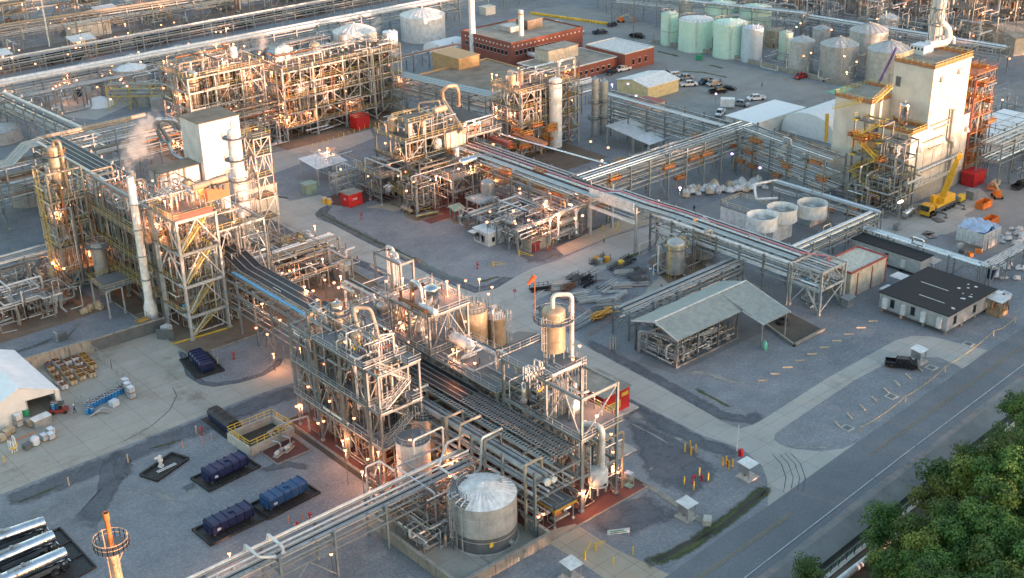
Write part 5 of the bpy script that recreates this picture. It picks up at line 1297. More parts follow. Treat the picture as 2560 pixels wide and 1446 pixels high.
for z in(6.2,11.6,17.5):m=MB();m.box(90.4,211.5,z-.07,91.6,240,z);m.m=1;m.rail([(90.4,211.5,z),(90.4,240,z)],1.1,2,.06);m.build('walkway',['deck_brown','rail_yellow'],t)
fill(PS,92.5,203,100,211,LS,23,npipe=44,nves=9,npump=2,nlamp=8,tone='warm',hmax=4,small=.8)
fill('the long unit behind the white stair tower',92.5,213,100,245,[6.2,11.6,17.5],24,npipe=50,nves=18,npump=4,nlamp=20,tone='warm',hmax=5)
fill('the pipework right of the white stair tower',101,203,112,236,[6,12,18],25,npipe=30,nves=8,npump=2,nlamp=6,tone='warm',hmax=4)
clutter(PS,101,203,113,250,18,220,26,'warm')
clutter('long unit',92.3,203,100.3,245,24,260,27,'warm')
frame('process_structure','open steel frame between the white stair tower and the white boiler block',[101.6,107,112.5],[206,214,222,230],[6,12,18.5],colm='steel_white',railm='rail_yellow',decks={0:[],1:[(101.6,214,107,230)],2:[(101.6,206,107,222)]},cs=.36,deckm='deck_brown')
x,y=g(540,492,25);flatbox('fan_house','rust-orange fan house on top of the unit beside the white stair tower',x-2.5,y-1.5,x+2.2,y+2.2,27.6,'scaff_orange','roof_brown',z0=25,cat='fan house')
for k,(px,py)in enumerate(((500,463),(520,456),(545,450))):xx,yy=g(px,py,28.5);tag(MB().drum((xx-1.8,yy,28.4),(xx+2.0,yy,28.4),.6,14,.25).build('exhaust_duct','pipe_tan'),('first','middle','last')[k]+' brown duct over the rust-orange fan house','duct')
for k in range(4):xx,yy=g(525+k*12,478,27);tag(MB().lathe([(.35,27.4),(.35,28.2),(.25,28.2)],(xx,yy,0),12).build('roof_vent','steel_dark'),'short dark vent on the rust-orange fan house','vent','vents of the rust-orange fan house')
x,y=g(396,800)
x=89.9;y=214.0
m=MB().lathe([(1.3,0),(1.3,3.6),(.85,5.2),(.8,14),(.72,24),(.66,30.6),(.58,30.6),(.56,29.5)],(x,y,0),22);m.m=1
for z in(9.5,14.5,20,25.2):m.lathe([(.8,z-.1),(1.1,z-.1),(1.1,z+.1),(.8,z+.1)],(x,y,0),18,smooth=False)
t=thing('chimney_stack','slender white steel stack standing against the left unit, ringed by guy collars','stack',(x,y,0));m.build('shaft',['vessel_white','steel'],t)
m=MB();m.beam((x,y,25.2),(92,214,25),.15);m.beam((x,y,14.5),(92,214,14.5),.15);m.build('stay','steel',t)
xs2,ys2=g(328,428,27);single(MB().lathe([(.5,12),(.5,27),(.4,27)],(xs2,ys2,0),14),'steam_vent','steel_white','short white vent pipe breathing out the big steam plume','vent')
t=flatbox('boiler_house','plain tall white metal-clad boiler block glowing in the low sun',128.0,260.2,138.6,269.8,22.2,'wall_white','roof_brown')
MB().box(127.9,264,6,127.95,264.8,7.2).box(127.9,262,3,127.95,262.8,4).build('louvre','steel_dark',t)
flatbox('boiler_annex','lower white annex with dark pilasters left of the white boiler block',117.5,262,127.7,268,12.0,'wall_white','roof_brown',windows=[('y',119.5,0,.8,12,'steel_tan'),('y',123.6,0,.8,12,'steel_tan'),('x',265,0,.8,12,'steel_tan')])
flatbox('boiler_plinth','white lower wing right of the white boiler block behind the ringed tower',131.0,246.5,139.2,259.8,8.5,'wall_white','roof_brown')
def zat(px,py,z):a,b=g(px,py,z);return(a,b,z)
for k,dx in enumerate((0,9)):
 ppipe([zat(405+dx*2,352,12.5),zat(385+dx,308,18),zat(396+dx,298,20.5),zat(425+dx*1.5,302,19.5),zat(440+dx*1.2,322,17.0)],.5,'pipe_silver','the boiler block',12,('outer','inner')[k]+' shiny silver duct hooped beside the white boiler block')
ppipe([zat(418,350,12.5),zat(432,385,9),zat(468,405,8),zat(482,440,3)],.5,'pipe_silver','the boiler block',12,'long shiny silver duct stepping down the white boiler annex')
x,y=124.1,236.3
vvessel(x,y,0,2.25,17.5,'vessel_white','stout white lower half of the ringed scrubber tower beside the black cable trays',None,plats=((7.5,3.1),(11.5,3.3),(16,3.2)),ladder=5.6,seg=28,cat='tower',name='scrubber_tower',nozz=5)
t=bpy.data.objects['scrubber_tower'];t['label']='tall white ringed scrubber tower with round platforms beside the black cable trays'
m=MB().lathe([(2.2,16.2),(1.5,18.0),(1.5,26.2),(1.1,27.2),(.5,27.4),(.5,29.0),(.4,29)],(x,y,0),26);m.build('upper_shell','vessel_white',t)
for zp in(20.5,25.5):
 m=MB();m.lathe([(1.5,zp-.12),(2.6,zp-.12),(2.6,zp),(1.5,zp)],(x,y,0),18,smooth=False);m.m=1;m.rail([(x+2.6*math.cos(6.2832*k/16),y+2.6*math.sin(6.2832*k/16),zp)for k in range(17)],1.1,1.3,.06);m.build('platform',['deck','rail_grey'],t)
frame('process_structure','slim lattice of white steel with landings right of the ringed white tower',[127.2,131.2],[233.5,237.5],[6,11,16,21,25],colm='steel_white',cs=.26,railm='rail_yellow',deckm='deck_brown')
fill('the ringed white tower',121,231,132,240,[6,11,16],28,npipe=16,nves=1,npump=1,nlamp=5,tone='warm',hmax=2,small=.6)
t=frame('process_structure','yellowish slender braced tower round a brown column at the left',[83,90.2],[238.5,245.5],[5.0,10.5,15.5,20.5],top=26.6,colm='steel_tan',railm='rail_yellow',deckm='deck_brown',cs=.4,bracem='steel_white')
MB().beam((83,238.5,26.4),(90.2,238.5,26.4),.3).beam((83,245.5,26.4),(90.2,245.5,26.4),.3).beam((83,238.5,26.4),(83,245.5,26.4),.3).beam((90.2,238.5,26.4),(90.2,245.5,26.4),.3).build('roof_beam','steel_tan',t)
MB().ladder((82.3,241),0,26,(-1,0)).build('caged_ladder','rail_yellow',t)
vvessel(86.6,242,4,1.25,27,'vessel_tan','tall brown column rising through the yellowish tower to an orange top platform',None,plats=((29,2.4),),rm='toe_amber',cat='column',name='process_column')
ppipe([(87.6,240.4,3),(87.6,240.4,32),(86.8,241.8,32),(86.8,241.8,30)],.35,'vessel_tan','the yellowish tower',10)
fill('the yellowish tower',83.4,239,90,245,[5,10.5,15.5,20.5],29,npipe=26,nves=5,npump=1,nlamp=6,tone='warm',hmax=4,small=.7)
clutter('yellowish',83,238,91,246,24,110,30,'warm')
t=frame('access_platform','yellow-railed platform on white legs in front of the long left unit',[84.6,87.9],[221.8,228.8],[6.1],colm='steel_white',railm='rail_yellow',deckm='deck',cs=.3,bfaces='',cat='platform',decks={0:[(84.6,221.8,92,228.8)]})
vvessel(88.5,232,.2,1.5,12,'vessel_grey','grey upright vessel with a small railed top behind the yellow-railed platform',None,plats=((11.5,2.3),),nozz=4)
PE='the exchanger bank at the far left'
rack('over the exchanger bank at the far left',(50,247),(83,247),6,[5,8],6,n_rand=(6,6),seed=41)
x,y=g(95,665,4.5);hdrum((x,y,3.2),2.15-3.14159/2-.58+1.0,9,.95,'car_navy' if False else 'steel_dark','big dark blue-grey exchanger pointing at the camera in the left bank',name='heat_exchanger',cat='exchanger',flange=True)
for k in range(7):hdrum((60+k*3.4,236+(k%3)*2.2,.2+(k%2)*2.6),1,5.5,.55+.12*(k%2),('vessel_grey','pipe_grey','vessel_tan')[k%3],'%s exchanger lying in the bank at the far left'%('silver grey','grey steel','tan')[k%3],'exchangers of the far left bank',name='heat_exchanger',cat='exchanger',flange=True)
fill(PE,58,230,82,246,[4.2],33,npipe=30,nves=4,npump=6,nlamp=8,tone='grey',hmax=4,small=.8);clutter(PE,56,228,82,252,6,90,34,'warm')
frame('process_structure','low steel frame over the exchanger bank at the far left',[58,64,70,76],[232,238.5,245],[4.2],decks={0:[(70,232,76,238.5)]},cs=.28)
for k,px in enumerate((81,92,103)):
 x,y=g(px,733-k*5);single(MB().lathe([(.3,0),(.5,.15),(.52,1.2),(.35,1.45),(.2,1.5),(.2,1.62),(.001,1.64)],(x,y,0),14),'gas_cylinder','mint','mint green cylinder in the row of three below the exchanger bank','cylinder','three mint green cylinders')
tank('squat plain grey tank at the left edge beside the yellowish tower',*g(75,505),4.3,6.0,.6,'tank_grey','tank_grey',5.0,False,bands=False)
for k in range(3):
 x,y=g(30,480+0,0);
frame('process_structure','rusty braced steel tower at the left edge in front of the squat grey tank',[82,88],[284,291],[6,12],colm='steel',cs=.34,railm='rail_grey',decks={0:[],1:[(82,284,88,291)]})
rack('running back from the left unit under the black trays',(104.2,254),(104.2,294),7.5,[6,10,13.5,16.4],6,n_rand=(6,6,6,0),seed=43,cs=.36,over=.4)
trays('behind the left unit',[(104.0,250,15.8),(104.0,256,16.8),(104.0,292.5,16.8)],5.6,['tray_black'],n=4)
m=MB().tube([(100.9,252,16.9),(100.9,291,16.9)],.34,12);single(m,'pipeline','pipe_white','fat white pipe along the black trays behind the left unit','pipeline')
rack('stepping down to the left edge',(58,291),(104,291),8,[6,10,13.0],6.5,n_rand=(6,6,6),seed=44,tone='warm',cs=.36)
trays('stepping down to the left edge',[(103,291.5,16.8),(98,291.5,16.6),(93.5,291.5,13.4),(58,291.5,13.4)],5.6,['steel_tan','pipe_grey'],n=4)
trays('between the left unit and the front unit',[(104.7,214,13.3),(104.7,204,13.3),(104.7,199,12),(104.7,171.5,12)],4.6,['tray_black'],n=3)
single(MB().beam((101.4,200,11.9),(101.4,168,11.9),.7,.16),'cable_tray','pipe_blue','bright blue cable tray beside the black trays at the left unit','cable tray')
rack('between the left unit and the front unit',(103.9,166.5),(103.9,203),7.2,[5.2,8.4,11.0],6,n_rand=(6,6,4),seed=45,tone='warm',cs=.34,over=.3)
for px,py,z in((683,885,3.5),(640,820,4),(668,836,6),(655,760,9),(700,800,9)):lamp_px(px,py,z,'the rack between the left unit and the front unit')
rack('behind the white boiler block',(104,298.4),(128,298.4),7,[5,8.5,11.5,14.2],6,n_rand=(5,5,5,5),seed=46,tone='warm');rack('far behind the white boiler block',(128,300),(172,300),7,[5,8.5,11],6,n_rand=(5,5,5),seed=47,tone='warm')
single(MB().tube([(104,300.5,14.9),(133,300.5,14.9)],.55,14),'pipeline','pipe_tan','fat beige pipe on top of the rack behind the white boiler block','pipeline')
rack('slanting in from the upper left corner',(119.5,366),(121.8,306),5.5,[6.5,10],7,n_rand=(6,6),seed=48,pipes=[(.1,1,.38,'pipe_white'),(-.6,1,.2,'tray_black')])
PL='the low frames beside the concrete road'
frame('process_structure','low bare tan steel frames over pumps beside the concrete road',[113,119,125,131],[204,211,218,225],[4.6],colm='steel_tan',decks={0:[]},cs=.3,bfaces='')
fill(PL,112.5,203,132,226,[4.4],51,npipe=34,nves=12,npump=8,nlamp=9,tone='warm',hmax=3,small=.8);clutter(PL,112,203,133,228,4.5,110,52,'warm')
rack('over the low frames beside the concrete road',(112,215),(134,215),4,[5.4],6,n_rand=(6,),seed=53,tone='warm',colm='steel_tan')
for k,(a,b,c,lab)in enumerate(((872,705,3.2,'pale grey steel shelter with open front nearest the front unit'),(826,668,2.6,'white-roofed analyser shelter beside the concrete road, in the middle of three'),(826,650,2.4,'small white-roofed shelter farthest back of the three beside the concrete road'))):
 x0,y0=g(a-20,b);t=flatbox('equipment_shelter',lab,x0,y0,x0+3.2,y0+2.6,c,'wall_grey','roof_white',cat='shelter',doors=[('y',x0+1.5,0,1.2,2,'steel_dark')])
for k,(a,b,w_)in enumerate(((699,612,1.6),(715,606,1.8),(747,597,2))):x0,y0=g(a,b);m=MB().cb((x0,y0,0),(w_,1.2,1.0),.1);m.lathe([(.35,1.0),(.3,1.25),(.001,1.3)],(x0,y0,0),10);single(m,'tool_box','yellow',('leftmost','middle','right-hand')[k]+' yellow equipment box behind the low frames by the concrete road','box')
for k,(a,b)in enumerate(((720,600),(728,604),(735,602))):hydrant(a,b,'red hydrant post between the yellow equipment boxes','red posts by the yellow boxes',.9)
bollard(894,650,'orange',.9,.16,'orange and white traffic cone on the edge of the concrete road',None,'traffic_cone',True)
def steam(label,pts,dens=1.0):
 t=thing('steam_plume',label,'steam',tuple(pts[0][0]))
 for nm,f,mt in(('core',.62,'steam'),('veil',1.15,'steam_thin')):
  m=MB();rr=random.Random(len(pts)*7+int(pts[0][0][0]))
  for i,(c,r)in enumerate(pts[:-1]if nm=='core' and len(pts)>5 else pts):
   for q in range(3):
    rq=r*f*rr.uniform(.55,.95);cc=(c[0]+rr.uniform(-.5,.5)*r*f,c[1]+rr.uniform(-.5,.5)*r*f,c[2]+rr.uniform(-.6,.6)*r);m.lathe([(.01,-rq)]+[(rq*math.cos(a),rq*math.sin(a))for a in(-1.1,-.7,-.3,.1,.5,.9,1.2)]+[(.01,rq)],cc,12)
  o=m.build(nm,mt,t);md=o.modifiers.new('r','REMESH');md.mode='VOXEL';md.voxel_size=.3
  tx=bpy.data.textures.new('puffs','CLOUDS');tx.noise_scale=.9;dm=o.modifiers.new('d','DISPLACE');dm.texture=tx;dm.strength=pts[-1][1]*.5;dm.mid_level=.5
 return t
for nm,lo,dn in(('steam',.34,.55),('steam_thin',.42,.22)):
 sm=bpy.data.materials.new(nm);sm.use_nodes=True;nt=sm.node_tree;nt.nodes.clear();MATS[nm]=sm
 out=nt.nodes.new('ShaderNodeOutputMaterial');pv=nt.nodes.new('ShaderNodeVolumePrincipled');pv.inputs['Color'].default_value=(.97,.96,.96,1);pv.inputs['Anisotropy'].default_value=.2
 geo=_n(nt,'NewGeometry');nn_=_noise(nt,geo.outputs['Position'],.6,4,.6);nt.links.new(_mr(nt,nn_,lo,.74,.0,dn),pv.inputs['Density']);nt.links.new(pv.outputs[0],out.inputs[1])
P_=[((326,424),.7,27.6),((328,408),1.2,28.8),((330,392),1.5,30.2),((338,374),1.7,31.8),((348,358),1.9,33.2),((355,340),1.9,34.6),((360,322),1.7,36),((368,306),1.5,37.4),((382,292),1.2,38.6)]
steam('white steam plume drifting up from the short vent beside the white boiler block',[(g3(a[0]-3,a[1],z),r*1.4)for a,r,z in P_])
PY='the left drum yard'
t=thing('storage_tent','big white ridge-roofed storage tent with an open front at the left edge','tent',(57,200,0))
X0,X1,Y0,Y1,EH,RH=49.8,62.8,193.8,214,3.6,6.4;xm=(X0+X1)/2
m=MB()
for s,xe in((-1,X0),(1,X1)):
 n=4
 for k in range(n):
  ya,yb=Y0+(Y1-Y0)*k/n,Y0+(Y1-Y0)*(k+1)/n;q=[(xe,ya,EH),(xe,yb,EH),(xm,yb,RH),(xm,ya,RH)];m.hexa([(a,b,c-.05)for a,b,c in(q if s<0 else q[::-1])][::1],[(a,b,c+.05)for a,b,c in(q if s<0 else q[::-1])])
m.build('roof','canvas_white',t)
m=MB();m.box(X0-.05,Y0,0,X0+.05,Y1,EH);m.box(X1-.05,Y0,0,X1+.05,Y1,EH);m.poly([(X0,Y1,0),(X1,Y1,0),(X1,Y1,EH),(xm,Y1,RH),(X0,Y1,EH)])
for pl in([(X0,0),(57.0,0),(57.0,3.6),(xm,RH-.2),(X0,EH)],[(62.0,0),(X1,0),(X1,EH),(62.0,3.8)],[(57.0,3.6),(62.0,3.2),(62.0,3.85),(xm,RH-.2)]):m.poly([(a,Y0+.1,b)for a,b in pl]);m.poly([(a,Y0+.2,b)for a,b in pl][::-1])
m.build('wall','canvas_white',t);MB().box(56.9,Y0-.05,0,57.1,Y0+.3,3.7).box(61.9,Y0-.05,0,62.1,Y0+.3,3.8).build('door_post','steel_white',t)
wall('stained grey concrete wall behind the drum yard',(62.5,211.4),(75.6,210.2),2.6,.4,'concrete_wall');
m=MB();m.beam((75.8,210.1,1.3),(90.5,209.5,1.3),.25,2.6);m.m=1;m.beam((75.8,209.9,2.62),(90.5,209.3,2.62),.45,.14);single(m,'dike_wall',['steel_dark','concrete_wall'],'dark smeared steel wall right of the drum yard wall','wall')
fence('chain_fence','chain-link fence along the right side of the drum yard',[(75.2,209.5),(75.3,201),(75.3,193.2)],2.2,2.6)
fence('chain_fence','chain-link fence with an open gate along the front of the drum yard',[(75.2,192.9),(69.8,190.9)],2.2,2.6);fence('chain_fence','swung-open chain-link gate leaf near the tent mouth',[(66.4,190.0),(64.9,193.5)],2.2,1.8);fence('chain_fence','short chain-link panel beside the blue drum row gate',[(66.4,190.0),(64.6,188.6)],2.2,1.6)
BAR={}
def barrel(x,y,z,body,lid,label,group,h=.9,r=.3):
 k=(body,lid)
 if k not in BAR:
  m=MB().lathe([(r,0),(r,h*.3),(r*1.03,h*.33),(r,h*.36),(r,h*.64),(r*1.03,h*.67),(r,h*.7),(r,h)],(0,0,0),12);m.m=1;m.lathe([(r*1.02,h-.06),(r*1.02,h+.03),(r*.9,h+.03),(r*.88,h),(.001,h)],(0,0,0),12)
  BAR[k]=m.build('drum_barrel',[body,lid]);o=BAR[k]
 else:o=BAR[k].copy();COL.objects.link(o)
 o.location=(x,y,z);o.rotation_euler=(0,0,x*7);tag(o,label,'barrel',group);return o
rb=random.Random(8)
def pallet(x,y,label,rz=0):m=MB();m.cb((x,y,.1),(1.35,1.35,.04),rz);[m.cb((x+dx*math.cos(rz),y+dx*math.sin(rz),0),(.1,1.35,.1),rz)for dx in(-.55,0,.55)];return single(m,'pallet','wood',label,'pallet','pallets under the drums')
def drumrow(p,q,n,body,lid,lab,gr):
 a=V3(g3(*p,.5));b=V3(g3(*q,.5))
 for i in range(n):
  c=a.lerp(b,i/max(1,n-1));pallet(c.x,c.y,'wooden pallet under the '+gr)
  for dx in(-.32,.32):
   for dy in(-.32,.32):barrel(c.x+dx,c.y+dy,.14,body,lid,lab,gr)
drumrow((127,922),(146,948),3,'barrel_tan','barrel_lid','tan drum with a rusty lid in the row nearest the tent','tan drums nearest the tent')
drumrow((148,955),(160,966),2,'barrel_white','barrel_lid','white drum at the front end of the row nearest the tent','white drums nearest the tent')
drumrow((140,906),(160,922),3,'barrel_white','barrel_lid','white drum with a rusty lid in the second row from the tent','white drums in the second row')
drumrow((163,930),(183,955),3,'barrel_tan','barrel_lid','tan drum with a rusty lid in the second row from the tent','tan drums in the second row')
drumrow((170,906),(182,924),2,'barrel_white','barrel_lid','white drum with a rusty lid in the third row from the tent','white drums in the third row')
drumrow((192,926),(205,944),3,'barrel_tan','barrel_lid','tan drum with a rusty lid in the third row from the tent','tan drums in the third row')
drumrow((188,898),(208,922),3,'barrel_white','barrel_lid','white drum with a rusty lid in the fourth row from the tent','white drums in the fourth row')
drumrow((218,930),(230,936),2,'barrel_tan','barrel_lid','tan drum with a rusty lid at the front end of the fourth row','tan drums in the fourth row')
drumrow((208,892),(232,916),4,'barrel_tan','toe_amber','tan drum with an amber lid in the row beside the fence','amber-lidded drums beside the fence')
for k,(a,b)in enumerate(((113,914),(118,922),(122,916))):barrel(*g(a,b),.02,'barrel_blue','barrel_lid','blue drum with a rusty lid at the tent corner of the yard','blue drums at the tent corner')
for k,(a,b)in enumerate(((199,888),(206,887))):barrel(*g(a,b),.02,'barrel_blue','barrel_blue','all blue drum against the concrete wall of the yard','blue drums against the wall')
A_=V3(g3(222,1026));B_=V3(g3(312,981))
for i in range(13):
 c=A_.lerp(B_,i/12)
 for s in(0,.66):barrel(c.x+.12*s,c.y+s,.02,'barrel_blue','barrel_white','blue drum with a white top in the long row along the front fence','blue drums along the front fence',1.15)
for a,b in((218,1036),(226,1032),(232,1034)):barrel(*g(a,b),.02,'barrel_blue','barrel_white','short blue drum at the gate end of the front fence row','short blue drums by the gate',.8)
for k,(a,b)in enumerate(((316,975),(322,985),(330,995))):
 x,y=g(a,b);ibc(x,y,0,.1,'lower white caged container at the fence corner of the drum yard','containers at the fence corner');ibc(x,y,1.14,.1,'upper white caged container at the fence corner of the drum yard','upper containers at the fence corner')
x,y=g(286,1015);m=MB().cb((x,y,.1),(1.4,1.2,1.0),.3);m.cb((x,y,1.1),(1.2,1.0,.05),.3);single(m,'tote_box','tank_blue','pale blue wrapped tote leaning on the blue drum row','tote')
for k in range(4):a=V3(g3(225+k*3,1044-k*2));b=V3(g3(272+k*2,1034-k*2));mid=(a+b)/2+V3((.3,.5,.5+.1*k));tag(MB().tube([a+V3((0,0,.2)),(a+mid)/2+V3((0,0,.22)),mid,(b+mid)/2+V3((0,0,.2)),b+V3((0,0,.2))],.11,8).build('hose','pipe_grey'),'grey bowed pipe lying in front of the blue drums','pipe','bowed pipes before the blue drums')
PIB='the container corner left of the tent'
for k,(a,b,mt,z)in enumerate(((18,1090,'barrel_tan',0),(28,1082,'barrel_tan',0),(48,1065,'ibc_white',0),(48,1065,'ibc_white',1.14),(78,1065,'barrel_tan',0),(128,1085,'ibc_white',0),(112,1100,'ibc_white',0),(128,1097,'ibc_white',0),(6,1102,'barrel_tan',0),(18,1060,'ibc_white',0))):
 x,y=g(a,b);ibc(x,y,z,.15,'%s caged container in the corner beside the tent'%('yellowed' if mt=='barrel_tan' else 'white'),'%s containers beside the tent'%('yellowed' if mt=='barrel_tan' else 'white'),mt)
x,y=g(90,1112);m=MB().lathe([(.75,0),(.8,.15)],(x,y,0),16);m.m=1;m.lathe([(.72,.15),(.72,1.3),(.5,1.55),(.2,1.6),(.2,1.7),(.001,1.7)],(x,y,0),16);single(m,'poly_tank',['green','ibc_white'],'round white poly tank on a green base beside the tent containers','tank')
x,y=g(68,1050);m=MB().lathe([(.6,0),(.6,1.2),(.45,1.2),(.42,1.0)],(x,y,.9),16);single(m,'spill_drum','green','bright green open-topped drum among the tent containers','drum')
x,y=g(105,1062);m=MB().cb((x,y,.02),(3.0,1.6,1.5),.12);m.m=1;m.cb((x,y,1.52),(3.2,1.8,.08),.12);single(m,'canopy_box',['galv','roof_white'],'white-topped cage box between the containers and the utility cart','box')
x,y=g(70,1122);m=MB().cb((x,y,.1),(1.3,1.1,.9),.3);single(m,'waste_bin','steel_dark','dark open bin in front of the green-based poly tank','bin')
x,y=g(40,1130);valves(x,y,0,'the container corner',3,'vessel_white',3,.4)
m=MB();p=V3(g3(40,1105));q=V3(g3(88,1086));m.tube([p+V3((0,0,.3)),q+V3((0,0,.5))],.09,8);single(m,'pole','orange','orange pole lying across the container corner','pole')
bollard(11,1155,'yellow',1.1,.12,'yellow bollard with dark bands at the left edge',None)
def utv(px,py,rz,label,bed=True):
 x,y=g(px,py);t=thing('utility_cart',label,'utility cart',(x,y,0),rz,world=False)
 MB().hexa([(-1.5,-.7,.4),(1.5,-.7,.4),(1.5,.7,.4),(-1.5,.7,.4)],[(-1.5,-.7,.85),(1.45,-.6,.95),(1.45,.6,.95),(-1.5,.7,.85)]).box(-1.6,-.75,.85,-.2,.75,.95).build('body','red_dark' if bed else 'car_black',t)
 m=MB()
 for a in(-.1,.95):
  for s in(-.6,.6):m.beam((a,s,.9),(a*.8+.05,s,1.9),.07)
 m.build('roll_cage','steel_dark',t);MB().box(-.25,-.68,1.88,.95,.68,1.95).build('roof','car_black',t);MB().box(-.1,-.55,.8,.4,.55,1.05).box(-.2,-.55,1.0,0,.55,1.45).build('seat','rubber',t)
 for a in(-1.0,1.0):
  for s in(-.65,.65):wheel(None,a,s,.32,.25,t)
 return t,x,y
t,x,y=utv(150,1032,-.5,'black and red utility cart loaded with blue drums at the tent mouth')
for dx,dy in((-.9,.35),(-.9,-.35),(-.3,.0)):
 c,s=math.cos(-.5),math.sin(-.5);barrel(x+dx*c-dy*s,y+dx*s+dy*c,.96,'barrel_blue','barrel_white','blue drum riding on the utility cart','blue drums on the utility cart',.75,.27)
person(*g(188,1034),2.4,'person in a blue shirt, dark trousers and white hard hat by the drum yard gate','cloth_blue')
for k,(a,b,s)in enumerate(((210,783,1.3),(225,776,1.5),(243,768,1.6),(250,772,1.2))):x,y=g(a,b);m=MB().cb((x,y,0),(s,s*.8,s*.6),k*.7);m.cb((x+.2,y,s*.6),(s*.6,s*.5,.3),k*1.3);single(m,'cardboard_box','barrel_tan','brown carton in the small heap on the gravel behind the wall','carton','cartons on the gravel')
for k,(a,b)in enumerate(((120,766),(126,772),(140,760),(148,764),(160,757),(168,755))):bollard(a,b,('yellow','red_dark')[k%2],1.0,.11,'short striped bollard in the group on the gravel by the exchangers','striped bollards on the gravel',stripe=True)
m=MB();
for k in range(3):
 p=V3(g3(35+k*8,887-k*3));q=V3(g3(125+k*3,855-k*3));m.beam(p+V3((0,0,.3)),q+V3((0,0,.3)),.1)
for i in range(9):p=V3(g3(35+i*10.6,887-i*3.6));m.beam(p+V3((0,0,.32)),p+V3((1.0,.8,.32)),.07)
single(m,'steel_ladder','steel_dark','long dark ladder-like steel frame lying behind the drum yard wall','ladder')
x,y=g(155,850);m=MB().cb((x,y,0),(1.8,1.3,1.7),.1);m.m=1;m.cb((x-1.1,y,.1),(.4,1.3,1.9),.1);m.m=0;m.beam((x+1,y,.2),(x+4,y,2.2),.25);single(m,'crate_unit',['steel_dark','galv'],'dark boxed fan unit with a white side panel behind the wall','unit')
x,y=g(352,830);frame('scaffold','small scaffold with an orange deck against the dark steel wall',[x,x+2],[y,y+1.3],[1.9],colm='galv',deckm='toe_amber',cs=.08,railm='galv',cat='scaffold',ped=False,bfaces='')
m=MB();x,y=g(414,850);m.beam((x-1,y+1.4,1.1),(x+1.2,y-1.4,1.1),.2,2.2);single(m,'leaning_plate','steel_dark','dark leaning steel panel at the foot of the white stack','panel')
x,y=g(418,835);m=MB().cb((x,y,0),(1.6,1.6,1.8),.3);single(m,'cabinet','vessel_white','white cabinet behind the dark leaning panel','cabinet')
m=MB();p=V3(g3(430,862));q=V3(g3(568,822));m.beam(p+V3((0,0,.1)),q+V3((0,0,.1)),.35,.25);single(m,'kerb_strip','yellow','bright yellow kerb at the foot of the white stair tower','kerb')
box_tank(565,1184,(625,1155),'dark blue ribbed vacuum box beside the yellow-railed sump')
box_tank(712,1250,(775,1218),'brighter blue ribbed vacuum box, nearest the foreground rack','blue_mid')
box_tank(575,1313,(640,1282),'dark blue ribbed vacuum box standing lowest in the photo')
box_tank(505,915,(530,942),'short dark blue ribbed box on the gravel island','navy',6.4,2.6,2.0)
x,y=g(560,1062);x2_,y2_=g(590,1085);rz=math.atan2(y2_-y,x2_-x);t=thing('rolloff_box','black roll-off box under a dark ribbed tarpaulin beside the sump','roll-off box',(x,y,0),rz,world=False)
MB().hexa([(-3.2,-1.1,.3),(3.2,-1.1,.3),(3.2,1.1,.3),(-3.2,1.1,.3)],[(-3.4,-1.25,1.6),(3.4,-1.25,1.6),(3.4,1.25,1.6),(-3.4,1.25,1.6)]).build('body','navy',t)
m=MB();n=8
for k in range(n):
 xa,xb=-3.45+6.9*k/n,-3.45+6.9*(k+1)/n;h=.5+(.06 if k%2 else 0);m.hexa([(xa,-1.3,1.55),(xb,-1.3,1.55),(xb,1.3,1.55),(xa,1.3,1.55)],[(xa,-.7,1.55+h),(xb,-.7,1.55+h),(xb,.7,1.55+h),(xa,.7,1.55+h)])
m.build('tarpaulin','liner',t);m=MB().cb((x,y,.02),(8.6,4.2,.05),rz);single(m,'spill_liner','liner','black liner under the tarpaulined roll-off box','liner')
c=[g(*q)for q in((572,1103),(682,1058),(735,1090),(628,1140))];t=thing('sump_pit','concrete sump with dirty water and a bright yellow railing','sump',(*c[0],0))
for a,b in zip(c,c[1:]+c[:1]):
 m=MB().beam((*a,.8),(*b,.8),.35,1.6);m.build('pit_wall','concrete_pale',t);m=MB().rail([(*a,1.6),(*b,1.6)],1.1,1.5,.09);m.build('guard_rail','yellow',t)
m=MB().poly([(*q,.15)for q in c]);m.build('sludge','mud',t)
wrect('pump_pad','pad_red',*(lambda p:(p[0]-3.2,p[1]-3.0,p[0]+3.0,p[1]+2.6))(g(712,1125)),Z3,True)
for k,(a,b)in enumerate(((698,1138),(722,1125))):pump(*g(a,b),.05,.4,'the small red pad beside the sump','pipe_white',1.1)
valves(*g(700,1108),0,'the small red pad beside the sump',2,'pipe_grey',5,.5)
ppipe([g3(668,1082,3),g3(706,1060,3.2),g3(706,1088,.5)],.14,'steel_tan','the small red pad beside the sump',8);ppipe([g3(706,1060,3.2),g3(770,1040,3.2),g3(775,1078,.5)],.16,'steel_white','the red paving',8)
x,y=g(412,1170);m=MB().cb((x,y,.02),(7.2,3.6,.06),.35)
for k in range(4):a=.35+k*1.5708;m.cb((x+math.cos(a)*(3.6,1.8)[k%2],y+math.sin(a)*(3.6,1.8)[k%2],.02),(.3,(3.6,7.2)[k%2],.4),a)
single(m,'spill_liner','liner','black rounded liner holding a white valve head and a ladder','liner')
x,y=g(403,1168);vv=MB().lathe([(.5,.1),(.5,.3),(.28,.35),(.28,1.1),(.45,1.15),(.45,1.5),(.25,1.55),(.2,2.2),(.001,2.25)],(x,y,0),14);vv.tube([(x-.9,y,1.9),(x+.3,y,1.9)],.2,8);single(vv,'well_head','vessel_white','white valve head standing in the black liner with the ladder','valve')
m=MB();p=V3(g3(395,1182,.4));q=V3(g3(442,1160,.4));d=(q-p).normalized();nn=V3((-d.y,d.x,0))*.45
for s in(0,1):m.beam(p+nn*s,q+nn*s,.08)
for i in range(12):k=p.lerp(q,(i+.5)/12);m.beam(k,k+nn,.05)
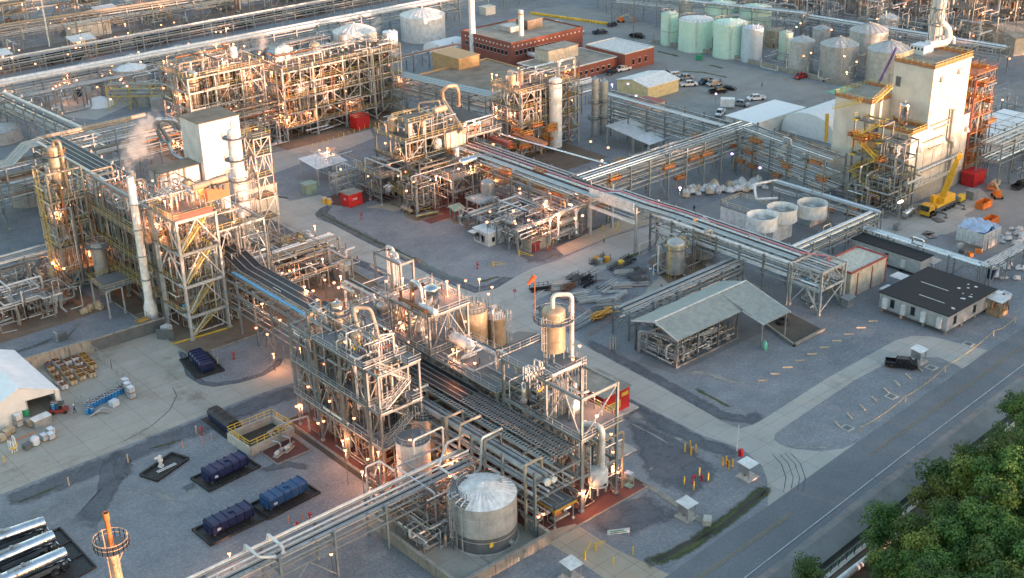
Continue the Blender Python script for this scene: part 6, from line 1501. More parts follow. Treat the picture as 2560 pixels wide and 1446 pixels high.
single(m,'ladder','ibc_white','pale ladder lying in the black liner by the white valve head','ladder')
def tanker(p,q,L,label):
 a=V3((*g(*p),0));b=V3((*g(*q),0));d=(b-a).normalized();c=b-d*(L/2);rz=math.atan2(d.y,d.x);t=thing('tanker_trailer',label,'tanker trailer',(c.x,c.y,.06),rz,world=False);h=L/2
 MB().drum((-h,0,2.1),(h,0,2.1),.98,26,.18).build('barrel','chrome',t)
 m=MB()
 for k in range(6):X=-h+.8+(L-1.6)*k/5;m.tube([(X-.05,0,2.1),(X+.05,0,2.1)],1.02,26)
 m.build('band','chrome',t)
 m=MB().box(-h*.5,-.35,3.05,h*.1,.35,3.1)
 for k in(-.35,-.05):m.lathe([(.3,3.0),(.3,3.3),(.001,3.35)],(k*L,0,0),12)
 m.rail([(-h*.5,-.5,3.05),(h*.1,-.5,3.05)],.6,1.2,.05);m.build('catwalk','galv',t)
 MB().box(-h,-.5,.85,h,.5,1.05).box(-h*.5,-1.15,.8,h*.7,-1.0,1.5).box(-h*.5,1.0,.8,h*.7,1.15,1.5).build('chassis','steel_dark',t)
 m=MB()
 for s in(-1,1):
  for X in(h*.55,h*.85):m.lathe([(.62,-.3),(.62,.3),(.56,.3),(.56,-.3)],(X,s*.95,.62),14,(0,1,0))
 m.build('mudguard','chrome',t)
 for X in(h*.55,h*.85):
  for s in(-1,1):wheel(None,X,s*.95,.5,.45,t)
 MB().box(h,-.9,.8,h+.12,.9,1.05).build('bumper','chrome',t)
 for s in(-1,1):MB().box(h+.12,s*.7-.1,.9,h+.15,s*.7+.1,1.0).build('taillight','red',t)
for k,(p,q,ln)in enumerate((((0,1378),(120,1335),(165,1318)),((0,1432),(142,1370),(190,1350)),((0,1490),(172,1412),(212,1395)))):
 tanker(p,q,11,('farthest','middle','nearest')[k]+' of three polished tanker trailers at the lower left edge')
m=MB();rr4=[g(-60,1420),g(150,1322),g(240,1420),g(40,1530)];P4=[V3((*q,.02))for q in rr4];m.poly([tuple(v)for v in P4])
for a,b in zip(P4,P4[1:]+P4[:1]):m.beam(a+V3((0,0,.12)),b+V3((0,0,.12)),.25,.26)
for f in(.33,.66):m.beam(P4[0].lerp(P4[3],f)+V3((0,0,.1)),P4[1].lerp(P4[2],f)+V3((0,0,.1)),.25,.22)
single(m,'spill_liner','liner','wide black ribbed liner under the three tanker trailers','liner')
fx,fy,fz=40.5,117.7,24.5
t=thing('flare_stack','rust-streaked flare stack with a round caged platform in the near left foreground','flare stack',(fx,fy,0))
MB().lathe([(.62,0),(.62,16.5),(.5,22),(.3,22.6)],(fx,fy,0),20).build('shaft','flare_pale',t);MB().lathe([(.3,22.4),(.28,26.8),(.36,26.9),(.36,27.9),(.30,27.9),(.28,27.0)],(fx,fy,0),16).build('tip','flare_rust',t)
m=MB();m.lathe([(.5,23.2),(1.9,23.2),(1.9,23.3),(.5,23.3)],(fx,fy,0),24,smooth=False);m.build('platform','steel_dark',t)
MB().rail([(fx+1.95*math.cos(6.2832*k/20),fy+1.95*math.sin(6.2832*k/20),23.3)for k in range(21)],1.2,2.0,.07).build('guard_rail','flare_pale',t)
m=MB()
for k in range(3):a=k*2.1;m.beam((fx+.4*math.cos(a),fy+.4*math.sin(a),20.8),(fx+1.8*math.cos(a),fy+1.8*math.sin(a),23.2),.1)
m.tube([(fx-.75,fy,0),(fx-.75,fy,26)],.07,6);m.ladder((fx,fy-.8),10,23,(0,-1),False);m.build('bracket','flare_pale',t)
PB='the heater unit in the middle'
frame('process_structure','front-left yellow-railed platform block of the heater unit over the red paving',[161,166,171],[235,240,245],[3.4,7.0],colm='steel',railm='rail_yellow',deckm='deck',cs=.3,decks={0:[(161,235,166,240)]})
t=frame('process_structure','yellow-railed platform of the heater unit with a shiny drum above the green shelter',[171,177,183],[219.5,226],[5,8.3],colm='steel',railm='rail_yellow',deckm='deck',cs=.34,decks={0:[]})
frame('process_structure','yellow-railed corner platform of the heater unit behind the round teal deck',[180.5,190],[212,219],[6.5],colm='steel_white',railm='rail_yellow',deckm='deck_brown',cs=.3)
t=frame('process_structure','tall heater frame with yellow rails left of the pale wall, glowing at the top',[168,174,180,186],[233.5,240,246],[4.5,9.5,14.6],colm='steel',railm='rail_yellow',deckm='deck_brown',cs=.38,top=15.2)
frame('process_structure','grey fan deck right of the heater unit with a ribbed fan bank',[187.5,193,198.5],[234,242,250],[6,11.6],colm='steel',railm='rail_grey',deckm='deck',cs=.34,decks={0:[]})
flatbox('fired_heater','tall pale stained heater box with vertical ribs in the heater unit',180.2,233.0,186.3,239.5,14.4,'wall_beige','roof_brown',z0=6,windows=[('y',181.4,8.6,.35,5.7,'steel_dark'),('y',184,8.6,.25,5.7,'steel_tan'),('y',185.6,8.6,.25,5.7,'steel_tan')],cat='heater')
m=MB().box(188,236,13.4,198,249,13.7);m.box(188,236,12.2,198,236.2,13.4)
for k in range(24):m.box(188+k*.42,236,13.7,188.15+k*.42,249,13.78)
single(m,'fin_fan_cooler','steel_dark','dark ribbed fan bank on the deck right of the heater','cooler')
ppipe([zat(1160,330,14.2),zat(1108,250,18),zat(1105,228,21),zat(1118,216,22.4),zat(1140,214,22),zat(1146,230,20),zat(1146,262,15)],.48,'vessel_tan',PB,12,'fat tan duct looping over the ribbed fan bank')
hdrum(zat(1062,322,14.6),0,5.0,.75,'chrome','shiny silver drum catching the low sun on the heater top deck',saddle=.5);hdrum(zat(1170,420,8.3),0,5.2,1.05,'chrome','shiny silver drum on the yellow-railed platform of the heater unit',saddle=.7);hdrum(zat(1288,440,6.5),0,4.2,1.15,'chrome','shiny silver drum on the corner platform behind the round teal deck',saddle=.6)
hdrum(zat(1100,288,18.6),0,4.2,.8,'vessel_tan','tan drum highest on the heater unit, orange in the low sun',saddle=.7)
ppipe([zat(1048,305,14.6),zat(1046,258,20),zat(1098,252,21),zat(1104,300,15)],.24,'pipe_tan',PB,8)
frame('process_structure','small upper steel stage holding the highest drum of the heater unit',[171,178],[236,242],[18.4],colm='steel_tan',railm='rail_yellow',deckm='deck_brown',cs=.28,ped=False)
frame('access_platform','square teal deck on four legs with a dark-lined round vessel in the heater unit',[170.8,176],[208.8,214],[5.0],colm='steel_white',railm='tray_teal',deckm='tray_teal',cs=.36,bfaces='',cat='platform')
xx,yy=g(1220,485,5);vvessel(xx,yy,3.2,1.7,5.4,'vessel_grey','open-topped round vessel set into the square teal deck',skirt=.2,nozz=2,plats=())
for k,(a,b,z)in enumerate(((163,236,3.4),(185,214,6.5))):stair(t,(a+5,b-3.5,.1),(a+1,b-3.5,z),1.0,(0,1),'rail_yellow','galv')
stair(t,(168.5,229.5,.1),(165,232.5,3.4),1.0,(.6,.8),'rail_yellow','galv');stair(t,(163.5,233.8,3.4),(168.5,233.8,7),.9,(0,-1),'rail_yellow','galv')
fill(PB,168,234,186,246,[4.5,9.5,14.6],61,npipe=44,nves=14,npump=3,nlamp=12,tone='warm',hmax=4.5);fill('the platforms of the heater unit',161,220,186,244,[3.4,7],62,npipe=34,nves=9,npump=4,nlamp=10,tone='warm',hmax=4,small=.8)
clutter(PB,161,219,190,247,10,150,63,'warm');clutter(PB,172,236,187,246,18,60,64,'warm');fill('the fan deck right of the heater',188,234,198,236,[6,11.6],65,npipe=10,nves=2,npump=1,nlamp=7,tone='warm',hmax=3,small=.7)
PX='the exchanger row by the road crossing'
for k in range(5):
 x,y=g(1418-k*34,590-k*16+6);t=hdrum((x,y,.6),.15,6,.75,('vessel_grey','pipe_grey','vessel_grey')[k%3],'%s exchanger in the stacked row beside the road crossing'%('silver grey','grey steel')[k%2],'exchangers by the road crossing',name='heat_exchanger',cat='exchanger',flange=True)
 if k<3:hdrum((x,y,2.9),.15,6,.7,'vessel_grey','upper silver grey exchanger in the stacked row beside the road crossing','upper exchangers by the road crossing',name='heat_exchanger',cat='exchanger',flange=True)
for k,(a,b)in enumerate(((1395,560),(1440,545),(1375,565),(1470,530))):ppipe([zat(a,b+40,1),zat(a,b-20,6),zat(a+30,b-38,7.5),zat(a+75,b-52,7.5)],(.42,.48,.3,.36)[k],('pipe_silver','pipe_silver','pipe_grey','pipe_grey')[k],PX,12,('fat shiny','fattest shiny','slimmer pale grey','pale grey')[k]+' pipe bending over the exchanger row by the road crossing')
fill(PX,166,188,183,206,[4],66,npipe=30,nves=6,npump=6,nlamp=8,tone='grey',hmax=4,small=.8);clutter(PX,165,187,184,210,6,120,67,'grey')
for y in(191,198,205):rack('over the exchanger row by the crossing, %d m along'%(y-185)if False else('near' if y==191 else 'middle' if y==198 else 'far')+' one over the exchanger row by the crossing',(165,y),(184,y),3,[4.8],6,n_rand=(5,),seed=int(y),colm='steel')
P6='with the pink-red line'
rack('of wide beams behind the road crossing',(186,240),(186,189),13,[5.5,9.3],6.4,n_rand=(8,10),seed=71,cs=.4,over=.3,brace=False,rmax=.26)
rack(P6+', spanning the road crossing',(187.5,186),(187.5,172),7,[7.4,9.6],14,colm='steel_white',n_rand=(3,3),seed=72,cs=.5,over=1.0,brace=False)
m=MB()
for z in(7.2,9.7):m.ibeam((183.7,172,z),(183.7,186.2,z),.4,.7)
for k in range(3):m.box(183.4,172.2,10.2+k*.55,183.6,186,10.6+k*.55)
single(m,'bridge_girder','vessel_white','big white girder of the pink-line rack over the road crossing','girder')
rack(P6+', running on beyond the crossing',(190.5,170),(190.5,133),8,[5.6,8.6],6.5,n_rand=(7,8),seed=73,cs=.36,over=.6,pipes=[(-.9,1,.36,'vessel_white'),(-.7,0,.3,'pipe_white')])
K=lambda o,z=10.1:[(186+o,240,z),(186+o,184,z),(187.5+o*.8,181,z+.6),(187.5+o*.8,172,z+.6),(190.5+o*.8,165,z-.6),(190.5+o*.8,133,z-.6)]
ppipe(K(.8,10.4),.17,'pipe_pink',P6,8,'pinkish red line running the whole length of the middle rack');ppipe([(191.2,133.5,9.8),(193.5,128.8,9.8),(193.5,128.8,6)],.17,'pipe_pink',P6,8,'pinkish red line turning down at the end of the middle rack')
for o,mt,w_ in((-2.3,'tray_teal',.9),(-1.4,'tray_black',.7),(2.2,'tray_black',.6),(-3.2,'tray_teal',.8)):
 P=K(o,10.15);m=MB()
 for a,b in zip(P,P[1:]):m.beam(a,b,w_,.16)
 single(m,'cable_tray',mt,'%s cable tray beside the pink-red line, %s'%(PIPEDESC[mt],{-2.3:'inner one on the near side',-1.4:'wider black one',2.2:'narrow one on the far side',-3.2:'outermost on the near side'}[o]),'cable tray')
for o in(-.4,.1,1.5,2.9):ppipe(K(o,10.2),.13,('pipe_silver','pipe_white')[int(o)%2],P6,8,None,'pipeline')
frame('process_structure','white steel bay ending the pink-line rack beside the stained pink-trimmed building',[187.2,195],[125.6,132.7],[5.5,9.3],colm='steel_white',decks={0:[],1:[]},cs=.36);rack('ending beside the stained pink-trimmed building',(191,133),(191,126),7,[5.2,8.6],6,n_rand=(6,6),seed=74,colm='steel_white')
fill('the end of the pink-line rack',188,126,196,133,[5],75,npipe=14,nves=0,npump=2,nlamp=0,tone='grey')
t=vvessel(*g(1687,690),.1,2.0,8.3,'vessel_grey','grey cone-topped vessel with a beige railed ring beside the pipe yard',None,plats=((6.6,2.7),),rm='rail_yellow',seg=22,ladder=3.4,nozz=5);vvessel(*g(1755,650),.1,2.4,9.6,'vessel_grey','taller dark-streaked vessel with a shiny cone top beside the pink-line rack',None,seg=24,ladder=3.2,nozz=5,rm='toe_amber')
ppipe([zat(1790,640,.5),zat(1782,590,8),zat(1775,575,10.5),zat(1760,580,10)],.45,'pipe_grey','the two grey vessels',12);ppipe([zat(1640,665,.5),zat(1645,610,6),zat(1700,590,6.5),zat(1715,575,7)],.4,'pipe_grey','the two grey vessels',12)
fill('the two grey vessels by the pipe yard',176,156,188,164,[3.5],76,npipe=20,nves=3,npump=4,nlamp=0,tone='grey',hmax=4,small=.8)
rack('running in beside the open gabled shed',(152.5,145.7),(186,145.7),4.2,[3.6,5.6],6.5,n_rand=(5,6),seed=77,pipes=[(.5,1,.2,'pipe_white')]);trays('beside the open gabled shed',[(152.5,146.3,5.9),(186,146.3,5.9)],1.6,['tray_black','galv'],n=2)
for k in range(4):ppipe([(166+k*2.3,149.5,.6),(166+k*2.3,149.5,2.6),(170+k*2.3,149.5,2.6),(170+k*2.3,147.5,3.9)],.3,'pipe_white','the rack beside the open gabled shed',10)
rack('with tall bare posts leading to the cream building',(187,192.5),(246,192.5),7,[6.5,9.4,11.4],6.6,n_rand=(6,7,0),seed=78,cs=.34,over=.3,pipes=[(-.7,2,.2,'chrome'),(-.4,2,.24,'chrome'),(0,2,.16,'pipe_white'),(.4,2,.2,'chrome')])
rack('with the red-lined pipe above the blue-grey canopy',(243.5,241),(243.5,194),8,[4.5,7.6,10.4],6.5,n_rand=(7,7,5),seed=79,cs=.34,pipes=[(-.4,2,.3,'pipe_silver')]);single(MB().box(241.2,196,10.6,242.4,240,10.9),'walkway',['pipe_silver'],'long silver-topped walkway along the rack above the blue-grey canopy','walkway')
rack('wrapped in orange scaffold decks below the cream building',(244,190),(239.5,160),7,[4,7.5,11.4],6,n_rand=(6,6,6),seed=80,cs=.34)
rs=random.Random(4)
def scaff(x,y,z,L,axis,place,key):
 m=MB();d=(L,1.1)if axis==0 else(1.1,L);m.box(x,y,z,x+d[0],y+d[1],z+.12);q=[(x,y,z),(x+d[0],y,z),(x+d[0],y+d[1],z),(x,y+d[1],z),(x,y,z)]
 for a,b in zip(q,q[1:]):m.beam((a[0],a[1],z+.55),(b[0],b[1],z+.42),.05,.5)
 m.m=1;m.rail(q,1.15,1.8,.07)
 for a in q[:4]:m.beam((a[0],a[1],max(0,z-2)),a,.07)
 single(m,'scaffold_platform',['scaff_orange','toe_amber'],'orange scaffold deck hung on %s'%place,'scaffold','scaffold decks on '+place)
for k in range(22):f=k/21;scaff(244-4.5*f+rs.choice((-4.2,3.2,-4.2)),190-30*f,rs.choice((3.2,6.5,10.2)),rs.uniform(2,4),1,'the rack below the cream building',k)
for k in range(12):scaff(188+k*4.6,rs.choice((188.3,195.8)),rs.choice((4.5,8.3,10)),rs.uniform(2.5,4.5),0,'the bare-posted rack',k)
for k in range(8):scaff(rs.uniform(178,186),193+k*5.2,rs.choice((8,9.8)),3,1,'the pink-line rack',k)
rack('low and straight beside the grey site trailers',(222.2,140),(222.2,111),2.6,[4.6],6.5,n_rand=(0,),seed=81,cs=.24,pipes=[(o,0,.16,'chrome' if k%2 else 'pipe_silver')for k,o in enumerate((-.8,-.4,0,.4,.8))]);rack('low and straight running off the right edge',(222.2,110.8),(262,110.8),2.6,[4.6],6.5,n_rand=(0,),seed=82,cs=.24,pipes=[(o,0,.16,'pipe_silver')for o in(-.8,-.4,0,.4,.8)])
rack('low between the pink-line rack and the crane pad',(197,140.5),(226.5,140.5),3.0,[4.5,6.4],6.5,n_rand=(4,4),seed=83,cs=.26,pipes=[(.5,1,.26,'tank_blue'),(-.6,1,.18,'pipe_silver')]);rack('low past the round cooling fans',(228,140),(228,168),3.0,[4.5,6.4],6.5,n_rand=(3,4),seed=84,cs=.26,pipes=[(0,1,.3,'tank_blue')])
ppipe([(228,168,6.8),(222,170,6.8),(218,166,5.2),(222,163,5.2)],.3,'vessel_white','the cooling fans',10)
PT='the glowing tower with the white column'
frame('process_structure','dense amber-glowing tower of yellow-railed decks behind the fat white column',[208,215,222,229],[236.5,242,248],[4.6,9.2,13.8,18.2],colm='steel_white',railm='rail_yellow',deckm='deck_brown',cs=.34,top=18.4)
vvessel(219.2,235.2,0,1.75,20.5,'vessel_white','fat white column standing in front of the amber-glowing tower',None,plats=((19.4,2.6),),rm='rail_yellow',seg=24,nozz=4,cat='column',name='process_column',skirt=1.5)
for k,(a,b,zt)in enumerate(((1487,340,17),(1509,336,16))):vvessel(*g(a,b,1.5),1,1.0+.15*k,zt,'vessel_grey',('left','right')[k]+'-hand of two grey columns beside the amber-glowing tower',None,plats=((6.5,1.9),(11,1.9)),nozz=4,cat='column',name='process_column',seg=16)
fill(PT,208,237,229,248,[4.6,9.2,13.8,18.2],85,npipe=60,nves=18,npump=3,nlamp=22,tone='warm',hmax=4,small=.9);clutter(PT,208,236,229,248,19,200,86,'warm')
ppipe([(225,240,12),(225,240,23),(231,240,23),(231,240,20),(231,240,6)],.34,'pipe_white',PT,12,'white goalpost duct above the amber-glowing tower');ppipe([(231.6,239,8),(231.6,239,22)],.2,'pipe_rust',PT)
for k in range(10):scaff(rs.uniform(200,214),rs.uniform(228,236),rs.choice((5,8,9.5)),3.5,k%2,'the racks left of the white column',k)
ppipe([g3(1200,322,10.5),g3(1380,372,10.5),g3(1522,412,10.5),g3(1524,425,9)],.26,'chrome','the pink-line rack',10,'long shiny pipe from the heater unit to the bare-posted rack');single(MB().beam(g3(1195,335,9.5),g3(1275,360,9.5),1.6,.9),'scaffold_wrap','pipe_red','long red wrapped scaffold run beside the heater fan deck','scaffold');single(MB().beam(g3(1290,335,9.5),g3(1360,362,9.5),2.6,.7),'scaffold_wrap','scaff_orange','wide orange scaffold deck left of the fat white column','scaffold')
canopy('larger pale blue lean-to canopy behind the bare-posted rack',233.5,220.2,243,230.6,4.0,5.0,'sheet_white');canopy('smaller pale blue lean-to canopy behind the bare-posted rack',233,213.6,241,220.0,3.6,4.2,'sheet_white')
canopy('pale flat canopy over pipework beside the heater unit',157,257,166.5,265.6,4.6,5.4,'sheet_white');fill('the flat canopy',158,246,168,264,[4],87,npipe=20,nves=2,npump=2,nlamp=3,tone='warm',hmax=3,small=.7);rack('in front of the flat canopy',(157,250),(164,250),3,[3,4.8],4,n_rand=(5,5),seed=88,colm='steel_white')
def hut(lab,px,py,dx,dy,h,wall_,roof_,cat='hut',name='equipment_hut',**k):a,b=g(px,py);return flatbox(name,lab,a,b,a+dx,b+dy,h,wall_,roof_,cat=cat,**k)
hut('small pale green metal cabinet at the foot of the flat canopy',768,490,3,2.6,2.6,'green_pale','green_pale')
t=hut('bright red hut with a stained roof in front of the heater unit',873,520,4.0,3.4,3.2,'red','roof_gravel');a,b=g(873,520);m=MB()
for k in range(2):m.box(a+1.2,b-.03,1.9-k*.3,a+2.6,b-.005,2.02-k*.3);m.box(a-.03,b+1.2,1.9-k*.3,a-.005,b+2,2.02-k*.3)
m.build('lettering','ibc_white',t)
hut('red hut under the big multi-deck unit far back',893,326,4.6,3.4,3.6,'red','red_dark')
for k,(a,b)in enumerate(((812,508),(823,511))):x,y=g(a,b);m=MB().cb((x,y,0),(.9,.9,1.2));m.m=1;m.cb((x,y,1.2),(1,1,.3));single(m,'tote_bin',['yellow','barrel_tan'],('left','right')[k]+' yellow bin of the pair beside the front red hut','bin')
t=hut('white analyser house covered with boxes and conduits by the road crossing',1222,618,4.6,5.2,3.1,'vessel_white','roof_white',doors=[('x',1,.3,.1,.1,'steel_dark')]);a,b=g(1222,618);m=MB();rr=random.Random(3)
for k in range(11):u=rr.uniform(.3,4.6);m.box(a-.25,b+u,rr.uniform(.5,1.8),a,b+u+rr.uniform(.3,.7),rr.uniform(1.9,2.6))
m.build('junction_boxes','galv',t);m=MB().box(a+1,b-.06,.9,a+1.8,b,2.0);m.build('window','glass_dark',t);m=MB().box(a-1.6,b+3.6,2.6,a,b+5.4,2.75);m.build('awning','vessel_white',t)
hut('second white analyser house behind the exchanger pipes by the crossing',1290,598,4,4,3.0,'vessel_white','roof_white')
t=hut('cream shipping container beside the road crossing',1325,632,6.2,2.6,2.6,'wall_beige','roof_gravel',cat='container',name='shipping_container');hut('dark red steel box in front of the cream shipping container',1333,632,2.0,1.6,1.9,'red_dark','red_dark',cat='box',name='tool_box')
x,y=g(1143,545);t=canopy('little green lean-to roof on posts beside the heater unit',x-1.6,y-1.2,x+1.8,y+1.4,2.2,2.9,'green_pale','steel');
for k,(p,q)in enumerate((((1016,538),(1075,525)),((1040,548),(1095,536)))):
 a=V3(g3(*p));b=V3(g3(*q));m=MB();m.beam(a+V3((0,0,.8)),b+V3((0,0,.8)),.9,.12);m.m=1
 for f in(0,.5,1):c=a.lerp(b,f);m.beam(c,c+V3((0,0,.8)),.12)
 m.beam(a+V3((0,-.5,.8)),b+V3((0,-.5,.8)),.12);single(m,'work_trestle',[('tray_black','green_pale')[k],'yellow'],('dark-topped','green-topped')[k]+' yellow trestle on the gravel in front of the heater unit','trestle')
x,y=g(1389,606);ibc(x,y,1.2,.3,'white tank on a green stand beside the exchanger row'.replace('tank','caged container'),None);single(MB().cb((x,y,0),(1,1,1.2),.3),'container_stand','green_pale','green stand under the white caged container by the exchanger row','stand')
t=thing('open_shed','open-sided grey-green shed with a ribbed gable roof over pumps','shed',(150.5,130,0))
m=MB();m.hexa([(150.3,129.6,5.9),(168.2,129.6,5.9),(168.2,135.2,7.7),(150.3,135.2,7.7)],[(150.3,129.6,6.05),(168.2,129.6,6.05),(168.2,135.2,7.85),(150.3,135.2,7.85)]);m.hexa([(168.2,124.4,4.9),(176,124.4,4.9),(176,135.2,7.7),(168.2,135.2,7.7)],[(168.2,124.4,5.05),(176,124.4,5.05),(176,135.2,7.85),(168.2,135.2,7.85)]);m.hexa([(150.3,135.2,7.7),(176,135.2,7.7),(176,140.9,5.9),(150.3,140.9,5.9)],[(150.3,135.2,7.85),(176,135.2,7.85),(176,140.9,6.05),(150.3,140.9,6.05)])
m.m=1;m.beam((150.2,135.2,7.92),(176.1,135.2,7.92),.35,.12);m.beam((150.25,129.5,5.95),(150.25,135.2,7.8),.14,.3);m.beam((150.25,135.2,7.8),(150.25,141,5.95),.14,.3);m.beam((176.05,124.3,4.95),(176.05,135.2,7.8),.14,.3);m.beam((168.2,124.3,4.95),(168.2,129.6,6.0),.14,.3)
m.build('roof',['sheet_grey','vessel_white'],t)
for x in(150.8,156.5,162.3,167.8,175.5):
 for y in(130.2,140.3):MB().box(x-.14,y-.14,0,x+.14,y+.14,6).build('post','steel_dark',t)
for x in(168.4,175.5):MB().box(x-.14,124.8,0,x+.14,125.08,5).build('post','steel',t)
m=MB();
for y in(130.2,140.3):m.beam((150.8,y,5.75),(175.5,y,5.75),.2,.3)
for a,b in((150.8,156.5),(156.5,150.8),(162.3,167.8)):m.beam((a,130.2,.4),(b,130.2,5.6),.12)
m.beam((150.8,130.2,.2),(168,130.2,.2),.3,.4);m.beam((150.8,130.2,.2),(150.8,140.3,.2),.3,.4);m.build('frame','steel_dark',t)
for k in range(3):xk=153.6+k*5.6;hdrum((xk,133.4,.3),1,3.2,.55,'vessel_grey','grey compressor drum under the open gabled shed','compressors in the shed',name='compressor',cat='compressor',flange=True);pump(xk+1.6,132.2,0,1.57,'the open gabled shed','steel_dark' if False else 'pipe_grey',1.4);ppipe([(xk-1,131.5,.3),(xk-1,131.5,4),(xk-1,136,4.4)],.22,'pipe_grey','the open gabled shed',8)
clutter('shed',151,131,168,140,4.2,90,89,'grey');ppipe([(150.4,139,.3),(150.4,139,4.6),(152.5,134,4.6),(153.5,131,3.2),(153.5,131,.2)],.3,'pipe_grey','the open gabled shed',10)
x,y=g(1912,875);single(MB().lathe([(.32,0),(.42,.12),(.42,1.3),(.25,1.55),(.25,1.8),(.001,1.82)],(x,y,0),14),'gas_cylinder','mint','single mint green cylinder at the right front of the gabled shed','cylinder')
for k in range(9):x,y=g(1525+(k%3)*7,862+(k//3)*6);single(MB().lathe([(.16,0),(.16,1.5),(.06,1.7),(.06,1.8)],(x,y,0),8),'gas_bottle','pipe_grey','grey gas bottle in the rack left of the gabled shed','gas bottle','gas bottles left of the shed')
wall('low kerb of the muddy sump right of the gabled shed',g(1985,866),g(2060,826),.35,.3);wall('low kerb at the near side of the muddy sump by the shed',g(1912,812),g(1985,866),.35,.3)
x,y=g(1955,808);m=MB()
for k in range(4):m.tube([(x+1.3*math.cos(q*.5),y+1.1*math.sin(q*.5),.12+.16*k)for q in range(14)],.09,6)
single(m,'hose_coil','rubber','black hose coiled in the muddy sump right of the gabled shed','hose')
mats_p=['galv','pipe_grey','steel_dark','galv','tray_black']
for k,(a,b,L,an,mt)in enumerate(((1500,655,5,.9,'steel_dark'),(1548,668,6,.9,'steel_dark'),(1590,690,5,1.0,'steel_dark'),(1560,685,4,.2,'galv'),(1440,700,4,.9,'steel_dark'),(1468,712,3.5,.9,'tray_black'),(1590,715,5,.1,'galv'),(1520,720,6,1.0,'galv'),(1400,712,4,.2,'galv'),(1420,722,4,.9,'rustplate'),(1555,720,4,.2,'galv'),(1350,725,4,.3,'tray_black'),(1440,740,5,.3,'galv'),(1475,755,5,.3,'galv'),(1515,770,6,.3,'pipe_grey'),(1545,745,5,1.0,'galv'),(1470,700,3,.9,'tray_black'),(1520,755,5,.5,'galv'),(1460,800,6,1.0,'galv'),(1450,815,5,.9,'pipe_grey'),(1570,655,3,.9,'tray_black'),(1600,705,4,.9,'steel_dark'))):
 x,y=g(a,b);rr=random.Random(k);m=MB();d=V3((math.cos(an-.78),math.sin(an-.78),0));nn=V3((-d.y,d.x,0));c=V3((x,y,0))
 for i in range(18):o=nn*rr.uniform(-.9,.9)+V3((0,0,.15+.8*rr.random()**2));j=rr.uniform(-.3,.3);m.beam(c+o-d*(L/2+j),c+o+d*(L/2-j)+nn*rr.uniform(-.15,.15),rr.choice((.07,.1,.14)))
 if mt in('steel_dark','tray_black'):
  for s in(-1,1):
   for e in(-1,1):m.beam(c+nn*s+d*e*L/2,c+nn*s+d*e*L/2+V3((0,0,1.3)),.09)
   m.rail([tuple(c+nn*s-d*L/2),tuple(c+nn*s+d*L/2)],1.2,1,.06)
 nmx={'galv':'stack of galvanised scaffold tubes','pipe_grey':'stack of grey pipes','steel_dark':'dark steel rack of scaffold parts','tray_black':'black cage of scaffold fittings','rustplate':'rusty skip of scrap boards'}[mt]
 single(m,'scaffold_stack',{'galv':'rail_grey','pipe_grey':'galv'}.get(mt,mt),nmx+' in the gravel laydown yard','stack',nmx.split(' ')[0]+' stacks in the laydown yard')
for k,(a,b,mt)in enumerate(((1491,655,'toe_amber'),(1517,655,'toe_amber'),(1553,665,'yellow'),(1500,660,'galv'))):x,y=g(a,b);single(MB().lathe([(.7,0),(.75,.6),(.7,1.2),(.3,1.4),(.001,1.45)],(x,y,0),12),'drum_reel',mt,('orange barrel at the back corner of the laydown yard','second orange barrel in the laydown yard','yellow barrel between the scaffold cages','grey barrel behind the orange one in the laydown yard')[k],'barrel')
rr=random.Random(9);m=MB();x,y=g(1510,790)
for i in range(34):a=rr.uniform(-.6,.5);c=V3((x+rr.uniform(-2.6,2.6),y+rr.uniform(-1.2,1.2),rr.uniform(.1,1.2)));d=V3((math.cos(a),math.sin(a),rr.uniform(-.1,.1)))*rr.uniform(1,2);m.beam(c-d,c+d,.3,.06)
single(m,'board_heap','toe_amber','jumbled heap of orange scaffold boards in the laydown yard','boards')
fence('safety_netting','orange safety netting along the near edge of the laydown yard',[g(1370,725),g(1430,770),g(1480,795),g(1530,805),g(1475,840)],1.1,3,'scaff_orange')
for k in range(16):
 rr=random.Random(50+k);x,y=g(1345+17*k+rr.uniform(-10,10),745+30*math.sin(k*1.3)-4*k+rr.uniform(-18,18));m=MB();an=rr.choice((.15,.25,1.0));d=V3((math.cos(an-.78),math.sin(an-.78),0));nn=V3((-d.y,d.x,0));c=V3((x,y,.1))
 for i in range(9):o=nn*rr.uniform(-.5,.5)+V3((0,0,.4*rr.random()));m.beam(c+o-d*rr.uniform(1,2),c+o+d*rr.uniform(1,2),.09)
 single(m,'scaffold_stack',('rail_grey','galv','steel_dark','rail_grey')[k%4],('small loose bundle of galvanised tubes','small loose bundle of grey pipes','small loose bundle of dark bars','small loose bundle of galvanised tubes')[k%4]+' in the laydown yard','stack','small bundles in the laydown yard')
rr=random.Random(12)
for k in range(64):
 f=rr.random();a,b=1712+f*200+rr.uniform(-6,6),488-f*22+rr.uniform(-14,8);x,y=g(a,b);s=rr.uniform(.75,1.3);z=rr.choice((0,0,.6))
 m=MB();m.lathe([(s*.75,0),(s*rr.uniform(.9,1.1),s*.35),(s*rr.uniform(.7,.95),s*.8),(s*.3,s*1.15),(s*.12,s*1.3),(.001,s*1.32)],(x,y,z),9).jit(s*.16);single(m,'rubbish_sack',('plastic_sheet','trash','plastic_sheet','barrel_tan')[k%4],('grey plastic','stained pale','grey plastic','brown')[k%4]+' sack in the long heap under the bare-posted rack','sack',('grey plastic','stained pale','grey plastic','brown')[k%4]+' sacks of the long heap')
utv(1840,535,1.2,'black utility cart parked beside the cooling fans',False);person(*g(1735,530),1,'person in dark clothes walking past the rubbish sacks','cloth_dark',hat='cloth_dark');person(*g(1510,609),2.2,'worker in a lime vest and white hard hat standing on the crossing','cloth_dark',vest='cloth_vest')
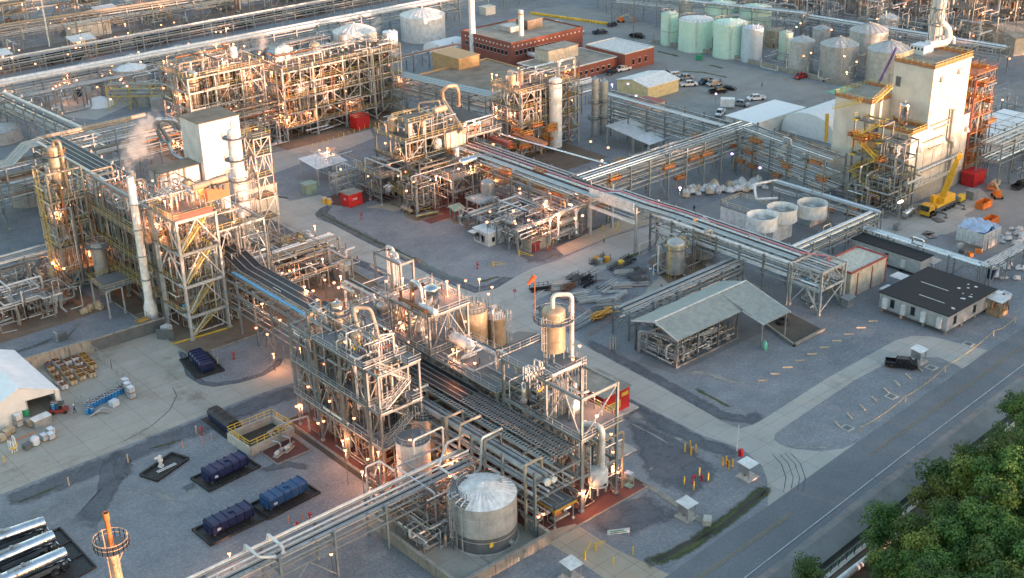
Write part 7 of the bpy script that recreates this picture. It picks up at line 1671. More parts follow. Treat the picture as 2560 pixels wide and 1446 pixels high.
t=flatbox('cooling_tower','pale boxed cooling tower carrying two round white fan stacks',*(lambda p:(p[0],p[1]))(g(1930,612)),g(1930,612)[0]+7,g(1930,612)[1]+15,5.2,'vessel_white','deck',cat='cooling tower');b0=g(1930,612)
m=MB().rail([(b0[0],b0[1],5.4),(b0[0]+7,b0[1],5.4),(b0[0]+7,b0[1]+15,5.4),(b0[0],b0[1]+15,5.4),(b0[0],b0[1],5.4)],1.1,1.8,.08);m.build('guard_rail','barrel_tan',t)
flatbox('cooling_tower','third smaller cooling tower box standing apart from the pair',g(2030,560)[0]-2,g(2030,560)[1]-1,g(2030,560)[0]+5,g(2030,560)[1]+6,4.4,'vessel_grey' if False else 'wall_grey','deck',cat='cooling tower')
for k,(a,b,z)in enumerate(((1905,548,6.6),(1955,528,6.6),(2030,523,6))):
 x,y=g(a,b,z);t=thing('fan_stack',('nearest','middle','separate third')[k]+' round white fan stack of the cooling towers','fan',(x,y,5));MB().lathe([(3.5,4.6),(3.3,6.2),(3.4,7.6),(3.25,7.6),(3.15,6.4),(3.3,5.4),(.1,5.4)],(x,y,0),30).build('fan_ring','vessel_white',t)
 m=MB();m.lathe([(.7,6.5),(.7,6.8),(.001,6.9)],(x,y,0),16);[m.beam((x,y,6.5),(x+3.1*math.cos(q),y+3.1*math.sin(q),6.45),.5,.06)for q in(0,1.05,2.1,3.14,4.2,5.24)];m.build('fan_blades','galv',t)
YB=146.7
t=flatbox('process_building','tall cream metal-clad process building, its sun-facing wall glowing peach',255.5,YB,271.6,157,32.3,'wall_cream','roof_gravel',doors=[('x',155.6,26.6,1.3,2.3,'steel_dark')])
flatbox('process_block','cream lower half of the building with the yellow crane at its foot',271.65,YB+.02,274.6,157,18,'wall_cream','roof_gravel');
t2=flatbox('process_building_wing','cream front wing of the building with an orange-railed roof terrace',249.2,YB+.01,255.45,155.6,18,'wall_cream','roof_gravel',doors=[('x',150,1,1.4,2.4,'red')])
flatbox('process_building_wing','cream back wing with a yellow stair climbing to its railed roof',247.5,157.05,262,167,23.5,'wall_cream','roof_gravel')
m=MB()
for x in(249.25,252.3,255.5,259.5,263.5,267.5,271.6):m.box(x-.05,YB-.03,0 if x<272 else 0,x+.05,YB+.005,18 if x<255 else 32.2)
m.box(249.2,YB-.025,4.4,274.6,YB+.004,4.5);m.build('cladding_seam','wall_tan',t)
MB().box(249.15,YB-.02,0,274.65,YB,4.4).build('plinth','concrete_pale',t)
m=MB()
for x,z in((258.5,29),(266,29.5),(252,13.5),(273,13.8),(252.4,4.8),(267,12.3)):m.hexa([(x,YB-.9,z-.4),(x+1.1,YB-.9,z-.4),(x+1.1,YB,z),(x,YB,z)],[(x,YB-.5,z+.5),(x+1.1,YB-.5,z+.5),(x+1.1,YB,z+1),(x,YB,z+1)])
m.build('vent_hood','galv',t)
def railbox(t,x0,y0,x1,y1,z,nm='guard_rail'):
 m=MB().rail([(x0,y0,z),(x1,y0,z),(x1,y1,z),(x0,y1,z),(x0,y0,z)],1.2,1.6,.09);m.m=1
 for a,b in(((x0,y0),(x1,y0)),((x1,y0),(x1,y1)),((x0,y1),(x0,y0))):m.beam((*a,z+.4),(*b,z+.4),.05,.75)
 m.build(nm,['rail_yellow','scaff_orange'],t)
railbox(t,255.3,YB-.2,271.8,157,32.5);railbox(t2,249,YB-.2,255.4,155.6,18.2);t3=frame('stair_tower','grey steel stair tower with yellow zigzag flights on the left of the cream building',[243,247.2],[150.5,158],[4.2,8.4,12.6,16.8,21],colm='steel',railm='rail_yellow',cs=.34,decks={k:[(243,150.5,244.4,158)]for k in range(5)},bfaces='')
for k in range(5):stair(t3,(241.8,157.4-(k%2)*6.6,4.2*k+.1),(241.8,150.8+(k%2)*6.6,4.2*k+4.2),1.2,(1,0),'yellow','yellow');MB().box(241.4,150.3,4.2*k+4.1,243.2,151.4,4.2*k+4.2).box(241.4,156.8,4.2*k+4.1,243.2,158,4.2*k+4.2).build('landing','yellow',t3)
railbox(t3,247.4,157,261,167.2,23.7);stair(t3,(248.6,157.6,23.7),(253,156,27),.9,(0,-1),'rail_yellow','yellow');stair(t3,(246,166,21),(246.4,159,24),.9,(-1,0),'rail_yellow','yellow')
frame('process_structure','open steel bay with a yellow-railed lower deck under the cream building terrace',[243.5,249],[144.6,150],[4.6,9.2,13.8,17.6],colm='steel',railm='rail_yellow',cs=.34,decks={1:[(243.5,144.6,249,150)],0:[(243.5,144.6,249,150)],2:[],3:[(247,146.5,249,150)]},bfaces='')
fill('the open bay of the cream building',243.5,145,249,156,[4.6,9.2,13.8],91,npipe=40,nves=7,npump=3,nlamp=0,tone='grey',hmax=4,small=.8);clutter('bb',238,143,249,158,12,80,92,'grey')
vvessel(252,151,18.2,1.2,6.2,'chrome','shiny upright tank on the orange-railed terrace of the cream building',None,nozz=3);hdrum((244,142.2,.2),0,4,.8,'chrome','shiny lying drum at the foot of the cream building bay')
ppipe([(243,143,8.4),(250.5,143.2,8.4),(251,145.6,8.4),(271,145.9,8.4)],.4,'pipe_silver','the cream building',12,'fat shiny pipe wrapping the corner of the cream building');ppipe([(266.5,145.9,0),(266.5,145.9,12.8),(265,145.9,13.4),(265,146,21)],.42,'galv','the cream building',12,'galvanised duct rising up the peach wall of the cream building')
for k,(x,z,L)in enumerate(((256.5,18.6,9),(258,17.4,6),(254,15,9),(257,12.8,6))):single(MB().beam((x,YB-.5,z),(x+L,YB-.5,z),.25,.3).beam((x+.5,YB-.5,z),(x+.5,YB,z),.15).beam((x+L-.5,YB-.5,z),(x+L-.5,YB,z),.15),'pipe_bracket','steel_tan','horizontal steel bracket beam on the peach wall of the cream building','bracket','bracket beams on the peach wall')
for k in range(3):ppipe([(249,145.6,4.6+.35*k),(272,145.6,4.6+.35*k)],.1,'pipe_silver','the foot of the peach wall',8)
x,y,z=zat(2300,135,32.5);m=MB().box(x-1,y-1.5,32.5,x+3.2,y+2.2,34.6);m.m=1;[m.box(x-1.03,y-1.2+.9*k,33.6,x-1,y-.8+.9*k,34.2)for k in range(4)];single(m,'roof_unit',['tank_blue','glass_dark'],'pale blue-grey box with dark louvres on the cream building roof','roof unit')
ppipe([(x+3,y,34),(x+8,y-1.5,34),(x+9.5,y-1.5,34.5),(x+9.7,y-1.2,37),(x+8.4,y+1,39),(x+8.4,y+1,60)],.85,'vessel_white','the cream building roof',16,'very fat white duct rising from the cream building roof');ppipe([(x+9,y+3,33),(x+12,y+1,34.5),(x+13,y-1,34.5),(x+13,y-1,33)],.4,'vessel_white','the cream building roof',12,'white hooped pipe at the far corner of the cream building roof')
frame('duct_tower','slim braced lattice round the fat white duct above the cream building',[x+7,x+9.8],[y-.4,y+2.4],[38,42,46,50,54,58],colm='steel',decks={k:[]for k in range(6)},cs=.2,ped=False)
vvessel(277,160,0,1.8,60,'vessel_white','tall white stack with orange caged platforms behind the cream building',None,plats=((50,4),(54,4)),rm='scaff_orange',cat='stack',name='chimney_stack',nozz=1)
t=frame('scaffold_tower','stack of orange scaffold decks up the right end of the cream building',[275.5,280,284.5],[147,151.5],[4,8,12,16,20,24,27],colm='galv',railm='scaff_orange',deckm='scaff_orange',cs=.14,ped=False,cat='scaffold')
for k in range(20):scaff(rs.uniform(274,284),rs.uniform(145,149),3+k*1.25,rs.uniform(2.5,5),k%2,'the right end of the cream building',k)
ppipe([(274.9,146.4,0),(274.9,146.4,26)],.22,'pipe_red','the right end of the cream building',10,'bright red fire main up the right corner of the cream building');clutter('bbr',275,147,286,156,26,90,93,'warm')
for k in range(26):scaff(rs.uniform(240,248),rs.uniform(148,158),rs.choice((4,8.4,12.6,16.8)),2.5,k%2,'the left side of the cream building',k)if k<12 else None
rack('curving from the right end of the cream building',(276,141),(300,141),6,[7,11],6,n_rand=(5,7),seed=95,tone='grey')
x,y=g(2345,528);t=thing('mobile_crane','yellow mobile crane with its thick telescopic boom raised beside the cream building','crane',(x,y,0),0,world=False)
MB().box(-6,-1.3,.9,5.8,1.3,1.7).build('chassis','steel_dark',t);MB().hexa([(-6.3,-1.3,.7),(-3.9,-1.3,.7),(-3.9,1.3,.7),(-6.3,1.3,.7)],[(-6,-1.3,3),(-3.9,-1.3,3),(-3.9,1.3,3),(-6,1.3,3)]).build('cab','crane_yellow',t);MB().hexa([(-6.25,-1.15,1.7),(-6.1,-1.15,1.7),(-6.1,1.15,1.7),(-6.25,1.15,1.7)],[(-6.07,-1.15,2.8),(-5.9,-1.15,2.8),(-5.9,1.15,2.8),(-6.07,1.15,2.8)]).build('windscreen','glass_dark',t)
MB().box(-2.8,-1.2,1.7,5,1.2,2.3).box(-.5,-1.4,2.3,4.6,1.4,3.6).box(-2,.3,2.3,-.4,1.4,4).build('turntable','crane_yellow',t)
bt=V3(zat(2396,392,13.5))-V3((x,y,0));b0_=V3((1.2,0,3.2));MB().beam(b0_,b0_.lerp(bt,.62),1.3,1.4).beam(b0_.lerp(bt,.55),b0_.lerp(bt,.88),1.05,1.15).beam(b0_.lerp(bt,.8),bt,.85,.95).build('boom','crane_yellow',t);MB().beam(bt+V3((0,0,-.5)),bt+V3((.3,-.4,.7)),1.2,1.0).build('boom_head','crane_yellow',t)
for a in(-5,-3.4,1.4,3,4.6):
 for s in(-1.15,1.15):wheel(None,a,s,.62,.5,t)
for a in(-2.6,5.2):
 for s in(-1,1):m=MB().beam((a,0,.9),(a,s*3.6,.9),.3).lathe([(.5,0),(.5,.1),(.12,.12),(.12,1)],(a,s*3.6,0),12);m.build('outrigger','steel_dark',t)
single(MB().beam(g3(2625-560,355,2),g3(2068,285,9),.9),'crane_boom','crane_yellow','yellow crane boom tip poking up beside the white tents','boom');single(MB().beam(zat(2195,212,8),zat(2240,122,20),.5).rail([zat(2195,212,8),zat(2240,122,20)],.6,1,.1),'lattice_boom','purple','purple lattice crane boom in front of the big banded tank','boom')
hut('bright red container at the right end of the cream building',2432,470,5.4,3.4,3.2,'red','red',cat='container',name='shipping_container');hut('blue-grey transformer cabinet behind the yellow compressor',2432,502,2,2,2,'steel','steel',cat='cabinet')
for k,(a,b,c,l)in enumerate(((2400,505,'yellow','yellow towable compressor behind the mobile crane'),(2385,508,'barrel_blue','small blue generator beside the yellow compressor'),(2488,468,'barrel_tan','beige engine unit right of the red container'))):x,y=g(a,b);m=MB().cb((x,y,.4),(2.6-(k==1),1.4,1.3),.1);m.m=1;m.cb((x,y,.1),(2.9-(k==1),1.2,.3),.1);single(m,'generator',[c,'rubber'],l,'generator')
def jlg(px,py,an,lab):
 x,y=g(px,py);t=thing('boom_lift',lab,'boom lift',(x,y,0),an,world=False);MB().box(-1.3,-.9,.5,1.3,.9,1.1).box(-.9,-.7,1.1,.8,.7,2.0).build('chassis','orange',t)
 for a in(-1,1):
  for s in(-.9,.9):wheel(None,a,s,.45,.35,t)
 MB().beam((-.6,0,2),(2.4,0,2.9),.35).beam((2.4,0,2.9),(4.6,0,1.3),.3).build('boom','barrel_tan',t);MB().box(4.2,-.9,.5,5.6,.9,.62).rail([(4.2,-.9,.6),(5.6,-.9,.6),(5.6,.9,.6),(4.2,.9,.6),(4.2,-.9,.6)],1,.7,.08).build('basket','orange',t)
jlg(2492,495,.8,'orange boom lift parked beyond the orange skip');jlg(2130,540,1.9,'orange boom lift half hidden beside the round cooling fans');jlg(1552,56,-.7,'orange boom lift at the end of the yellow barrier row');jlg(2445,410,.5,'orange boom lift behind the red container at the crane pad')
for k,(a,b,l)in enumerate(((2458,518,'open orange skip on the crane pad asphalt'),(2475,560,'flat orange mesh bin behind the blue and white sheeted shelter'))):
 x,y=g(a,b);m=MB();[m.cb((x+dx,y+dy,0),d)for dx,dy,d in((0,-1,(4,.12,1.6)),(0,1,(4,.12,1.6)),(-2,0,(.12,2,1.6)),(2,0,(.12,2,1.6)),(0,0,(4,2,.2)))];single(m,'skip','orange',l,'skip')
x,y=g(2243,575);m=MB().tube([(x,y,0),(x,y,7)],.08,6).cb((x,y,.3),(1.8,1.2,1.1));m.m=1;[m.cb((x+dx,y,6.6),(.4,.3,.4))for dx in(-.6,0,.6)];single(m,'light_tower',['galv','lamp_white'],'towable light mast with white lamps beside the crane pad','light tower')
x,y=g(2440,612);t=thing('sheeted_shelter','scaffold shelter draped in white and pale blue plastic sheets','shelter',(x,y,0));rr=random.Random(6)
m=MB();n=8;q=[[(x-3+7.5*i/n,y-3+6.5*j/n,4.2+rr.uniform(-.35,.35)+(1.0 if i in(3,4)else 0))for j in range(n+1)]for i in range(n+1)]
for i in range(n):
 for j in range(n):m.poly([q[i][j],q[i+1][j],q[i+1][j+1],q[i][j+1]])
m.build('roof_sheet','tarp_blue',t);m=MB()
for i in range(16):u0,u1=i/16,(i+1)/16;w0,w1=rr.uniform(-.25,.25),rr.uniform(-.25,.25);m.poly([(x-3+7.5*u0,y-3.1+w0,.1),(x-3+7.5*u1,y-3.1+w1,.1),(x-3+7.5*u1,y-3,4.1),(x-3+7.5*u0,y-3,4.1)]);m.poly([(x-3.1+w0,y-3+6.5*u0,1.2),(x-3,y-3+6.5*u0,4.1),(x-3,y-3+6.5*u1,4.1),(x-3.1+w1,y-3+6.5*u1,1.2)])
m.build('side_sheet','plastic_sheet',t);MB().beam((x-3,y-3,0),(x-3,y-3,4.2),.12).beam((x-3,y+3.4,0),(x-3,y+3.4,4.2),.12).beam((x+4.4,y+3.4,0),(x+4.4,y+3.4,4.2),.12).beam((x+4.4,y-3,0),(x+4.4,y-3,4.2),.12).build('post','galv',t);single(MB().cb((x+6.6,y+1.5,0),(3,3,2.6),.3),'tarpaulin_heap','barrel_blue','bright blue tarpaulin behind the sheeted shelter','tarpaulin')
for k in range(34):a,b=(2500+rr.uniform(0,60),570+rr.uniform(0,45))if k<20 else(2480+rr.uniform(0,80),675+rr.uniform(-12,25));xx,yy=g(a,b);s=rr.uniform(.5,1);m=MB().lathe([(s*.8,0),(s,s*.3),(s*.8,s*.7),(.001,s)],(xx,yy,0),8).jit(s*.2);single(m,'rubbish_sack',('trash','plastic_sheet')[k%2],('stained','pale plastic')[k%2]+' wrapped bundle on the ground %s'%('behind the sheeted shelter' if k<20 else 'past the corner of the low rack'),'sack',('stained','pale plastic')[k%2]+(' bundles behind the shelter' if k<20 else ' bundles past the rack corner'))
for k,(a,b)in enumerate(((2405,632),(2425,640),(2445,632),(2400,618))):x,y=g(a,b);single(MB().cb((x,y,0),(1.4,.9,.8),k),'tool_box',('steel_dark','orange','orange','plastic_sheet')[k],('black case','orange machine','second orange machine','plastic-wrapped crate')[k]+' on the asphalt before the sheeted shelter','box')
for k,(a,b)in enumerate(((2275,536),(2345,552),(2290,600),(2320,585),(2325,592))):x,y=g(a,b);single(MB().cb((x,y,0),(2.6,1.8,.25),.2+k),'timber_mat','steel_dark','flat dark crane mat lying on the pad','mat','crane mats')
def siding(t,x0,y0,x1,y1,n,ac=()):
 for s in ac:MB().box(x0-.7,s-.45,1.2,x0-.02,s+.45,3.3).build('air_conditioner','vessel_white',t)
t=flatbox('site_office','double-wide grey site office with a patched black roof and wall air conditioners',197.4,104.1,214.5,118.9,4.0,'siding_grey','roof_black',z0=.8,doors=[('y',212,1,1.1,2.1,'vessel_white')],windows=[('x',116,1.7,.9,1.6,'glass_dark'),('x',111.5,1.7,.9,1.6,'glass_dark'),('y',200,1.7,1,1.5,'glass_dark'),('y',207,1.7,1,1.5,'glass_dark')],trim='steel_dark');siding(t,197.4,0,0,0,4,(117.4,113.3,109,105.6))
m=MB();rr=random.Random(2);m.box(201.5,107.5,4.19,201.7,113,4.2);m.box(207,110,4.19,207.2,116,4.2);[m.box(a,b,4.19,a+rr.uniform(.2,.7),b+rr.uniform(.2,.7),4.2)for a,b in[(rr.uniform(200,213),rr.uniform(104.6,109))for k in range(11)]];m.build('roof_patch','roof_white',t);m=MB();[m.box(a,b,.02,a+.4,b+.4,.8)for a in(197.6,203,208,213.8)for b in(104.3,109,114,118.3)];m.build('pier','concrete_wall',t);MB().box(197.2,104,.85,197.38,119,1.0).build('tow_bar','galv',t)
canopy('white porch roof over timber steps of the double-wide site office',211,100.8,214.6,104.0,3.2,3.4,'vessel_white','wood');single(MB().box(211.2,101,0,214.4,103.9,.9).rail([(211.2,101,.9),(214.4,101,.9),(214.4,103.9,.9)],1,.5,.12),'timber_steps','wood','timber deck and steps under the white porch roof','steps')
t=flatbox('site_office','long narrow grey site trailer with a plain black roof behind the low rack',216.6,121.9,220.6,138.6,3.9,'siding_grey','roof_black',z0=.7,windows=[('x',130,1.6,.9,1.5,'glass_dark'),('x',126,1,1,2.1,'vessel_white'),('x',135,1.6,.9,1.5,'vessel_white')],trim='steel_dark');m=MB();[m.box(217,122.4+4*k,.02,220.2,122.9+4*k,.7)for k in range(5)];m.build('pier','rubber',t)
for k,(a,b)in enumerate(((2250,690),(2225,722),(2150,622),(2330,650))):x,y,z=zat(a,b,2.6);single(MB().box(x-1.5,y-1.5,2.5,x+1.5,y+1.5,2.62).beam((x-1.3,y-1.3,0),(x-1.3,y-1.3,2.5),.12).beam((x+1.3,y-1.3,0),(x+1.3,y-1.3,2.5),.12),'awning','vessel_white',('white step awning between the two site offices','white step awning nearest the pink-trimmed building','white awning at the far side of the narrow trailer','white awning at the near end of the narrow trailer')[k],'awning')
t=flatbox('control_room','windowless stained beige building with a patchy white roof and red-brown trim',197.8,126,210.4,133.4,5.4,'wall_beige','roof_patchy',trim='trim_red',parapet=.35);m=MB();[m.box(a,125.9,0,a+.3,126,5)for a in(200,205,210)];m.build('downpipe','trim_red',t)
for k in range(6):ppipe([(196.6,126.4+k*.5,.2),(196.6,126.4+k*.5,5.2),(193,126.4+k*.5,5.6)],.12,'galv','the wall of the stained beige building',8)
hut('navy blue portable toilet with a white roof behind the site office',2480,700,1.3,1.3,2.4,'navy','vessel_white',cat='toilet',name='portable_toilet');hut('small grey transformer at the corner of the stained beige building',2118,772,2.2,1.6,1.8,'steel','steel',cat='transformer',name='transformer')
for k in range(10):a=V3(g3(2183-30.6*k,804+16.5*k));d=V3((.755,-.656,0))*.9;single(MB().beam(a-d+V3((0,0,.1)),a+d+V3((0,0,.1)),.22,.2),'wheel_stop','barrel_tan','pale yellow wheel stop in the diagonal row on the gravel','wheel stop','wheel stops on the gravel')
for k,(a,b)in enumerate(((2299,924),(2270,942),(2243,960),(2216,978),(2186,1000),(2156,1020),(2124,1042),(2093,1062))):p=V3(g3(a,b));d=V3((-.45,-.89,0))*.9;single(MB().beam(p-d+V3((0,0,.1)),p+d+V3((0,0,.1)),.22,.2),'wheel_stop','barrel_tan','pale yellow wheel stop in the row beside the public road','wheel stop','wheel stops beside the public road')
pp=[g(*q)for q in((2150,1082),(2263,1004),(2362,930),(2483,840),(2538,806))]
for k,(a,b)in enumerate(pp):single(MB().lathe([(.11,0),(.11,1.15),(.001,1.2)],(a,b,0),8),'chain_post','barrel_tan','short yellow post carrying a slack chain beside the public road','post','chain posts beside the road')
for(a,b),(c,d)in zip(pp,pp[1:]):single(MB().tube([(a+(c-a)*f,b+(d-b)*f,1.05-2.2*f*(1-f))for f in(0,.15,.3,.5,.7,.85,1)],.035,5),'chain','yellow','slack yellow chain between two posts beside the public road','chain','chains beside the road')
def shelter(px,py,lab):
 x,y=g(px,py);t=thing('instrument_shelter',lab,'shelter',(x,y,0));MB().box(x-1.3,y-1.3,0,x+1.3,y+1.3,.25).build('slab','concrete_pale',t);m=MB();[m.box(x+a-.06,y+b-.06,.25,x+a+.06,y+b+.06,2.5)for a in(-.9,.9)for b in(-.9,.9)];m.box(x-.9,y+.85,1,x+.9,y+.9,2.4);m.box(x-.95,y-.9,1,x-.9,y+.9,2.4);m.build('frame','galv',t);MB().hexa([(x-1.2,y-1.2,2.5),(x+1.2,y-1.2,2.5),(x+1.2,y+1.2,2.7),(x-1.2,y+1.2,2.7)],[(x-1.2,y-1.2,2.58),(x+1.2,y-1.2,2.58),(x+1.2,y+1.2,2.78),(x-1.2,y+1.2,2.78)]).build('roof','roof_white',t);MB().box(x-.3,y,.25,x+.3,y+.5,1.5).build('cabinet','steel_dark',t)
shelter(1868,1193,'grey instrument shelter beside the road junction');shelter(1716,1293,'grey instrument shelter beside the trench in the near gravel');shelter(1428,1446,'grey instrument shelter cut by the bottom edge');shelter(2294,905,'grey instrument box shelter beside the black pickup')
for gi,pts in enumerate((((1712,1130),(1725,1122),(1727,1138),(1739,1132)),((1806,1165),(1815,1160),(1822,1174),(1831,1168)),((1710,1212),(1748,1190),(1770,1203),(1734,1225)))):
 for a,b in pts:bollard(a,b,'yellow',1.5,.13,'yellow bollard guarding %s'%('the hydrant nearest the red hut','the hydrant by the junction shelter','the red monitor in the gravel')[gi],'yellow bollards, group %s'%'abc'[gi])
hydrant(1727,1130,'red hydrant among yellow bollards nearest the red hut');hydrant(1819,1166,'red hydrant among yellow bollards by the junction shelter');monitor(1732,1208,'red fire monitor among yellow bollards in the gravel');hydrant(1754,1202,'short red post beside the red fire monitor');monitor(775,1302,'red fire monitor between striped posts near the foreground rack');monitor(505,1088,'red fire monitor beside the tarpaulined roll-off box');monitor(584,898,'red fire monitor on the gravel island');hydrant(743,1318,'red post near the foreground rack')
monitor(903,548,'red fire monitor under a small yellow frame on the heater unit gravel');monitor(1193,672,'red fire monitor in a yellow frame by the swale');hydrant(1372,628,'red hydrant in front of the dark red steel box')
for k,(a,b)in enumerate(((757,1302),(780,1308),(722,1308),(738,1328),(458,1120),(505,1110),(530,1100))):bollard(a,b,'barrel_tan',1.3,.1,'red and cream striped post on the near gravel','striped posts',stripe=True)
for k,(a,b)in enumerate(((321,1157),(173,1215),(535,893),(545,913),(492,1085))):bollard(a,b,'barrel_tan',1.6,.13,'plain cream marker post on the left gravel','cream marker posts')
for k,(a,b)in enumerate(((1358,618),(1383,612),(1369,625),(1541,580),(1545,565),(1507,575))):bollard(a,b,'yellow',1.3,.11,'yellow bollard along the exchanger row by the crossing','bollards by the crossing')
for k in range(14):bollard(782+k*13,370-k*4.6,'yellow',1.2,.09,'yellow bollard in the long row under the big multi-deck unit','bollards under the multi-deck unit')
for k,(p,q)in enumerate((((1462,1400),(1477,1372)),((1488,1378),(1512,1370)),((1298,640),(1333,652)),((1232,668),(1262,672)))):
 a,b=V3(g3(*p)),V3(g3(*q));m=MB().beam(a,a+V3((0,0,1.4)),.22).beam(a+V3((0,0,1.2)),b+V3((0,0,1.2)),.1).beam(a+V3((0,0,.6)),b+V3((0,0,1.1)),.08);single(m,'swing_gate','yellow',('nearer','farther','exchanger-side','swale-side')[k]+' yellow swing gate '+('on the beige path at the bottom' if k<2 else 'at the road crossing'),'gate')
bollard(1533,1412,'yellow',1.4,.12,'lone yellow bollard in the middle of the beige path');bollard(1582,1388,'yellow',1.5,.1,'yellow post with a yellow plate right of the beige path')
x,y=g(1546,1348);m=MB().beam((x-1.3,y+.8,0),(x-1.3,y+.8,1.7),.08).beam((x+1.3,y-.8,0),(x+1.3,y-.8,1.7),.08);m.m=1;m.beam((x-1.4,y+.86,1.35),(x+1.4,y-.86,1.35),.06,.8);m.m=2;[m.beam((x-1.1,y+.64,1.2+.3*k),(x+(1.0,.6)[k],y-(.66,.42)[k],1.2+.3*k),.1,.1)for k in(0,1)];single(m,'notice_board',['galv','ibc_white','green'],'white notice board with green lettering on two posts','sign')
x,y=g(1852,1140);m=MB().cb((x,y,0),(.6,.6,1.2));m.m=1;m.beam((x-.6,y+.4,1),(x-.4,y+.5,5.6),.14);single(m,'barrier_gate',['red','ibc_white'],'red barrier machine with its striped arm raised at the junction','barrier')
x,y=g(1287,752);m=MB().tube([(x,y,0),(x,y,2.4)],.05,6);m.m=1;m.lathe([(.38,-.02),(.38,.02)],(x,y,2.2),8,(-.65,-.75,0));m.m=2;m.beam((x-.05-.18,y-.05+.16,2.2),(x-.05+.2,y-.05-.18,2.2),.03,.1);single(m,'stop_sign',['galv','red','ibc_white'],'red stop sign by the slim brown tank','sign')
for k,(a,b)in enumerate(((1600,1200),(1690,1262),(1750,1305))):pass
m=MB();a,b=V3(g3(1612,1210)),V3(g3(1765,1310));m.beam(a+V3((0,0,.05)),b+V3((0,0,.05)),1.1,.12);o=m.build('trench_cover','concrete_wall');o['kind']='structure'
x,y=g(1768,1308);single(MB().cb((x,y,0),(1.6,1.2,.9),.6),'drain_box','concrete_pale','concrete outfall box where the trench meets the weedy ditch','outfall')
PM='the big multi-deck unit at the back'
L1=[4,8,12,16,19.8]
frame('process_structure','big five-deck open steel unit at the back, yellow-railed and amber-lit',[171.5,181.5,191.5,202,212],[294.5,301,308],L1,colm='steel_white',railm='rail_yellow',deckm='deck_brown',cs=.4,top=21)
fill(PM,172,295,211,308,L1,101,npipe=90,nves=40,npump=4,nlamp=46,tone='warm',hmax=5);clutter(PM,171,294,212,308,22,260,102,'warm')
for k in range(4):vvessel(178+k*10,303,20,1.6,5-k%2,('vessel_white','vessel_tan','vessel_grey')[k%3],('white','tan','silver grey','second white')[k]+' vessel on the roof deck of the big multi-deck unit',None,nozz=4)
PN='the brown-vessel unit left of the multi-deck unit'
L2=[4.5,9,13.5,18,22]
frame('process_structure','open steel unit crowded with fat brown vessels left of the big multi-deck unit',[146,154,162,169],[300,308,316],L2,colm='steel_white',railm='rail_yellow',deckm='deck_brown',cs=.38,decks={1:[(146,306,169,309)],2:[(146,308,169,316)],3:[(154,300,162,316)]})
for k,(x,y,r)in enumerate(((149,304,2.0),(158,304,2.3),(165,303.5,2.2),(153,312,2),(162,311,2))):vvessel(x,y,4.6,r,17-k,('vessel_tan','vessel_brown')[k%2],'fat %s vessel standing through the decks of the brown-vessel unit'%('tan','brown')[k%2],'fat vessels of the brown-vessel unit',nozz=4,plats=((20-k,r+1),),rm='rail_yellow')
fill(PN,146,300,169,316,L2,103,npipe=60,nves=16,npump=3,nlamp=40,tone='warm',hmax=4.5);clutter(PN,146,299,169,316,24,200,104,'warm');fill('the ground between the back units',139,292,172,300,[4],105,npipe=30,nves=8,npump=4,nlamp=12,tone='warm',hmax=5)
PF='the main racks at the back left'
rack('crossing the whole back left, big upper run',(118,383),(300,380),8,[5,8.5],9,n_rand=(6,6),seed=111,cs=.5,tone='grey',pipes=[(-.5,1,.55,'pipe_white'),(.2,1,.7,'pipe_white'),(.7,1,.35,'pipe_silver')]);rack('crossing the back left, low brown run',(118,372),(250,372),5,[6.5],9,n_rand=(6,),seed=112,tone='warm')
rack('beside the railway',(132,413),(300,413),6,[6,8.5],9,n_rand=(4,5),seed=113,pipes=[(0,1,.4,'pipe_white')]);rack('far behind the railway',(140,462),(330,446),7,[6,9],10,n_rand=(5,5),seed=114,tone='warm',pipes=[(0,1,.5,'pipe_tan')]);rack('farthest back left',(160,500),(330,485),7,[6,9,12],10,n_rand=(5,5,5),seed=115,tone='warm')
rack('with blue-grey trays behind the heater unit',(204,350),(206,312),7,[7,10],7,n_rand=(5,5),seed=116);trays('behind the heater unit',[(203,352,11.5),(206,312,11.5),(212,296,11.5),(217,258,11.5)],5,['tray_teal'],n=3);rack('with blue-grey trays above the tan roof',(212,297),(217,258),7,[6,9,10.6],7,n_rand=(6,6,3),seed=117);rack('linking the heater unit to the glowing tower',(218,258),(256,258),6,[6,8.5],7,n_rand=(6,6),seed=118)
rack('running left to right below the brick buildings',(222,331),(262,331),4,[5.5],7,n_rand=(5,),seed=119,tone='warm');rack('yellow-railed behind the brown-vessel unit',(150,362),(190,325),5,[5,7.5],7,n_rand=(4,5),seed=120,tone='warm',colm='rail_yellow')
rack('along the back of the tank farm',(345,335),(366,262),8,[7,10],9,n_rand=(6,6),seed=121,pipes=[(-.6,1,.55,'pipe_silver')]);rack('behind the conical-topped tanks',(366,262),(372,190),7,[6,9],9,n_rand=(6,5),seed=122,pipes=[(0,1,.5,'pipe_silver')]);rack('long at the top edge behind the car park',(300,384),(420,395),9,[6,9,12],9,n_rand=(5,5,6),seed=123);rack('at the top edge above the green tanks',(352,350),(470,300),9,[6,9,12],9,n_rand=(6,6,6),seed=124)
clutter('back',118,366,255,388,8,160,125,'grey',.3);clutter('back',140,440,330,505,9,260,126,'warm',.3,'far_pipework');clutter('back',372,200,400,320,14,220,127,'grey',.3,'far_pipework');clutter('back',400,180,520,330,22,320,128,'warm',.4,'far_pipework');clutter('tankfarm',325,205,372,300,6,120,129,'grey',.2,'far_pipework');clutter('right',285,95,400,175,7,200,130,'grey',.25,'far_pipework')
rf=random.Random(31)
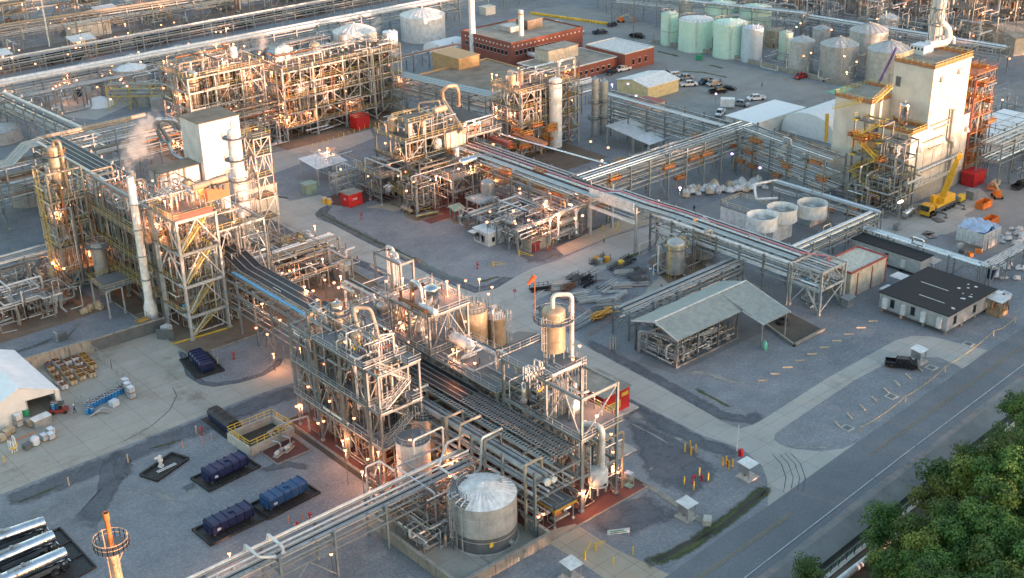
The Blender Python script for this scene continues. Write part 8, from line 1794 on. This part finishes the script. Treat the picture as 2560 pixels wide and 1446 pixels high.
for k in range(22):
 x=392+(k%6)*18+rf.uniform(-3,3);y=318-(k//6)*34-(k%6)*8+rf.uniform(-5,5);n=rf.choice((4,5,6));lv=[5*(i+1)for i in range(n)]
 frame('process_structure','dim crowded steel tower of the far plant at the top right',[x,x+8],[y,y+8],lv,colm=('steel','steel_tan','steel_dark')[k%3],deckm='deck_brown',cs=.4,group='towers of the far plant',bfaces='xy',norail=range(9));fill('the far plant at the top right',x,y,x+8,y+8,lv,140+k,npipe=16,nves=4,npump=0,nlamp=4 if k<16 else 2,tone='warm',hmax=5)
 if k%2:vvessel(x+4,y-3,0,1.2+.4*(k%3),22+rf.uniform(0,14),('vessel_grey','vessel_tan','vessel_white')[k%3],'tall %s column of the far plant at the top right'%('silver grey','tan','white')[k%3],'columns of the far plant',plats=((15,3),),cat='column',name='process_column',seg=14)
for k in range(12):
 x=150+k*15+rf.uniform(-3,3);y=470-k*1.5+(k%2)*16;lv=[4,8]+[12]*(k%2)
 frame('process_structure','low amber-lit steel unit at the far top left',[x,x+9],[y,y+8],lv,colm='steel_tan',deckm='deck_brown',cs=.4,group='far units at the top left',norail=range(9));fill('the far units at the top left',x,y,x+9,y+8,lv,170+k,npipe=8,nves=4,npump=0,nlamp=4,tone='warm',hmax=4)
fill('the plant beyond the cream building',290,100,345,165,[4],190,npipe=30,nves=10,npump=2,nlamp=10,tone='grey',hmax=6);hdrum((398,285,3),2.4,12,1.8,'chrome','silver drum glinting in the far plant above the tank farm',saddle=2)
m=MB().tube([(330,128,0),(330,128,38)],.9,12);single(m,'chimney_stack','pipe_tan','dull tan pole-like stack at the upper right edge','stack')
for a in(('big white cone-roofed tank beside the tall slim stack',272.9,364,8.2,9,2.2,'vessel_white','roof_white',26),('big white dome-roofed tank behind the multi-deck unit',244,366,7.6,7.5,2.6,'vessel_white','roof_white',22)):tank(*a[:8],None,False,ribs=a[8],seg=40,bands=False)
tank('small plain white tank at the right end of the multi-deck unit',248,350,2.6,9,.3,'vessel_white',seg=24,rail=False);tank('pale blue squat tank behind the multi-deck unit',213,366,4,6,.4,'tank_blue',seg=24)
for k,(px,py,r,h,mt,rm,lab)in enumerate(((1672,112,3.0,11,'tank_green','tank_green','slim mint green tank at the left end of the tank farm'),(1738,124,6.0,10.5,'tank_green','roof_white','wide mint green tank second from the left in the tank farm'),(1822,140,5.6,11.5,'tank_green','tank_green','wide mint green tank nearest the camera in the tank farm'),(1800,75,6,9.5,'tank_green','tank_green','mint green tank in the second row, left one'),(1885,84,6,9.5,'tank_green','tank_green','mint green tank in the second row, right one'),(1877,152,3.6,11.2,'tank_blue','tank_blue','pale blue tank beside the nearest mint green tank'),(1961,148,2.3,9,'tank_green','tank_green','thin mint green tank beside the first grey silo'),(1712,70,2.8,10,'tank_grey','tank_grey','slim grey tank behind the left mint green tanks'),(1935,118,3.4,6,'vessel_tan','vessel_tan','dull tan tank behind the pale blue one'),(2000,178,4.0,10,'tank_grey','tank_grey','grey silo with a domed top, leftmost of the grey group'),(2092,192,6.0,10.5,'tank_grey','tank_grey','wide grey silo with a cone top in the middle of the grey group'),(2165,158,6.2,11,'tank_grey','tank_grey','darker streaked cone-topped silo behind the wide grey one'),(2217,205,6.8,10.5,'concrete_pale','tank_grey','big pale rust-banded tank beside the cream building'),(2216,108,3.4,9,'vessel_white','vessel_white','small white tank behind the cone-topped silos'),(2050,130,3,8,'tank_grey','tank_grey','grey tank half hidden between the silos'))):
 x,y=g(px,py);tank(lab,x,y,r,h,r*(.38 if k>8 else .16),mt,rm,3.9,k<9,seg=32,ribs=18 if k in(10,11,12)else 0,bands=k==12)
for p,q,l in(((1632,108),(1830,148),'left'),((1830,148),(2060,205),'middle'),((2060,205),(2210,238),'right')):wall(l+' stretch of the stained low wall in front of the tank farm',g(*p),g(*q),1.4,.4)
for px,py,r,h,lab in((332,225,5.6,7.2,'flat white-topped tank at the corner of the back left racks'),(327,252,2.3,4.6,'small silver tank left of the row below the flat white-topped tank'),(367,262,2.5,4.2,'small silver tank, middle of the row below the flat white-topped tank'),(400,272,2.6,3.6,'small silver tank, right of the row below the flat white-topped tank')):tank(lab,*g(px,py),r,h,r*.22,'tank_grey','roof_white' if r>5 else 'tank_grey',None,False,seg=28,bands=False)
tank('wide pale tank cut by the left edge behind the black trays',*g(5,350),5.6,3.2,.5,'tank_grey','tank_grey',None,True,seg=30)
WB=[('x',313.5+1.9*k,3.6,1.1,1.5,'glass_dark')for k in range(12)]+[('y',272+1.9*k,3.6,1.1,1.5,'glass_dark')for k in range(10)]
t=flatbox('brick_building','long two-storey red brick building with a strip of dark windows',269.5,310.8,303,337.5,7.6,'brick','roof_gravel',windows=WB,parapet=.5);m=MB();[m.box(269.46,312+1.9*k,6.4,269.52,312.5+1.9*k,6.9)for k in range(13)];[m.box(270.5+1.9*k,310.76,6.4,271+1.9*k,310.82,6.9)for k in range(17)];m.build('white_block','vessel_white',t)
flatbox('roof_plant','brown plant room on the long brick building roof',287,322,294,328,10.8,'roof_brown','roof_gravel',z0=7.7);x,y=283,326;single(MB().box(280,323,7.8,285.5,329,9.6),'roof_unit','galv','grey louvred chiller on the long brick building roof','roof unit')
flatbox('brick_building','low red brick wing with a wide grey roof joining the two brick blocks',263,283,292,300.5,4.2,'brick','roof_gravel',windows=[('y',275+2.6*k,1.2,1,1.2,'glass_dark')for k in range(6)],trim='vessel_white',parapet=.3);flatbox('brick_building','square red brick block with a bright white-edged roof',292,279.5,306,298,5.6,'brick','roof_white',windows=[('y',296+3*k,1.6,.9,1.8,'glass_dark')for k in range(3)],trim='vessel_white',parapet=.4);flatbox('roof_plant','cream plant room on the low brick wing',270.5,293.5,284,300,8.0,'wall_beige','roof_gravel',z0=4.3)
flatbox('tan_building','plain tan box building beside the tall slim white stack',244.2,307.5,252.8,321.5,7.8,'wall_tan','wall_tan',doors=[('x',318,0,1.2,2.4,'vessel_white')]);flatbox('office_building','low cream building with a wide stained brown flat roof',227.5,281,259.5,312,4.2,'wall_cream','roof_brown',parapet=.5,trim='wall_tan')
def stack(px,py,h,r,lab):x,y=g(px,py);t=thing('chimney_stack',lab,'stack',(x,y,0));MB().lathe([(r*1.4,0),(r*1.25,1),(r,2),(r*.9,h),(r*.75,h),(r*.7,h-.5)],(x,y,0),16).build('shaft','vessel_white',t);MB().lathe([(r,h-1.5),(r+.1,h-1.4),(r+.1,h-1.1),(r,h-1)],(x,y,0),16).build('collar','orange',t)
stack(1183,140,34,1.1,'very tall slim white stack beside the tan box building');stack(1304,145,16.5,.95,'shorter white stack standing before the long brick building');ppipe([g3(1308,132,2),g3(1345,140,5)],.8,'vessel_white','the shorter white stack',12,'fat white breeching duct from the shorter stack');x,y=g(124,117);single(MB().tube([(x,y,0),(x,y,30)],.3,8),'flag_mast','vessel_white','thin tall white mast at the upper left','mast')
t=gable('workshop','yellow-walled workshop with a low white ridge roof beside the car park',(279.5,257.5),14,13,4,5.3,0,'wall_yellow','roof_white');flatbox('switch_room','small cream and red-trimmed building below the yellow workshop',256,240,268,247,3,'wall_beige','trim_red')
def arch(x0,y0,x1,y1,h,lab):
 t=thing('fabric_building',lab,'tent',(x0,y0,0));m=MB();n=10;yc=(y0+y1)/2;ry=(y1-y0)/2;ps=[(yc-ry*math.cos(math.pi*i/n),h*math.sin(math.pi*i/n)**.7)for i in range(n+1)]
 for(a,b),(c,d)in zip(ps,ps[1:]):m.poly([(x0,a,b),(x1,a,b),(x1,c,d),(x0,c,d)],True)
 m.build('cover','canvas_white',t);[MB().poly([(x,a,b)for a,b in ps]).build('end_wall','canvas_white',t)for x in(x0,x1)]
arch(277,186,301,204,6.8,'big white arched fabric building beside the cream building');flatbox('fabric_annex','white flat-roofed shed in front of the arched fabric building',266,204.5,288,215,4.2,'wall_cream','canvas_white',windows=[('x',208,1,.9,1.5,'glass_dark'),('x',212,1,.9,1.5,'glass_dark')]);flatbox('site_trailer','narrow grey trailer below the arched fabric building',257,190,261,206,3.2,'wall_cream','steel_dark');flatbox('site_trailer','dark-roofed trailer beside the white box truck',257,209,264,218.5,3.0,'wall_grey','roof_black');canopy('green-roofed canopy behind the arched fabric building',303,196,312,208,4,5,'green_roof');canopy('white lean-to behind the arched fabric building',292,180,303,190,4,5,'canvas_white')
hut('small cream block beside the far car park',1215,40,5,4,3,'wall_cream','wall_cream');gable('warehouse','tan warehouse cut by the top right corner',(430,200),60,26,6,8,-.4,'wall_beige','roof_gravel');arch(262,338,274,350,4,'low white arched shelter behind the tan box building')
hut('white shed with a flat roof at the right edge',2510,395,24,14,5,'canvas_white','canvas_white','shed','fabric_building');flatbox('fabric_building','long white-roofed warehouse at the top edge behind the railway',255,470,300,490,6,'vessel_white','roof_white')
m=MB()
for y in(428,429.5,434,435.5):m.beam((110,y,.2),(330,y-1,.2),.12,.16)
o=m.build('rail_track','rustplate');o['kind']='structure'
def tankcar(x,y,lab,mt='car_black',gr=None):
 t=thing('tank_wagon',lab,'rail wagon',(x,y,.3),0,gr,world=False);MB().drum((-7.5,0,2.5),(7.5,0,2.5),1.5,18,.3).build('barrel',mt,t);MB().box(-8,-1.2,.8,8,1.2,1.1).build('frame','steel_dark',t);MB().lathe([(.6,3.9),(.6,4.5),(.001,4.6)],(0,0,0),12).rail([(-2,-1,4),(2,-1,4)],.8,1,.06).build('dome',mt,t)
 for a in(-6.2,-4.6,4.6,6.2):
  for s in(-.75,.75):wheel(None,a,s,.45,.15,t)
 MB().box(-8.1,-.5,1.2,-7.9,.5,1.6).build('placard','yellow',t)
for k in range(9):tankcar(146+k*17,428.5 if k%2 else 434.5,'black tank wagon on the far left railway',gr='black tank wagons on the railway')
for k in range(3):tankcar(160+k*17,404,'white tank wagon at the loading racks','vessel_white','white tank wagons')
for k,(px,py,dx,dy,l)in enumerate(((270,62,9,7,'second from the left'),(395,48,9,7,'middle'),(548,12,12,9,'rightmost'),(210,140,9,6,'nearest, yellow-railed'),(5,180,8,6,'left-edge, yellow-sided'))):x,y=g(px,py);canopy('white wagon loading canopy at the railway, the %s one'%l,x-dx/2,y-dy/2,x+dx/2,y+dy/2,6,7,'roof_white','rail_yellow');fill('the wagon loading canopies',x-4,y-3,x+4,y+3,[3],200+k,npipe=8,nves=1,npump=0,nlamp=4,tone='warm',hmax=2)
hut('plain cream box building beside the railway',180,102,16,5,5.5,'wall_cream','roof_white');hut('blue portable toilet in the back left yard',196,243,1.3,1.3,2.4,'navy','vessel_white',cat='toilet',name='portable_toilet');x,y=g(250,262);single(MB().lathe([(5,0),(4,1.2),(2,2.2),(.001,2.6)],(x,y,0),9),'sheeted_heap','canvas_white','white sheeted heap in the back left yard','heap')
steam('small white steam puff above the brown-vessel unit',[(g3(655,120-8*k,24+k),1.3+.2*k)for k in range(4)]);steam('small white steam wisp beside the dome-roofed tank',[(g3(940,85-9*k,16+k),1.0+.2*k)for k in range(4)])
car('pickup',2253,918,(2300,923),'car_black','black pickup parked on the gravel near the public road')
PKW=(('pickup',1558,178,(1530,184),'car_white','white pickup below the white stairs of the brick building'),('pickup',1390,64,(1360,68),'car_white','white pickup at the top left of the far car park'),('pickup',1441,84,(1470,86),'car_white','white pickup behind the long brick building'),('pickup',1500,85,(1530,82),'car_navy','dark pickup in the middle of the far car park'),('suv',1531,66,(1550,60),'car_navy','dark car beside the yellow barrier row'),('pickup',1593,95,(1620,98),'car_black','black pickup by the lamp mast in the far car park'),('suv',1528,186,(1515,192),'car_black','black car against the brick building beside the white pickup'),('suv',1642,191,(1620,190),'car_white','white car leftmost in the lower car park'),('suv',1662,188,(1690,186),'car_navy','dark car behind the white wagon'),('suv',1682,193,(1655,196),'car_white','white station wagon in the back row of the lower car park'),('pickup',1712,200,(1740,198),'car_silver','silver pickup in the back row of the lower car park'),('suv',1680,204,(1700,206),'car_black','low black car in front of the white wagon'),('pickup',1721,216,(1750,214),'car_white','white pickup alone in the middle row'),('pickup',1765,210,(1740,216),'car_navy','dark blue pickup in the middle row'),('pickup',1787,215,(1760,219),'car_silver','silver pickup beside the dark blue one'),('pickup',1795,233,(1825,230),'car_black','black pickup in the front row of the lower car park'),('sedan',1822,225,(1850,228),'car_black','black saloon beside the front black pickup'),('pickup',1850,265,(1880,270),'car_silver','silver pickup near the white tents'),('pickup',1890,251,(1860,254),'car_white','white pickup behind the silver one near the tents'),('pickup',2003,196,(1980,202),'car_red','dark red pickup on the road before the tank farm'),('pickup',2494,752,(2470,760),'car_white','white pickup behind the double-wide site office'),('pickup',2552,470,(2575,462),'car_black','dark truck at the right edge of the crane pad'),('suv',2535,15,(2560,10),'car_white','white car at the top right corner'),('suv',2550,22,(2580,18),'car_silver','silver car at the top right corner'),('pickup',1800,288,(1790,300),'car_white','white box truck parked below the car park'))
for a in PKW:car(*a)
x,y=g(1818,272);single(MB().cb((x,y,.8),(4.2,2.3,2.4),-.9),'truck_body','vessel_white','tall white box body of the box truck below the car park','box body')
for k in range(26):f=k/25;x,y=g(1330+185*f,36+26*f);m=MB().cb((x,y,0),(1.5,.5,.9),-.5);single(m,'road_barrier','yellow','yellow plastic barrier in the long row across the far car park','barrier','yellow barriers of the far car park')
x,y=g(1748,150);single(MB().cb((x,y,.2),(2.2,1.6,1.3),.3).cb((x,y,1.5),(2.3,1.7,.1),.3),'waste_container','green','dark green waste container on the road before the tank farm','bin');single(MB().tube([g3(1583,105),(*g(1583,105),10)],.12,6),'lamp_mast','steel_dark','dark lamp mast in the far car park','mast')
for k,(a,b)in enumerate(((1800,210),(1905,218))):person(*g(a,b),1+k,('left','right')[k]+' of two distant people in blue walking across the lower car park','cloth_blue',hat='cloth_blue')
m=MB();[m.beam(g3(1700+14*k,236+2*k,.1),g3(1730+14*k,222+2*k,.1),.12,.01)for k in range(9)];o=m.build('parking_lines','line_yellow');o['kind']='structure';m=MB();[m.beam(g3(1880+26*k,178+6*k,.1),g3(1892+26*k,181+6*k,.1),.4,.01)for k in range(9)];o=m.build('road_dashes','line_yellow');o['kind']='structure'
for k in range(60):a,b=rf.uniform(0,620),rf.uniform(5,250);lamp_px(a,b,rf.uniform(4,9),'the back left racks')
for k in range(26):a,b=rf.uniform(1900,2550),rf.uniform(10,200);lamp_px(a,b,rf.uniform(5,12),'the far plant at the top right')
for k in range(22):a,b=rf.uniform(1200,1540),rf.uniform(340,560);lamp_px(a,b,rf.uniform(5,10),'the pink-line rack')
for a,b in((1700,470),(1900,420),(1830,385),(1790,235),(1590,240),(1570,210),(1530,212)):lamp_px(a,b,8,'the bare-posted rack','lamp_cool')
ground_lamps()
for key,d in STUFF.items():
 for mat,m in d.items():
  if m.v:o=m.build(key,mat);o['kind']='stuff';o['label']='small amber lamps scattered through the far plant' if 'lamp' in key else 'dense tangle of small %s process pipes among the equipment'%PIPEDESC.get(mat,'grey')
for o,col in PEND:
 if col!='car_white':remat(o,'car_white',col)
for o in bpy.data.objects:
 if '_w' in o:del o['_w']
 if '_first' in o:del o['_first']
for o in bpy.data.objects:
 if 'category' in o and not 4<=len(str(o.get('label','')).split())<=16:print('LABEL',len(o['label'].split()),o.name,'|',o['label'])
if not LAMP_USED[0]:
 for c in KIDS.get(LAMP.name,[]):bpy.data.objects.remove(c)
 bpy.data.objects.remove(LAMP)
print('objects',len(bpy.data.objects),'pipes',NPIPE[0],'lamps',NL[0],'faces',sum(len(m.polygons)for m in bpy.data.meshes))
